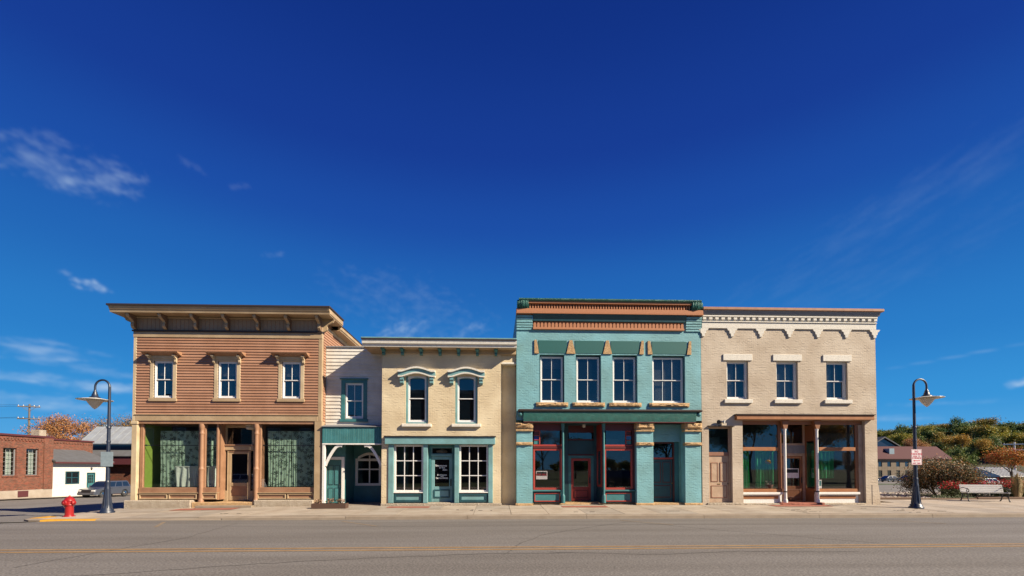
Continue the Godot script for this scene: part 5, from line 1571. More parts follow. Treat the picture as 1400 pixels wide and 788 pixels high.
# ---------------------------------------------------------------- the tan brick store
func tan_store() -> void:
	var rng := RandomNumberGenerator.new()
	rng.seed = 24
	var b := thing("tan_store", "two-storey tan brick store with white corbelled cornice and green curtained shop front", "building")
	var xl := 9.845
	var xr := 18.476
	var yt := 9.108
	var W := [11.612, 14.057, 16.528]
	var holes := []
	for x in W:
		holes.append([x - 0.53, x + 0.53, 5.052, 6.933])
	var sf := [11.830, 17.869, -0.1, 4.061]
	var dr := [10.178, 11.317, -0.1, 3.743]
	part(b, "front_wall", wall_mesh(xl, xr, -0.15, yt, 0.0, 0.3, holes + [sf, dr]), mt.brick_tan)
	part(b, "corner_foot", mb().sweep(PackedVector2Array([Vector2(xr - 0.3, -0.1), Vector2(xr + 0.10, -0.1), Vector2(xr + 0.07, 0.5), Vector2(xr + 0.002, 0.95), Vector2(xr - 0.3, 0.95)]), -0.32, 0.015, 2), mt.brick_tan)
	for i in 3:
		var h: Array = holes[i]
		var w := double_hung(b, h[0] + 0.03, h[1] - 0.03, h[2] + 0.03, h[3] - 0.03, -0.13, 2, mt.sash_white, mt.glass_upper)
		part(w, "outer_frame", frame_mesh(h[0] + 0.002, h[1] - 0.002, h[2] + 0.002, h[3] - 0.002, -0.28, -0.10, 0.06), mt.stone_white)
		part(w, "lintel", mb().bev(h[0] - 0.18, h[1] + 0.19, h[3] + 0.0, h[3] + 0.31, -0.1, 0.05, 0.012), mt.stone_white)
		part(w, "sill", mb().bev(h[0] - 0.15, h[1] + 0.16, h[2] - 0.18, h[2], -0.1, 0.10, 0.012), mt.stone_white)
		part(w, "blind", mb().box(h[0] + 0.08, h[0] + (0.48 if i != 1 else 0.9), h[2] + 0.1, h[3] - 0.1, -0.36, -0.35), mt.blind)
	# cornice
	part(b, "corbel_band", mb().bev(xl + 0.02, xr + 0.015, 8.479, 8.765, -0.1, 0.06), mt.stone_white)
	var nP := 7
	for k in nP:
		var x := lerpf(xl + 0.10, xr - 0.06, k / (nP - 1.0))
		part(b, "pendant", mb().sweep(PackedVector2Array([Vector2(x - 0.26, 8.483), Vector2(x + 0.26, 8.483), Vector2(x + 0.20, 8.376), Vector2(x + 0.15, 8.376), Vector2(x + 0.13, 8.233), Vector2(x + 0.08, 8.233), Vector2(x + 0.06, 8.090), Vector2(x - 0.06, 8.090), Vector2(x - 0.08, 8.233), Vector2(x - 0.13, 8.233), Vector2(x - 0.15, 8.376), Vector2(x - 0.20, 8.376)]), 0.001, 0.058, 2), mt.stone_white)
	part(b, "lower_ledge", mb().bev(xl + 0.02, xr + 0.03, 8.769, 8.822, -0.1, 0.10), mt.stone_white)
	part(b, "dentil_backing", mb().box(xl + 0.01, xr + 0.002, 8.826, 9.072, -0.1, 0.03), mt.stone_white)
	part(b, "dentil_rail", mb().bev(xl + 0.02, xr + 0.03, 9.015, 9.087, -0.1, 0.14), mt.stone_white)
	var dn := mb().bev(-0.085, 0.085, 0.0, 0.13, 0.02, 0.12, 0.01).mesh()
	for k in 29:
		part(b, "dentil", dn, mt.stone_white, V(lerpf(xl + 0.13, xr - 0.06, k / 28.0), 8.879, 0.0))
	part(b, "dark_line", mb().box(xl + 0.02, xr + 0.02, 9.087, 9.130, -0.1, 0.12), mt.fascia_grey)
	part(b, "cornice_fascia", mb().sweep(PackedVector2Array([Vector2(-0.2, 9.130), Vector2(0.15, 9.130), Vector2(0.22, 9.308), Vector2(-0.2, 9.308)]), xl + 0.02, xr + 0.12, 0), mt.fascia_grey)
	part(b, "coping", mb().bev(xl + 0.0, xr + 0.26, 9.308, 9.444, -0.4, 0.28, 0.02), mt.coping)
	# storefront beam
	part(b, "beam", mb().bev(11.445, 18.200, 4.075, 4.294, -0.05, 0.20, 0.012), mt.orange_wood)
	part(b, "beam_cap", mb().bev(11.402, 18.237, 4.298, 4.337, -0.05, 0.26, 0.01), mt.dark_trim)
	# side door
	var zd := -0.2
	var d := grp(b, "side_door")
	part(b, "door_hood", mb().bev(dr[0] - 0.06, dr[1] + 0.08, 3.743, 3.793, -0.05, 0.10, 0.01), mt.dark_trim)
	part(b, "door_frame", frame_mesh(dr[0] + 0.003, dr[1] - 0.003, 0.0, dr[3] - 0.003, zd - 0.1, zd + 0.03, 0.075, 0.0), mt.door_tan)
	part(b, "door_transom_bar", mb().bev(dr[0] + 0.08, dr[1] - 0.08, 2.350, 2.526, zd - 0.1, zd + 0.03), mt.door_line)
	part(b, "door_transom_pane", mb().box(dr[0] + 0.08, dr[1] - 0.08, 2.530, dr[3] - 0.08, zd - 0.05, zd - 0.042), mt.glass_upper)
	var lx0 := dr[0] + 0.082 as float
	var lx1 := dr[1] - 0.082 as float
	part(d, "leaf", mb().bev(lx0, lx1, 0.1, 2.347, zd - 0.07, zd - 0.01), mt.door_tan)
	for q in [[0.10, 0.45, 1.10, 2.03], [0.55, 0.90, 1.10, 2.03], [0.10, 0.90, 0.32, 0.92]]:
		panel(d, "panel", lerpf(lx0, lx1, q[0]), lerpf(lx0, lx1, q[1]), q[2], q[3], zd + 0.002, mt.door_line, mt.door_tan, 0.04, 0.011)
	part(d, "knob", mb().lathe(V(lerpf(lx0, lx1, 0.94), 1.0, zd - 0.008), [[0.012, 0.0], [0.03, 0.03], [0.02, 0.055], [0.005, 0.06]], 10, true, Vector3.BACK), mt.iron)
	part(d, "mail_slot", mb().bev(lerpf(lx0, lx1, 0.42), lerpf(lx0, lx1, 0.58), 0.97, 1.01, zd - 0.009, zd + 0.008, 0.004), mt.brass)
	part(b, "side_step", stone_block(dr[1] - dr[0] + 0.2, 0.16, 0.5, rng, 0.012), mt.stone_grey, V((dr[0] + dr[1]) / 2, 0.02, -0.05))
	# display windows
	var zg := -0.2
	var y1 := 3.990
	var ym0 := 2.593
	var ym1 := 2.770
	var yg0 := 0.752
	var yg1 := 3.870
	part(b, "head_rail", mb().bev(sf[0] + 0.002, sf[1] - 0.002, yg1, sf[3] - 0.002, zg - 0.1, zg + 0.03), mt.brown_wood)
	for q in [[11.923, 13.678, 11.845, 13.836], [15.660, 17.523, 15.530, 17.654]]:
		var w := grp(b, "shop_window")
		part(w, "post", mb().bev(q[2], q[0], yg0, yg1, zg - 0.08, zg + 0.03), mt.orange_wood)
		part(w, "post", mb().bev(q[1], q[3], yg0, yg1, zg - 0.08, zg + 0.03), mt.brown_wood)
		part(w, "middle_rail", mb().bev(q[0], q[1], ym0, ym1, zg - 0.08, zg + 0.04), mt.orange_wood)
		part(w, "sill", mb().bev(q[2], q[3], yg0 - 0.15, yg0, zg - 0.08, zg + 0.05), mt.orange_wood)
		part(w, "sill_lip", mb().bev(q[2], q[3], yg0 - 0.27, yg0 - 0.16, zg - 0.1, zg + 0.12), mt.white_paint)
		part(w, "pane", mb().box(q[0], q[1], yg0, ym0, zg - 0.03, zg - 0.022), mt.glass_shop)
		part(w, "transom_pane", mb().box(q[0], q[1], ym1, yg1, zg - 0.03, zg - 0.022), mt.glass_door)
		part(b, "bulkhead", mb().box(q[2], q[3], 0.05, yg0 - 0.271, zg - 0.12, zg + 0.0), mt.white_paint)
		part(b, "bulkhead_panel", mb().bev(q[0] + 0.0, q[1] - 0.02, 0.27, 0.42, zg + 0.0, zg + 0.02, 0.006), mt.orange_wood)
	part(b, "end_post", mb().bev(17.658, sf[1] - 0.004, 0.05, yg1, zg - 0.12, zg + 0.06), mt.door_tan)
	for x in [13.915, 15.501]:
		var y0 := 0.1
		var H := 3.655 - y0
		part(b, "column", mb().lathe(V(x, y0, -0.04), [[0.10, 0], [0.10, 0.12], [0.075, 0.16], [0.07, 0.2], [0.066, 0.5], [0.062, H - 0.1], [0.08, H - 0.06], [0.08, H]], 14), mt.white_paint)
		part(b, "column_head", mb().sweep(PackedVector2Array([Vector2(x - 0.08, y0 + H + 0.001), Vector2(x + 0.08, y0 + H + 0.001), Vector2(x + 0.18, sf[3] - 0.005), Vector2(x - 0.18, sf[3] - 0.005)]), -0.13, 0.04, 2), mt.brown_wood)
		part(b, "column_collar", mb().lathe(V(x, y0 + 0.5, -0.04), [[0.085, 0], [0.09, 0.02], [0.085, 0.05]], 14), mt.iron)
	# recessed entrance
	var ex0 := 13.843
	var ex1 := 15.523
	var ze := -0.95
	part(b, "entry_side", mb().box(ex0 - 0.05, ex0, 0.05, yg1, ze, zg - 0.13), mt.brown_wood)
	var sg := grp(b, "side_window")
	part(sg, "frame", mb().box(ex1, ex1 + 0.05, 0.05, 0.75, ze, zg - 0.13).box(ex1, ex1 + 0.05, 3.1, yg1, ze, zg - 0.13).box(ex1, ex1 + 0.05, 0.75, 3.1, ze, ze + 0.08), mt.brown_wood)
	part(sg, "pane", mb().box(ex1 + 0.02, ex1 + 0.028, 0.75, 3.1, ze + 0.08, zg - 0.13), mt.glass_shop)
	part(b, "entry_ceiling", mb().box(11.845, sf[1] - 0.01, yg1 + 0.2, yg1 + 0.25, -1.7, zg - 0.11), mt.white_paint)
	var cx := 14.88
	part(b, "entry_wall", mb().box(ex0, cx - 0.66, 0.1, yg1 + 0.2, ze - 0.1, ze).box(cx + 0.66, ex1, 0.1, yg1 + 0.2, ze - 0.1, ze), mt.door_tan)
	part(b, "entry_frame", frame_mesh(cx - 0.66, cx + 0.66, 0.1, 2.5, ze - 0.1, ze + 0.02, 0.13, 0.0), mt.door_tan)
	part(b, "entry_panel", mb().bev(cx - 0.66, cx + 0.66, 2.501, 2.9, ze - 0.1, ze + 0.02), mt.fascia_grey)
	part(b, "entry_transom_frame", frame_mesh(cx - 0.66, cx + 0.66, 2.901, yg1 + 0.2, ze - 0.1, ze + 0.02, 0.1), mt.door_tan)
	part(b, "entry_transom_pane", mb().box(cx - 0.56, cx + 0.56, 3.0, yg1 + 0.1, ze - 0.05, ze - 0.042), mt.glass_door)
	var en := grp(b, "door")
	var a0 := cx - 0.525
	var a1 := cx + 0.525
	part(en, "leaf", mb().bev(a0, a0 + 0.13, 0.12, 2.365, ze - 0.07, ze - 0.01).bev(a1 - 0.13, a1, 0.12, 2.365, ze - 0.07, ze - 0.01).bev(a0 + 0.131, a1 - 0.131, 2.24, 2.365, ze - 0.07, ze - 0.01).bev(a0 + 0.131, a1 - 0.131, 0.12, 0.86, ze - 0.07, ze - 0.01), mt.brown_wood)
	part(en, "pane", mb().box(a0 + 0.131, a1 - 0.131, 0.86, 2.24, ze - 0.05, ze - 0.042), mt.glass_door)
	panel(en, "panel", a0 + 0.12, a1 - 0.12, 0.28, 0.70, ze + 0.008, mt.door_line, mt.brown_wood, 0.04, 0.017)
	part(en, "handle", mb().bev(a1 - 0.09, a1 - 0.04, 1.0, 1.3, ze - 0.009, ze + 0.03, 0.01), mt.iron)
	part(b, "doorstep", stone_block(ex1 - ex0 + 0.5, 0.16, 1.5, rng, 0.02), mt.concrete_red, V((ex0 + ex1) / 2, 0.02, -0.24))
	part(b, "plinth_stone", stone_block(11.830 - dr[1] + 0.0, 0.14, 0.25, rng, 0.02), mt.stone_grey, V((11.830 + dr[1]) / 2, 0.03, -0.0))
	part(b, "plinth_stone", stone_block(17.887 - 15.602, 0.14, 0.25, rng, 0.02), mt.stone_grey, V((17.887 + 15.602) / 2, 0.0, -0.02))
	part(b, "plinth_stone", stone_block(13.728 - 11.830, 0.14, 0.25, rng, 0.02), mt.stone_grey, V((13.728 + 11.830) / 2, 0.0, -0.02))
	shell(b, xl + 0.01, xr, -0.15, yt - 0.02, -0.3, 13.0, mt.brick_tan, yg1 + 0.26)
	rebase(b, V((xl + xr) / 2, 0, 0))
	# things in and on it
	var s := thing("door_sign", "white and grey notice hung in brown door of tan store", "sign", V(cx - 0.03, 1.5, ze - 0.03))
	part(s, "board", mb().bev(-0.38, 0.38, -0.24, 0.24, -0.005, 0.0, 0.002), mt.sign_white)
	part(s, "dark_band", mb().box(-0.34, 0.34, 0.02, 0.2, 0.0, 0.002), mt.sign_black)
	curtain("green_curtain", "narrow green curtain at side door end of tan store's left window", 11.937, 12.366, yg0 + 0.02, ym0 - 0.02, zg - 0.24, mt.curtain_green, 31, 0.05, 3)
	curtain("green_curtain", "wide green curtain beside desk lamp in tan store's left window", 12.688, 13.639, yg0 + 0.02, ym0 - 0.02, zg - 0.24, mt.curtain_green, 32, 0.05, 6)
	curtain("green_curtain", "green curtain in right display window of tan store", 15.692, 16.833, yg0 + 0.5, ym0 - 0.02, zg - 0.45, mt.curtain_green, 33, 0.06, 6)
	curtain("green_curtain", "green curtain behind side glass of tan store's entrance", ex1 + 0.1, ex1 + 0.7, 0.8, 3.0, ze - 0.25, mt.curtain_green, 34, 0.05, 3)
	var lamp := thing("flood_light", "white floodlight on wall above tan side door", "light", V(10.743, 3.973, 0.0))
	part(lamp, "box", mb().bev(-0.06, 0.06, -0.06, 0.06, 0.0, 0.05), mt.iron)
	part(lamp, "head", mb().lathe(V(0.02, 0.0, 0.05), [[0.03, 0], [0.05, 0.05], [0.09, 0.12], [0.10, 0.16]], 12, true, V(0.8, -0.1, 0.6).normalized()), mt.enamel)
	part(lamp, "head", mb().lathe(V(-0.02, 0.0, 0.05), [[0.03, 0], [0.05, 0.05], [0.09, 0.12], [0.10, 0.16]], 12, true, V(-0.8, -0.1, 0.6).normalized()), mt.iron)
	var dl := thing("desk_lamp", "copper desk lamp hanging over plants in tan store window", "lamp", V(13.298, 2.157, zg - 0.13))
	part(dl, "shade", mb().lathe(V(0.0, 0.0, 0.0), [[0.04, 0.16], [0.07, 0.1], [0.14, 0.0]].map(func(q): return [q[0], 0.16 - q[1]]), 14, true, V(-0.5, -0.6, 0.4).normalized()), mt.brass)
	part(dl, "arm", mb().tube([V(0, 0, 0), V(0.12, 0.25, -0.05), V(0.14, 0.42, -0.08)], [0.012], 6), mt.brass)
	var pc := thing("picture_card", "small blue and white card in corner of tan store's right window", "card", V(15.819, yg0 + 0.01, zg - 0.12), 0.3)
	part(pc, "sheet", mb().bev(-0.13, 0.13, 0.0, 0.42, -0.01, 0.0, 0.003), mt.sign_white)
	part(pc, "picture", mb().box(-0.1, 0.1, 0.12, 0.38, 0.0, 0.003), mt.teal_mid)
	part(pc, "stand", mb().bev(-0.05, 0.05, 0.0, 0.25, -0.08, -0.011, 0.003), mt.sign_white)
	var bk := thing("flower_basket", "small dark basket with pale dried flowers behind tan store glass", "basket", V(13.298, yg0 + 0.0, zg - 0.12))
	part(bk, "basket", mb().lathe(V(0, 0, 0), [[0.13, 0], [0.17, 0.12], [0.18, 0.2]], 12), mt.planter_wood)
	var fl := mb()
	fl.colored = true
	for k in 130:
		leaf(fl, V(rng.randf_range(-0.2, 0.2), rng.randf_range(0.18, 0.38), rng.randf_range(-0.1, 0.1)), 0.03, rng, [[0.5, 0.45, 0.4], [0.1, 0.16, 0.06], [0.4, 0.3, 0.25]][rng.randi() % 3])
	part(bk, "flowers", fl, mt.leaf)
	var tb := thing("display_table", "dark display table behind tan store's left window", "table", V(12.796, 0.1, zg - 0.75))
	part(tb, "top", mb().bev(-0.78, 0.78, 0.72, 0.77, -0.3, 0.3), mt.inside_floor)
	for sx in [-0.7, 0.7]:
		for sz in [-0.24, 0.24]:
			part(tb, "leg", mb().bev(sx - 0.03, sx + 0.03, -0.05, 0.719, sz - 0.03, sz + 0.03, 0.005), mt.inside_floor)


# ---------------------------------------------------------------- street furniture
func street_lamp(at: Vector3, side: float, label: String, h: float) -> Node3D:
	var o := thing("street_lamp", label, "street lamp", at, 0.0, "curved navy street lamps")
	part(o, "base", mb().lathe(V(0, 0, 0), [[0.27, 0.0], [0.27, 0.07], [0.225, 0.09], [0.225, 0.16], [0.17, 0.20], [0.14, 0.36], [0.115, 0.72], [0.10, 1.0], [0.11, 1.03], [0.09, 1.10], [0.085, 1.28], [0.10, 1.30], [0.078, 1.36]], 16), mt.lamp_navy)
	for k in 8:
		var a := TAU * k / 8
		part(o, "flute", mb().tube([V(cos(a) * 0.165, 0.2, sin(a) * 0.165), V(cos(a) * 0.115, 0.72, sin(a) * 0.115), V(cos(a) * 0.10, 1.0, sin(a) * 0.10)], [0.02, 0.014, 0.008], 6), mt.lamp_navy)
	part(o, "post", mb().lathe(V(0, 1.36, 0), [[0.075, 0.0], [0.068, 1.6], [0.08, 1.62], [0.08, 1.68], [0.066, 1.7], [0.062, 2.2], [0.085, 2.22], [0.085, 2.27], [0.058, 2.3], [0.05, h - 1.36 - 0.32]], 14), mt.lamp_navy)
	for s in [-1, 1]:
		part(o, "banner_hook", mb().tube([V(0, 3.62, 0), V(s * 0.12, 3.66, 0), V(s * 0.16, 3.74, 0)], [0.015], 6), mt.lamp_navy)
	var pts := []
	for k in 15:
		var a := PI * k / 14.0
		pts.append(V(side * 0.3 * (1 - cos(a)), h - 0.32 + 0.3 * sin(a), 0))
	pts.append(V(side * 0.6, h - 0.45, 0))
	part(o, "arm", mb().tube(pts, [0.05, 0.046, 0.042, 0.04], 10), mt.lamp_navy)
	var y := h - 0.45
	part(o, "head", mb().lathe(V(side * 0.6, y - 0.36, 0), [[0.20, 0.0], [0.19, 0.05], [0.12, 0.09], [0.10, 0.18], [0.07, 0.24], [0.085, 0.27], [0.05, 0.30], [0.045, 0.37]], 16), mt.lamp_navy)
	part(o, "disc", mb().lathe(V(side * 0.6, y - 0.40, 0), [[0.22, 0.0], [0.60, -0.035], [0.61, -0.02], [0.25, 0.045]], 28), mt.enamel)
	part(o, "globe", mb().lathe(V(side * 0.6, y - 0.82, 0), [[0.01, 0.0], [0.08, 0.06], [0.19, 0.20], [0.27, 0.33], [0.275, 0.40], [0.25, 0.425]], 20), mt.frosted)
	return o


func furniture() -> void:
	var l1 := street_lamp(V(-16.44, walk_y(-16.44, 1.54) - 0.002, 1.54), -1.0, "navy street lamp with arm curving left, beside red hydrant", 5.66)
	var sb := grp(l1, "sign")
	part(sb, "plate", mb().bev(-0.22, 0.22, 1.96, 2.58, 0.085, 0.093, 0.002), mt.sign_back)
	part(sb, "strap", mb().bev(-0.09, 0.09, 2.05, 2.09, -0.08, 0.084, 0.004).bev(-0.09, 0.09, 2.45, 2.49, -0.08, 0.084, 0.004), mt.chrome)
	sb.rotation.y = deg_to_rad(12)
	var l2 := street_lamp(V(18.74, walk_y(18.74, 1.7) - 0.002, 1.7), 1.0, "navy street lamp with arm curving right and a red lettered sign", 5.80)
	var s2 := grp(l2, "sign", "white no parking sign with red lettering and arrow")
	part(s2, "plate", mb().bev(-0.24, 0.24, 1.93, 2.62, 0.088, 0.095, 0.003), mt.sign_white)
	part(s2, "border", frame_mesh(-0.225, 0.225, 1.945, 2.605, 0.0951, 0.097, 0.012), mt.sign_red)
	var rows := [["NO", 2.485, 0.085], ["PARKING", 2.375, 0.085], ["HERE TO", 2.285, 0.06], ["CORNER", 2.195, 0.075], ["ANY TIME", 1.98, 0.055]]
	for r in rows:
		text_on(s2, r[0], V(0, r[1] + r[2] * 0.42, 0.0965), r[2], mt.sign_red)
	part(s2, "arrow", mb().sweep(PackedVector2Array([Vector2(-0.17, 2.115), Vector2(-0.09, 2.155), Vector2(-0.09, 2.13), Vector2(0.16, 2.13), Vector2(0.16, 2.10), Vector2(-0.09, 2.10), Vector2(-0.09, 2.075)]), 0.095, 0.098, 2), mt.sign_red)
	part(s2, "strap", mb().bev(-0.09, 0.09, 2.03, 2.07, -0.08, 0.087, 0.004).bev(-0.09, 0.09, 2.48, 2.52, -0.08, 0.087, 0.004), mt.chrome)
	s2.position.x = -0.02
	# hydrant
	var hp := V(-16.86, walk_y(-16.86, 2.78) - 0.002, 2.78)
	var h := thing("fire_hydrant", "red cast-iron fire hydrant standing behind yellow painted kerb", "hydrant", hp, -0.15)
	part(h, "base", mb().lathe(V(0, 0, 0), [[0.19, 0], [0.19, 0.035], [0.15, 0.04], [0.15, 0.07]], 18), mt.hydrant_red)
	part(h, "barrel", mb().lathe(V(0, 0.07, 0), [[0.135, 0], [0.13, 0.36], [0.165, 0.37], [0.17, 0.40], [0.15, 0.42], [0.155, 0.56]], 20), mt.hydrant_red)
	part(h, "bonnet", mb().lathe(V(0, 0.60, 0), [[0.18, 0.03], [0.18, 0.055], [0.165, 0.06], [0.145, 0.11], [0.10, 0.155], [0.055, 0.175], [0.05, 0.19], [0.03, 0.195], [0.03, 0.235]], 20), mt.hydrant_red)
	for s in [[1, 0], [-1, 0], [0, 1]]:
		var d := V(s[0], 0, s[1])
		var r := 0.075 if s[1] == 0 else 0.10
		var nz := part(h, "nozzle", mb().lathe(V(0, 0.55, 0) + d * 0.10, [[r * 0.8, 0], [r * 0.85, 0.05], [r * 1.1, 0.055], [r * 1.1, 0.11], [r * 0.9, 0.12], [0.025, 0.122], [0.025, 0.16]], 14, true, d), mt.hydrant_red)
		part(nz, "chain", mb().tube([V(0, 0.55, 0) + d * 0.2 + V(0, -r, 0), V(0, 0.42, 0) + d * 0.22, V(0, 0.36, 0) + d * 0.17], [0.008], 5), mt.chrome)
	for k in 8:
		var a := TAU * k / 8
		part(h, "bolt", mb().lathe(V(cos(a) * 0.155, 0.655, sin(a) * 0.155), [[0.014, -0.03], [0.014, 0.012], [0.006, 0.018]], 6), mt.hydrant_red)
	# bench
	var bn := thing("park_bench", "white slatted bench with black scrolled iron arms beside planting bed", "bench", V(25.45, walk_y(25.4, -1.5) + 0.003, -1.45), deg_to_rad(-16))
	for k in 4:
		part(bn, "back_slat", mb().bev(-0.93, 0.93, 0.47 + k * 0.098, 0.555 + k * 0.098, -0.245 - k * 0.028, -0.215 - k * 0.028, 0.008), mt.bench_slat)
	for k in 5:
		part(bn, "seat_slat", mb().bev(-0.93, 0.93, 0.425 + 0.004 * k, 0.45 + 0.004 * k, -0.18 + k * 0.09, -0.10 + k * 0.09, 0.006), mt.bench_slat)
	for s in [-0.86, 0.86]:
		part(bn, "leg", mb().tube([V(s, 0, 0.30), V(s, 0.06, 0.25), V(s, 0.2, 0.2), V(s, 0.40, 0.22), V(s, 0.42, 0.26)], [0.032, 0.026, 0.022], 8), mt.iron)
		part(bn, "leg", mb().tube([V(s, 0, -0.34), V(s, 0.08, -0.27), V(s, 0.25, -0.2), V(s, 0.42, -0.21), V(s, 0.65, -0.285), V(s, 0.88, -0.345)], [0.032, 0.026, 0.024], 8), mt.iron)
		part(bn, "seat_bearer", mb().tube([V(s, 0.40, -0.21), V(s, 0.405, 0.25)], [0.022], 8), mt.iron)
		part(bn, "stretcher", mb().tube([V(s, 0.22, -0.20), V(s, 0.28, 0.0), V(s, 0.2, 0.2)], [0.018], 8), mt.iron)
		var arm := []
		for k in 17:
			var t := k / 16.0
			var a := t * TAU * 0.95
			arm.append(V(s, 0.56 + 0.09 * cos(a) * (1 - 0.35 * t), 0.20 + 0.10 * sin(a) * (1 - 0.35 * t)))
		part(bn, "arm_scroll", mb().tube(arm, [0.018], 8), mt.iron)
		part(bn, "arm", mb().tube([V(s, 0.68, -0.28), V(s, 0.70, -0.1), V(s, 0.66, 0.12), V(s, 0.65, 0.2)], [0.02], 8), mt.iron)
	part(bn, "tie_rod", mb().tube([V(-0.86, 0.25, -0.2), V(0.86, 0.25, -0.2)], [0.012], 6), mt.iron)


# ---------------------------------------------------------------- vehicles
func side_wheel(parent: Node3D, x: float, z: float, r: float) -> void:
	var s := signf(z)
	var w := grp(parent, "wheel")
	var up := V(0, 0, s)
	part(w, "tyre", mb().lathe(V(x, r, z - s * 0.11), [[r * 0.62, 0.0], [r * 0.95, 0.01], [r, 0.04], [r, 0.17], [r * 0.95, 0.205], [r * 0.66, 0.21]], 22, true, up), mt.rubber)
	part(w, "rim", mb().lathe(V(x, r, z - s * 0.11), [[r * 0.63, 0.205], [r * 0.62, 0.216], [r * 0.5, 0.213], [r * 0.42, 0.218], [r * 0.15, 0.221], [r * 0.12, 0.232], [0.01, 0.234]], 20, true, up), mt.chrome)


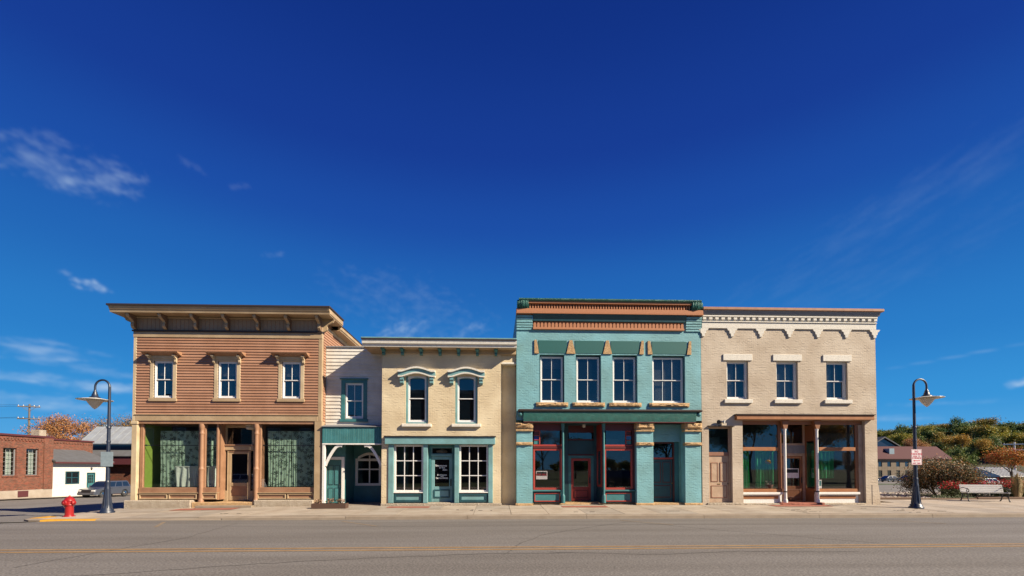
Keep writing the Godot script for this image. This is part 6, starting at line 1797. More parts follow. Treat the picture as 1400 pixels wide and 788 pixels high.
func car(called: String, label: String, category: String, at: Vector3, turn: float, paint: Material, tall: bool, group := "") -> Node3D:
	# front points to +x; origin under its middle
	var o := thing(called, label, category, at, turn, group)
	var L := 2.3 if tall else 2.25
	var roof := 1.72 if tall else 1.42
	var belt := 1.08 if tall else 0.92
	var low := 0.34 if tall else 0.24
	var r := 0.37 if tall else 0.32
	var wx := [1.38, -1.36]
	var side := PackedVector2Array()
	side.append_array([Vector2(-L, low + 0.1), Vector2(-L + 0.05, low)])
	for k in [1, 0]:
		for i in 9:
			var a := PI - PI * i / 8.0
			side.append(Vector2(wx[k] + cos(a) * (r + 0.07), maxf(low, r + sin(a) * (r + 0.07))))
	side.append_array([Vector2(L - 0.06, low), Vector2(L, low + 0.12), Vector2(L - 0.01, belt * 0.62), Vector2(L - 0.10, belt * 0.84), Vector2(L - 0.35, belt * 0.90), Vector2(1.05, belt + 0.01), Vector2(-L + 0.1, belt + 0.03), Vector2(-L - 0.0, belt * 0.7)])
	var body := mb()
	var W := 0.89
	var cs := [[-W, 0.05], [-W + 0.06, 0.0], [W - 0.06, 0.0], [W, 0.05]]
	var c := Vector2(0, (low + belt) / 2)
	var rs := []
	for q in cs:
		var ring := PackedVector3Array()
		for p in side:
			var d: Vector2 = p - c
			var pp: Vector2 = c + Vector2(d.x * (1.0 - q[1] * 0.5), d.y * (1.0 - q[1] * 1.6) if d.y > 0 else d.y)
			ring.append(V(pp.x, pp.y, q[0]))
		rs.append(ring)
	for i in 3:
		for j in side.size():
			var k := (j + 1) % side.size()
			body.quad(rs[i][j], rs[i][k], rs[i + 1][k], rs[i + 1][j])
	var tri := Geometry2D.triangulate_polygon(side)
	for i in range(0, tri.size(), 3):
		var a := tri[i]
		var bb := tri[i + 1]
		var d := tri[i + 2]
		if (side[bb] - side[a]).cross(side[d] - side[a]) < 0:
			var t := bb
			bb = d
			d = t
		body.tri(rs[3][a], rs[3][bb], rs[3][d])
		body.tri(rs[0][a], rs[0][d], rs[0][bb])
	part(o, "body", body, paint)
	# cabin
	var xs := [1.10, 0.42, -1.95 if tall else -1.15, -2.16 if tall else -1.85]   # foot of windscreen, roof front, roof back, foot of rear screen
	var zb := 0.83
	var zr := 0.64
	var P := func(x: float, y: float, s: float) -> Vector3: return V(x, y, s * lerpf(zb, zr, (y - belt) / (roof - belt)))
	var cab := mb()
	var bot := belt + 0.0
	for s in [-1.0, 1.0]:
		var q := [P.call(xs[3], bot, s), P.call(xs[0], bot, s), P.call(xs[1], roof - 0.05, s), P.call(xs[1] - 0.25, roof, s), P.call(xs[2] + 0.2, roof, s), P.call(xs[2], roof - 0.05, s)]
		for i in [[0, 1, 2], [0, 2, 5], [5, 2, 3], [5, 3, 4]]:
			if s > 0:
				cab.tri(q[i[0]], q[i[1]], q[i[2]])
			else:
				cab.tri(q[i[0]], q[i[2]], q[i[1]])
	var pr := [[xs[0], bot], [xs[1], roof - 0.05], [xs[1] - 0.25, roof], [xs[2] + 0.2, roof], [xs[2], roof - 0.05], [xs[3], bot]]
	for i in 5:
		cab.quad(P.call(pr[i][0], pr[i][1], -1.0), P.call(pr[i + 1][0], pr[i + 1][1], -1.0), P.call(pr[i + 1][0], pr[i + 1][1], 1.0), P.call(pr[i][0], pr[i][1], 1.0))
	part(o, "cabin", cab, paint)
	var y0 := belt + 0.06
	var y1 := roof - 0.10
	var at_t := func(y: float, a: float, b: float) -> float: return lerpf(a, b, (y - bot) / (roof - 0.05 - bot))
	for s in [-1.0, 1.0]:
		var cut: Array = [[0.02, 0.36], [0.40, 0.67], [0.71, 0.97]] if tall else [[0.04, 0.46], [0.51, 0.94]]
		for q in cut:
			var g := mb()
			var e := []
			for k in [[q[0], y0], [q[1], y0], [q[1], y1], [q[0], y1]]:
				var f: float = at_t.call(k[1], xs[0], xs[1])
				var rr: float = at_t.call(k[1], xs[3], xs[2])
				var p: Vector3 = P.call(lerpf(f - 0.05, rr + 0.05, k[0]), k[1], s)
				e.append(p + V(0, 0, s * 0.008))
			if s > 0:
				g.quad(e[1], e[0], e[3], e[2])
			else:
				g.quad(e[0], e[1], e[2], e[3])
			part(o, "side_window", g, mt.car_glass)
		part(o, "mirror", mb().bev(0.72, 0.84, belt + 0.06, belt + 0.2, s * 0.93 - 0.09, s * 0.93 + 0.09, 0.03), paint)
		part(o, "headlight", mb().bev(L - 0.24, L - 0.005, belt * 0.64, belt * 0.80, s * 0.66 - 0.17, s * 0.66 + 0.17, 0.03), mt.lamp_clear)
		part(o, "indicator", mb().bev(L - 0.34, L - 0.2, belt * 0.64, belt * 0.78, s * 0.86 - 0.02, s * 0.86 + 0.035, 0.01), mt.lamp_amber)
		part(o, "tail_light", mb().bev(-L - 0.01, -L + 0.1, belt * 0.7, belt * 0.95, s * 0.78 - 0.08, s * 0.78 + 0.08, 0.02), mt.paint_maroon)
		for x in [0.25, -0.75]:
			part(o, "door_handle", mb().bev(x, x + 0.16, belt - 0.13, belt - 0.09, s * 0.885 - 0.01, s * 0.885 + 0.02, 0.008), mt.iron)
		for x in wx:
			side_wheel(o, x, s * 0.80, r)
	for q in [[pr[0], pr[1]], [pr[5], pr[4]]]:
		var a := Vector2(q[0][0], q[0][1]).lerp(Vector2(q[1][0], q[1][1]), 0.1)
		var bb := Vector2(q[0][0], q[0][1]).lerp(Vector2(q[1][0], q[1][1]), 0.9)
		var off := signf(q[0][0]) * 0.012
		var g := mb()
		g.quad(P.call(a.x + off, a.y, 0.92), P.call(a.x + off, a.y, -0.92), P.call(bb.x + off, bb.y, -0.92), P.call(bb.x + off, bb.y, 0.92))
		part(o, "windscreen", g, mt.car_glass)
	part(o, "bumper", mb().bev(L - 0.12, L + 0.07, low + 0.02, low + 0.24, -0.86, 0.86, 0.04), paint)
	part(o, "bumper", mb().bev(-L - 0.07, -L + 0.1, low + 0.02, low + 0.24, -0.86, 0.86, 0.04), paint)
	part(o, "grille", mb().bev(L - 0.06, L + 0.02, belt * 0.56, belt * 0.8, -0.46, 0.46, 0.02), mt.iron)
	return o


# ---------------------------------------------------------------- trees and plants
func grow(m: MB, p: Vector3, d: Vector3, l: float, r: float, lvl: int, rng: RandomNumberGenerator, tips: Array, spread: float) -> void:
	var q := p + d * l * 0.5 + V(rng.randf_range(-1, 1), 0, rng.randf_range(-1, 1)) * l * 0.06
	var e := p + d * l + V(rng.randf_range(-1, 1), rng.randf_range(-0.3, 0.6), rng.randf_range(-1, 1)) * l * 0.08
	m.tube([p, q, e], [r, r * 0.82, r * 0.62], 6 if lvl > 1 else 4)
	if lvl == 0:
		tips.append(e)
		tips.append(q)
		return
	if lvl == 1:
		tips.append(e)
	for k in rng.randi_range(3, 4):
		var nd := (d + V(rng.randf_range(-1, 1), rng.randf_range(-0.35, 0.6), rng.randf_range(-1, 1)) * spread).normalized()
		grow(m, e if k < 2 else q.lerp(e, rng.randf()), nd, l * rng.randf_range(0.58, 0.82), r * 0.55, lvl - 1, rng, tips, spread)


func tree_shapes(sd: int, trunk: float, r: float, lvl: int, spread: float, leaves: int, size: float, clump: float, cols: Array, stems := 1) -> Array:
	var rng := RandomNumberGenerator.new()
	rng.seed = sd
	var m := mb()
	var tips := []
	for s in stems:
		var d := Vector3.UP if stems == 1 else V(cos(TAU * s / stems) * 0.45, 1, sin(TAU * s / stems) * 0.45).normalized()
		grow(m, V(0, -0.1, 0), d, trunk, r, lvl, rng, tips, spread)
	var c := mb()
	c.colored = true
	for t in tips:
		var tone: Array = cols[rng.randi() % cols.size()]
		for k in int(float(leaves) / tips.size() * rng.randf_range(0.4, 1.6)):
			var off := V(rng.randfn(), rng.randfn() * 0.8, rng.randfn()) * clump
			leaf(c, t + off, size * rng.randf_range(0.7, 1.3), rng, tone if rng.randf() < 0.7 else cols[rng.randi() % cols.size()], 0.4)
	return [m.mesh(), c.mesh()]


func tree(called: String, label: String, sh: Array, at: Vector3, turn: float, size: float, group := "") -> Node3D:
	var o := thing(called, label, "tree", at, turn, group)
	o.scale = Vector3.ONE * size
	part(o, "trunk", sh[0], mt.bark)
	part(o, "crown", sh[1], mt.leaf)
	return o


func gy(x: float, z: float, up := -0.05) -> Vector3:
	return V(x, ground_y(x, z) + up, z)


func plants() -> void:
	var rng := RandomNumberGenerator.new()
	rng.seed = 41
	var orange := [[0.36, 0.15, 0.05], [0.44, 0.20, 0.075], [0.29, 0.115, 0.04], [0.34, 0.20, 0.08]]
	var gold := [[0.540, 0.300, 0.038], [0.450, 0.225, 0.030], [0.330, 0.225, 0.045], [0.210, 0.195, 0.045]]
	var brown := [[0.240, 0.150, 0.053], [0.150, 0.128, 0.045], [0.300, 0.165, 0.060], [0.180, 0.105, 0.045]]
	var green := [[0.080, 0.128, 0.032], [0.112, 0.160, 0.040], [0.160, 0.176, 0.048], [0.056, 0.096, 0.029]]
	var crab := [[0.085, 0.085, 0.035], [0.125, 0.105, 0.05], [0.18, 0.125, 0.055], [0.28, 0.24, 0.17], [0.34, 0.15, 0.05], [0.06, 0.065, 0.03]]
	var fire := [[0.567, 0.162, 0.027], [0.486, 0.257, 0.041], [0.405, 0.095, 0.027], [0.216, 0.189, 0.041]]
	var A := tree_shapes(1, 3.6, 0.22, 4, 0.75, 9500, 0.10, 0.42, orange)
	var B := tree_shapes(2, 2.6, 0.20, 4, 0.8, 10000, 0.11, 0.42, gold)
	var C := tree_shapes(3, 3.4, 0.20, 4, 0.8, 4200, 0.09, 0.42, brown)
	var D := tree_shapes(4, 3.2, 0.22, 3, 0.8, 5200, 0.18, 0.6, green)
	var E0 := tree_shapes(5, 2.8, 0.16, 4, 0.75, 260, 0.10, 0.4, brown)
	# beyond the brick works on the left
	tree("orange_tree", "rusty orange autumn tree rising behind brick building roof", A, gy(-76.5, -60.0), 0.4, 1.28, "autumn trees beyond the side street")
	tree("golden_tree", "golden brown tree between orange tree and street lamp", B, gy(-71.6, -60.0), 1.4, 1.22, "autumn trees beyond the side street")
	tree("golden_tree", "yellow tree just left of grey metal roof", B, gy(-72.5, -66.0), 2.7, 1.2, "autumn trees beyond the side street")
	tree("thinning_tree", "half bare brown tree behind grey metal roof", C, gy(-82.0, -76.0), 0.0, 1.5, "autumn trees beyond the side street")
	tree("thinning_tree", "half bare tree touching edge of brown store", C, gy(-76.5, -76.0), 2.2, 1.55, "autumn trees beyond the side street")
	tree("bare_tree", "leafless twiggy tree at left edge behind brick roof", E0, gy(-92.0, -62.0), 0.9, 1.25, "leafless trees at the left edge")
	tree("bare_tree", "leafless tree between left edge and utility pole", E0, gy(-86.0, -66.0), 2.9, 1.3, "leafless trees at the left edge")
	tree("golden_tree", "low golden tree just right of utility pole", B, gy(-82.5, -63.0), 4.1, 0.98, "autumn trees beyond the side street")
	# planting bed on the right
	var K := tree_shapes(11, 0.85, 0.075, 4, 1.05, 34000, 0.048, 0.30, crab, 3)
	tree("crabapple_tree", "low spreading brown leaved tree behind white bench and lamp", K, gy(28.6, -7.0, -0.25), 0.3, 1.2)
	var R := tree_shapes(12, 1.7, 0.10, 3, 0.8, 6500, 0.075, 0.33, fire)
	tree("maple_tree", "small orange red tree right of white roofed building", R, gy(52.2, -22.9), 0.0, 1.05)
	var reds := [[0.50, 0.02, 0.025], [0.38, 0.015, 0.03], [0.06, 0.08, 0.025], [0.08, 0.10, 0.03], [0.55, 0.05, 0.04]]
	for q in [[27.6, -5.2, 0.95, "red flowering shrub behind left end of bench"], [29.2, -5.6, 1.0, "red flowering shrub behind middle of bench"], [30.7, -5.3, 1.08, "red flowering shrub behind right end of bench"], [32.3, -5.6, 0.98, "red flowering shrub between bench and tall dry grass"], [33.6, -6.2, 0.9, "farthest right red flowering shrub beyond bench"]]:
		var sh := thing("flowering_shrub", q[3], "shrub", gy(q[0], q[1], 0.12), 0.0, "red flowering shrubs behind the bench")
		var st := mb()
		var lf := mb()
		lf.colored = true
		for k in 40:
			var a := rng.randf() * TAU
			var t := V(cos(a) * rng.randf_range(0.1, 0.9), q[2] * rng.randf_range(0.6, 1.1), sin(a) * rng.randf_range(0.1, 0.6))
			st.tube([V(t.x * 0.2, -0.03, t.z * 0.2), t], [0.012, 0.005], 4)
			for e in 80:
				var p := t + V(rng.randfn() * 0.15, rng.randf_range(-0.8, 0.06) * q[2], rng.randfn() * 0.15)
				leaf(lf, p, 0.05, rng, [[0.62, 0.02, 0.04], [0.5, 0.015, 0.03]][rng.randi() % 2] if p.y > q[2] * 0.62 and rng.randf() < 0.55 else reds[rng.randi_range(2, 3)])
		part(sh, "stem", st, mt.bark)
		part(sh, "foliage", lf, mt.leaf)
	for q in [[25.3, -3.6, "low green plant under the bench's left end"], [26.7, -3.7, "low green plant under the bench's right end"], [27.0, -6.2, "low pale green plant at foot of crabapple tree"]]:
		var sh := thing("low_plant", q[2], "plant", gy(q[0], q[1], 0.13), 0.0, "low green plants in the stone bed")
		var lf := mb()
		lf.colored = true
		for k in 420:
			var a := rng.randf() * TAU
			var d := sqrt(rng.randf()) * 0.5
			leaf(lf, V(cos(a) * d, rng.randf_range(0.0, 0.34) * (1.1 - d), sin(a) * d), 0.035, rng, [[0.06, 0.10, 0.03], [0.12, 0.16, 0.07], [0.20, 0.22, 0.14]][rng.randi() % 3])
		part(sh, "foliage", lf, mt.leaf)
	for q in [[30.6, -4.3, 1.55, "tall dry ornamental grass clump at right edge"], [31.9, -4.6, 1.3, "shorter dry grass clump cut off by right edge"]]:
		var pg := thing("plume_grass", q[3], "grass clump", gy(q[0], q[1], 0.12), 0.0, "dry grass clumps")
		var bl := mb()
		bl.colored = true
		for k in 420:
			var a := rng.randf() * TAU
			var sp := rng.randf_range(0.05, 0.75)
			var hh: float = q[2] * rng.randf_range(0.45, 1.1)
			var b0 := V(cos(a) * 0.12, 0, sin(a) * 0.12)
			var b1 := V(cos(a) * sp * 0.4, hh * 0.7, sin(a) * sp * 0.4)
			var b2 := V(cos(a) * sp, hh * (1.0 - 0.35 * sp), sin(a) * sp)
			var s := V(-sin(a), 0, cos(a)) * 0.011
			var t := rng.randf_range(0.6, 1.2)
			var col := Color(0.42 * t, 0.29 * t, 0.13 * t) if rng.randf() < 0.8 else Color(0.2 * t, 0.2 * t, 0.07 * t)
			for e in [[b0, b1], [b1, b2]]:
				var k0 := bl.v.size()
				bl.v.append_array([e[0] - s, e[0] + s, e[1] + s * 0.5, e[1] - s * 0.5])
				var nn := V(cos(a), 0.4, sin(a)).normalized()
				bl.n.append_array([nn, nn, nn, nn])
				bl.c.append_array([col, col, col, col])
				bl.idx.append_array([k0, k0 + 1, k0 + 2, k0, k0 + 2, k0 + 3])
		part(pg, "blades", bl, mt.leaf)
	# trees standing before the wooded hill on the right
	tree("golden_tree", "golden tree in front of dark hill wood", B, gy(150.0, -118.0), 0.0, 1.5, "trees below the wooded hill")
	tree("orange_tree", "orange brown tree left of golden tree below hill", A, gy(128.0, -112.0), 1.0, 1.15, "trees below the wooded hill")
	tree("thinning_tree", "thin grey brown tree right of golden tree below hill", C, gy(172.0, -112.0), 3.0, 1.35, "trees below the wooded hill")
	tree("golden_tree", "yellow green tree between red roofed house and lamp", B, gy(134.0, -128.0), 2.0, 1.2, "trees below the wooded hill")
	# the wood on the hill reads as one mass
	var tones := [Color(1.0, 1.05, 0.9), Color(0.7, 0.85, 0.7), Color(1.7, 1.3, 0.8), Color(2.6, 1.7, 0.8), Color(2.2, 1.2, 0.7), Color(0.55, 0.7, 0.65)]
	var shapes := [D, tree_shapes(14, 3.0, 0.2, 3, 0.62, 3800, 0.20, 0.45, green), tree_shapes(15, 3.0, 0.2, 3, 0.85, 2600, 0.19, 0.42, green)]
	for s in 3:
		var mm := MultiMesh.new()
		mm.transform_format = MultiMesh.TRANSFORM_3D
		mm.use_colors = true
		mm.mesh = shapes[s][1]
		mm.instance_count = 240
		for k in 240:
			var x := rng.randf_range(120, 290)
			var z := rng.randf_range(-215, -125)
			if k < 60:
				x = rng.randf_range(110, 200)
				z = rng.randf_range(-215, -170)
			elif k < 95:
				x = rng.randf_range(118, 215)
				z = rng.randf_range(-132, -112)
			var sc := rng.randf_range(0.65, 1.5)
			mm.set_instance_transform(k, Transform3D(Basis(Vector3.UP, rng.randf() * TAU).scaled(Vector3(sc, sc * rng.randf_range(0.8, 1.05), sc)), gy(x, z, -3.4 * sc)))
			mm.set_instance_color(k, tones[[0, 1, 2, 3, 4, 3, 4, 2][rng.randi() % 8] if k < 95 else [0, 0, 1, 2, 3, 4, 5, 1][rng.randi() % 8]])
		var mi := MultiMeshInstance3D.new()
		mi.name = numbered("hillside_wood")
		mi.multimesh = mm
		mi.material_override = mt.leaf
		mi.set_meta("kind", "stuff")
		tag(mi, "mixed green and autumn wood covering the far hill", "wood", "hill wood")
		add_child(mi)
	var fw := MultiMesh.new()
	fw.transform_format = MultiMesh.TRANSFORM_3D
	fw.use_colors = true
	fw.mesh = shapes[1][1]
	fw.instance_count = 90
	for k in 90:
		var x := rng.randf_range(-60, 170)
		var z := rng.randf_range(95, 130)
		var sc := rng.randf_range(0.6, 1.0)
		fw.set_instance_transform(k, Transform3D(Basis(Vector3.UP, rng.randf() * TAU).scaled(Vector3(sc, sc, sc)), gy(x, z, -2.6 * sc)))
		fw.set_instance_color(k, tones[rng.randi() % 6])
	var fi := MultiMeshInstance3D.new()
	fi.name = "distant_wood"
	fi.multimesh = fw
	fi.material_override = mt.leaf
	fi.set_meta("kind", "stuff")
	tag(fi, "distant wood across the street far behind the viewer", "wood")
	add_child(fi)
	# trees across the street, mirrored in the glass
	var back := [[-30.0, 52.0, D, 1.15], [-12.0, 60.0, D, 1.0], [24.0, 40.0, D, 1.05], [33.0, 36.0, D, 1.12], [42.0, 38.0, B, 1.15], [10.0, 75.0, C, 1.1], [52.0, 40.0, D, 1.2], [-48.0, 48.0, D, 1.2], [2.0, 58.0, B, 1.1], [14.0, 56.0, D, 0.9], [72.0, 56.0, D, 1.3]]
	var nm := ["leftmost leafy tree across the street", "second leafy tree across the street from the left", "leafy tree across the street facing tan store", "leafy tree across the street behind tan facing tree", "golden tree across the street", "thin tree across the street behind parked car", "second leafy tree from the right across the street", "leafy tree left of brick shop across the street", "golden tree right of brick shop across the street", "small leafy tree across the street facing teal store", "rightmost leafy tree across the street"]
	for i in back.size():
		tree("street_tree", nm[i], back[i][2], gy(back[i][0], back[i][1]), i * 1.3, back[i][3], "trees across the street")


# ---------------------------------------------------------------- the side street and far buildings
func left_buildings() -> void:
	# brick works facing the side street (its front looks to +x)
	var b := thing("brick_works", "long red brick industrial building with tall barred windows", "building", V(-45, -1.0, -8))
	var y0 := -1.4
	var wins := [[-22.9, -21.7, 1.05, 3.62], [-24.95, -23.75, 1.05, 3.62], [-20.85, -19.65, 1.05, 3.62], [-18.8, -17.6, 1.05, 3.62]]
	var holes := []
	for w in wins:   # wall_mesh faces +z; here it is turned to face +x, so its x runs along -z
		holes.append([-w[1], -w[0], w[2], w[3]])
	var fr := Node3D.new()
	fr.name = "front_wall"
	b.add_child(fr)
	fr.rotation.y = PI / 2
	var wm := part(fr, "brickwork", wall_mesh(-12, 26.3, -0.35, 4.75, 0, 0.35, holes), mt.brick_red)
	part(fr, "foundation", mb().bev(-12, 26.34, y0 - 0.4, -0.351, -0.3, 0.05), mt.concrete_1)
	part(fr, "coping", mb().bev(-12, 26.4, 4.75, 4.93, -0.45, 0.12), mt.maroon)
	part(fr, "corbel_band", mb().bev(-12, 26.2, 4.48, 4.6, 0, 0.08), mt.brick_red)
	var cm := mb().bev(-0.09, 0.09, -0.16, 0.0, 0, 0.075, 0.01).mesh()
	for k in 60:
		part(fr, "corbel", cm, mt.brick_red, V(7.6 + k * 0.31, 4.48, 0))
	part(fr, "corner_pier", mb().bev(25.4, 26.32, -0.35, 4.749, 0.001, 0.1), mt.brick_red)
	part(fr, "vent", mb().bev(23.0, 23.95, -1.0, -0.42, 0.05, 0.1), mt.maroon)
	for h in holes:
		var w := grp(b, "window")
		w.rotation.y = PI / 2
		part(w, "frame", frame_mesh(h[0] + 0.004, h[1] - 0.004, h[2] + 0.004, h[3] - 0.004, -0.28, -0.16, 0.06), mt.fascia_grey)
		lites(w, h[0] + 0.064, h[1] - 0.064, h[2] + 0.064, h[3] - 0.064, -0.22, 3, 6, 0.03, mt.fascia_grey, mt.glass_shop)
		part(w, "curtain", mb().box(lerpf(h[0], h[1], 0.56), h[1] - 0.05, h[2] + 0.1, h[3] - 0.02, -0.5, -0.48), mt.curtain_pale)
		part(w, "sill", mb().bev(h[0] - 0.1, h[1] + 0.1, h[2] - 0.12, h[2], -0.2, 0.08), mt.brick_red)
	for k in fr.get_children():
		pass
	var bd := mb()
	bd.box(-13, -0.36, y0, 4.6, -26.25, -25.9).box(-13, -12.7, y0, 4.6, -25.9, 12).box(-13, -0.36, y0, 4.6, 11.7, 12).box(-12.7, -0.36, 4.3, 4.5, -25.9, 11.7)
	part(b, "shell", bd, mt.brick_red)
	part(b, "rear_block", mb().box(-14, -3.0, y0, 4.78, -34.4, -26.26), mt.brick_red)
	part(b, "rear_coping", mb().bev(-14, -2.9, 4.78, 4.95, -34.5, -26.26), mt.maroon)
	for k in 22:
		var q := part(b, "rear_corbel", cm, mt.brick_red, V(-3.0, 4.6, -26.9 - k * 0.35))
		q.rotation.y = PI / 2
	part(b, "chimney", mb().bev(-6.6, -5.7, 4.4, 6.0, -31.6, -30.8), mt.stone_grey)
	part(b, "floor", mb().box(-12.7, -0.36, y0, -0.2, -25.9, 11.7), mt.inside_floor)
	for k in b.get_children():   # everything above was laid out along the street from z = 0
		k.position.z += 8.0
		k.position.y += 1.0
	# white annexe with a shingled lean-to roof
	var a := thing("white_annexe", "small white annexe with grey shingle roof against brick building", "building", V(-45, -1.2, -29.6))
	var fw := Node3D.new()
	fw.name = "front_wall"
	a.add_child(fw)
	fw.rotation.y = PI / 2
	var hw := [[-1.85, -0.25, 1.25, 2.6], [0.65, 1.70, -0.2, 2.45]]   # x runs along -z from the middle
	part(fw, "plaster", wall_mesh(-3.3, 3.4, -0.5, 3.78, 0, 0.2, hw), mt.plaster_white)
	var ww := grp(a, "window")
	ww.rotation.y = PI / 2
	part(ww, "frame", frame_mesh(-1.85, -0.25, 1.25, 2.6, -0.12, 0.03, 0.1), mt.teal_dark)
	lites(ww, -1.75, -0.35, 1.35, 2.5, -0.06, 2, 2, 0.08, mt.teal_dark, mt.glass_upper)
	var dd := grp(a, "door")
	dd.rotation.y = PI / 2
	part(dd, "frame", frame_mesh(0.65, 1.70, -0.2, 2.45, -0.12, 0.03, 0.1, 0.0), mt.teal_dark)
	part(dd, "leaf", mb().bev(0.75, 1.6, -0.2, 2.35, -0.1, -0.05), mt.teal_mid)
	lites(dd, 0.88, 1.47, 1.3, 2.2, -0.035, 3, 3, 0.03, mt.teal_mid, mt.car_glass)
	part(dd, "handle", mb().bev(1.48, 1.55, 0.85, 0.95, -0.049, 0.0), mt.brass)
	var wl := part(a, "wall_lamp", mb().lathe(V(0.05, 2.75, -1.17), [[0.03, 0], [0.09, 0.05], [0.09, 0.2], [0.02, 0.28]], 10), mt.iron)
	part(a, "end_wall", mb().sweep(PackedVector2Array([Vector2(-3.0, -0.5), Vector2(-0.2, -0.5), Vector2(-0.2, 3.72), Vector2(-3.0, 4.9)]), 3.1, 3.29, 2), mt.plaster_white)
	part(a, "end_wall", mb().sweep(PackedVector2Array([Vector2(-3.0, -0.5), Vector2(-0.2, -0.5), Vector2(-0.2, 3.72), Vector2(-3.0, 4.9)]), -3.39, -3.2, 2), mt.plaster_white)
	var rf := part(a, "roof", mb().sweep(PackedVector2Array([Vector2(0.5, 3.58), Vector2(0.5, 3.68), Vector2(-2.99, 5.0), Vector2(-2.99, 4.88)]), -3.6, 3.45, 2), mt.roof_shingle)
	for k in 9:   # courses of shingles
		var t := k / 9.0
		var x := lerpf(0.5, -2.9, t)
		var y := lerpf(3.68, 4.97, t)
		part(rf, "shingle_course", mb().sweep(PackedVector2Array([Vector2(x, y), Vector2(x, y + 0.025), Vector2(x - 0.40, y + 0.16), Vector2(x - 0.40, y + 0.145)]), -3.6, 3.45, 2), mt.roof_shingle)
	part(a, "fascia", mb().bev(0.40, 0.53, 3.42, 3.579, -3.6, 3.45), mt.maroon)
	# metal-roofed shed farther along
	var c := thing("metal_roof_shop", "stone fronted shop with pale metal roof and maroon awning", "building", V(-49, -1.75, -42.5))
	part(c, "wall", mb().box(-5.2, 9, -0.5, 4.0, -2.3, 2.5), mt.stone_wall)
	part(c, "awning", mb().sweep(PackedVector2Array([Vector2(2.501, 4.0), Vector2(3.3, 3.95), Vector2(3.3, 4.95), Vector2(2.501, 5.1)]), -5.2, 9, 0), mt.maroon)
	part(c, "awning_roof", mb().sweep(PackedVector2Array([Vector2(2.2, 5.75), Vector2(3.5, 5.0), Vector2(3.5, 5.08), Vector2(2.2, 5.87)]), -5.4, 9.2, 0), mt.roof_shingle)
	part(c, "upper_wall", mb().box(-5.0, 8.8, 4.001, 6.6, -2.2, 2.19), mt.paint_dark)
	part(c, "roof", mb().sweep(PackedVector2Array([Vector2(2.75, 6.62), Vector2(2.75, 6.74), Vector2(0, 9.15), Vector2(-2.75, 6.74), Vector2(-2.75, 6.62)]), -5.5, 9.3, 0), mt.roof_metal)
	for k in 15:
		part(c, "roof_seam", mb().sweep(PackedVector2Array([Vector2(2.76, 6.74), Vector2(2.76, 6.79), Vector2(0.02, 9.18), Vector2(0.02, 9.13)]), -5.4 + k, -5.36 + k, 0), mt.roof_metal)
	var cd := grp(c, "door")
	part(cd, "leaf", mb().bev(3.4, 4.5, -0.3, 2.4, 2.501, 2.55), mt.brown_wood)
	part(cd, "notice", mb().bev(3.75, 4.15, 1.5, 1.8, 2.5505, 2.56), mt.sign_white)
	part(c, "vent_pipe", mb().lathe(V(-4.6, 7.0, -0.3), [[0.16, 0], [0.16, 2.0], [0.26, 2.02], [0.26, 2.4]], 10), mt.sign_back)
	var al := thing("wall_lamp", "small white lamp under maroon awning of metal roofed shop", "lamp", V(-46.3, 2.7, -39.15))
	part(al, "bracket", mb().bev(-0.03, 0.03, -0.03, 0.05, -0.15, 0.1), mt.iron)
	part(al, "shade", mb().lathe(V(0.0, -0.30, 0.1), [[0.30, 0], [0.2, 0.2], [0.06, 0.32]], 10), mt.enamel)
	# pick-up style SUV parked on the side street
	car("parked_suv", "grey SUV parked facing viewer beside white annexe", "SUV", V(-41.3, ground_y(-41.3, -29.0) - 0.012, -28.3), -PI / 2 - 0.02, mt.paint_grey, true)
	# utility pole with two crossarms and its wires
	var u := thing("utility_pole", "weathered wooden utility pole with two crossarms behind brick roof", "utility pole", gy(-80.8, -60.0), 0.35)
	var top := 12.8 - u.position.y
	part(u, "pole", mb().lathe(V(0, -0.5, 0), [[0.20, 0], [0.13, top + 0.5]], 10), mt.pole_wood)
	for k in 2:
		part(u, "crossarm", mb().bev(-1.5, 1.5, top - 0.55 - k * 2.1, top - 0.37 - k * 2.1, 0.10, 0.24), mt.pole_wood)
		for x in [-1.35, -0.7, 0.7, 1.35]:
			part(u, "insulator", mb().lathe(V(x, top - 0.37 - k * 2.1, 0.17), [[0.05, 0], [0.08, 0.06], [0.05, 0.14], [0.03, 0.2]], 8), mt.frosted)
	for s in [-1, 1]:
		part(u, "brace", mb().tube([V(s * 0.9, top - 0.55, 0.17), V(0, top - 1.3, 0.1)], [0.03], 5), mt.pole_wood)
	for q in [[-1.35, top - 0.2, 3.0], [1.35, top - 0.2, -5.0], [-1.35, top - 2.3, -9.0], [1.35, top - 2.3, 4.0]]:
		var pts := []
		for k in 11:
			var t := k / 10.0
			pts.append(V(q[0] - 45.0 * t, q[1] - 1.2 * sin(t * PI) + 0.5 * t, 0.17 + q[2] * t))
		part(u, "wire", mb().tube(pts, [0.018], 4), mt.iron)


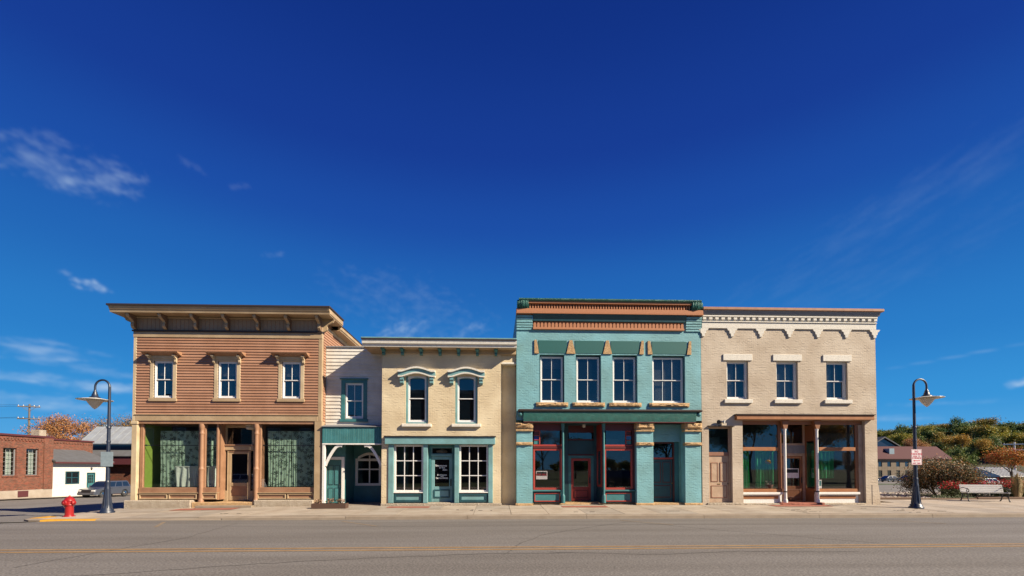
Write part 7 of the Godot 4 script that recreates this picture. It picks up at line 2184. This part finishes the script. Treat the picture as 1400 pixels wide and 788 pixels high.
func right_buildings() -> void:
	var h := thing("red_roof_house", "long tan two-storey house with dark red roof beyond parking lot", "house", V(112, ground_y(112, -103) - 0.3, -103))
	var e := 4.2 - h.position.y
	var hs := []
	for k in 9:
		hs.append([-10.4 + k * 2.5, -9.3 + k * 2.5, e - 2.2, e - 0.7])
		hs.append([-10.4 + k * 2.5, -9.3 + k * 2.5, e - 5.0, e - 3.1])
	part(h, "front_wall", wall_mesh(-12, 12, 0, e, 4, 0.3, hs), mt.plaster_tan)
	part(h, "back_wall", mb().box(-12, 12, 0, e, -4, -3.7).box(-12, -11.7, 0, e, -3.7, 3.69).box(11.7, 12, 0, e, -3.7, 3.69), mt.plaster_tan)
	for q in hs:
		var w := grp(h, "window")
		part(w, "pane", mb().box(q[0], q[1], q[2], q[3], 3.85, 3.86), mt.car_glass)
		part(w, "frame", frame_mesh(q[0], q[1], q[2], q[3], 3.87, 3.95, 0.1), mt.plaster_tan)
	part(h, "roof", mb().sweep(PackedVector2Array([Vector2(4.6, e - 0.1), Vector2(4.6, e + 0.05), Vector2(0, e + 3.6), Vector2(-4.6, e + 0.05), Vector2(-4.6, e - 0.1)]), -12.6, 12.6, 0), mt.roof_red)
	for x in [-8.0, -3.0]:
		var dm := grp(h, "dormer")
		part(dm, "box", mb().bev(x - 0.7, x + 0.7, e + 1.3, e + 2.9, 0.5, 2.9), mt.sign_back)
	var g := thing("dark_gable_house", "dark blue gabled house peeking over red roof", "house", V(118, ground_y(118, -118) - 0.3, -118))
	var gy0 := 8.3 - g.position.y
	part(g, "wall", mb().box(-6, 6, 0, gy0 - 1.0, -5, 5), mt.paint_dark)
	part(g, "roof", mb().sweep(PackedVector2Array([Vector2(-6.6, gy0 - 1.2), Vector2(0, gy0 + 2.6), Vector2(6.6, gy0 - 1.2), Vector2(6.6, gy0 - 0.9), Vector2(0, gy0 + 3.0), Vector2(-6.6, gy0 - 0.9)]), -5.4, 5.6, 2), mt.roof_shingle)
	part(g, "gable", mb().sweep(PackedVector2Array([Vector2(-6, gy0 - 1.0), Vector2(6, gy0 - 1.0), Vector2(0, gy0 + 2.3)]), 4.6, 5.0, 2), mt.paint_dark)
	var w := thing("white_roof_shed", "low brick shed with ribbed white metal roof behind shrubs", "building", V(92.0, ground_y(92.0, -60) - 0.1, -60), 0.15)
	var we := 0.25 - w.position.y
	part(w, "wall", mb().box(-3.2, 3.2, 0, we, -3, 3), mt.brick_red)
	var wr := part(w, "roof", mb().sweep(PackedVector2Array([Vector2(3.6, we - 0.1), Vector2(3.6, we + 0.02), Vector2(0, we + 1.6), Vector2(-3.6, we + 0.02), Vector2(-3.6, we - 0.1)]), -3.6, 3.6, 0), mt.roof_white)
	for k in 10:
		var x := -3.55 + k * 0.77
		part(wr, "rib", mb().sweep(PackedVector2Array([Vector2(3.62, we + 0.01), Vector2(3.62, we + 0.11), Vector2(0, we + 1.70), Vector2(0, we + 1.59)]), x, x + 0.12, 0), mt.roof_metal)
	part(w, "door", mb().bev(1.2, 3.0, 0.0, we - 0.4, 3.001, 3.06), mt.iron)
	car("parked_car", "dark blue car parked at left end before red roofed house", "car", gy(85.5, -80.0, -0.008), 0.15, mt.paint_dark, false, "cars before the red roofed house")
	car("parked_car", "dark car in middle before red roofed house", "car", gy(91.5, -81.0, -0.008), 0.1, mt.paint_dark, false, "cars before the red roofed house")
	car("parked_car", "maroon car parked before red roofed house beside tree", "car", gy(97.0, -82.0, -0.008), 0.1, mt.paint_maroon, false, "cars before the red roofed house")
	car("parked_suv", "pale SUV parked in front of white roofed shed", "SUV", gy(82.5, -52.0, -0.06), 0.2, mt.paint_white, true)
	var p := thing("utility_pole", "pale utility pole with three crossarms against wooded hill", "utility pole", gy(118.0, -78.0), -0.6)
	part(p, "pole", mb().lathe(V(0, -0.4, 0), [[0.2, 0], [0.14, 9.4]], 10), mt.bench_slat)
	for k in 3:
		part(p, "crossarm", mb().bev(-1.9, 1.9, 8.4 - k * 1.3, 8.62 - k * 1.3, 0.1, 0.26), mt.bench_slat)
		for x in [-1.7, 1.7]:
			part(p, "insulator", mb().lathe(V(x, 8.62 - k * 1.3, 0.18), [[0.06, 0], [0.09, 0.08], [0.04, 0.2]], 8), mt.frosted)
	ground_part("far_lawn", sheet(steps(-150, 150, 10.0), [21.6, 30.0, 40.0, 60.0, 100.0, 160.0], 0.03), mt.grass)
	# across the street, behind the viewer: what the shop glass mirrors
	car("parked_suv", "dark SUV parked across the street facing teal store", "SUV", V(11.0, ground_y(11, 16.6), 16.6), 0.0, mt.paint_dark, true, "cars parked across the street")
	car("parked_car", "pale car parked across the street facing brown store", "car", V(-22.0, ground_y(-22, 16.6), 16.6), PI, mt.paint_white, false, "cars parked across the street")
	for q in [[-36.0, 33.0, 9.2, "low wide brick shop across the street behind the viewer", 8], [-8.5, 16.0, 12.4, "tall narrow brick shop across the street behind the viewer", 4]]:
		var o := thing("brick_shop", q[3], "building", V(q[0], -0.2, 40), 0.0, "brick shops across the street")
		var hw: float = q[1] / 2
		part(o, "wall", mb().box(-hw, hw, 0, q[2] - 0.4, -0.3, 12), mt.brick_red)
		part(o, "cornice", mb().bev(-hw - 0.2, hw + 0.2, q[2] - 0.4, q[2], -0.6, 12.2), mt.stone_grey)
		for k in q[4]:
			var ow := grp(o, "window")
			var wx: float = -hw + (k + 0.5) * q[1] / q[4]
			part(ow, "pane", mb().box(wx - 0.7, wx + 0.7, 5.0, 7.2, -0.33, -0.31), mt.car_glass)
			part(ow, "frame", frame_mesh(wx - 0.8, wx + 0.8, 4.9, 7.3, -0.36, -0.30, 0.1), mt.sash_white)


func _ready() -> void:
	# camera: a shift lens set level but for a slight upward tilt, looking a touch right of square to the shop fronts
	var cam := Camera3D.new()
	cam.name = "camera"
	cam.position = V(0, 1.77, 21.4)
	cam.rotation = V(deg_to_rad(1.4), deg_to_rad(-2.0), 0)
	cam.projection = Camera3D.PROJECTION_FRUSTUM
	cam.near = 0.1
	cam.far = 3000.0
	cam.size = 0.1 * 788.0 / 622.0
	cam.frustum_offset = Vector2(0, 0.1 * (246.0 - 15.2) / 622.0)
	cam.current = true
	add_child(cam)
	var we := WorldEnvironment.new()
	we.name = "world_environment"
	var env := Environment.new()
	env.background_mode = Environment.BG_SKY
	var sky := Sky.new()
	var pm := PanoramaSkyMaterial.new()
	pm.panorama = make_sky()
	sky.sky_material = pm
	env.sky = sky
	env.background_energy_multiplier = 1.0 / EXPOSURE
	env.tonemap_mode = Environment.TONE_MAPPER_LINEAR
	env.tonemap_exposure = EXPOSURE
	env.sdfgi_enabled = true
	env.ssao_enabled = true
	env.ssil_enabled = true
	we.environment = env
	add_child(we)
	var sun := DirectionalLight3D.new()
	sun.name = "sun"
	sun.light_energy = 1.6
	sun.light_color = Color(1.0, 0.94, 0.84)
	sun.light_angular_distance = 0.53
	sun.shadow_enabled = true
	add_child(sun)
	sun.look_at_from_position(V(2.0, 1.5, 1.0) * 20.0, Vector3.ZERO)
	materials()
	build_ground()
	brown_store()
	white_link()
	cream_shop()
	teal_store()
	tan_store()
	furniture()
	left_buildings()
	right_buildings()
	plants()
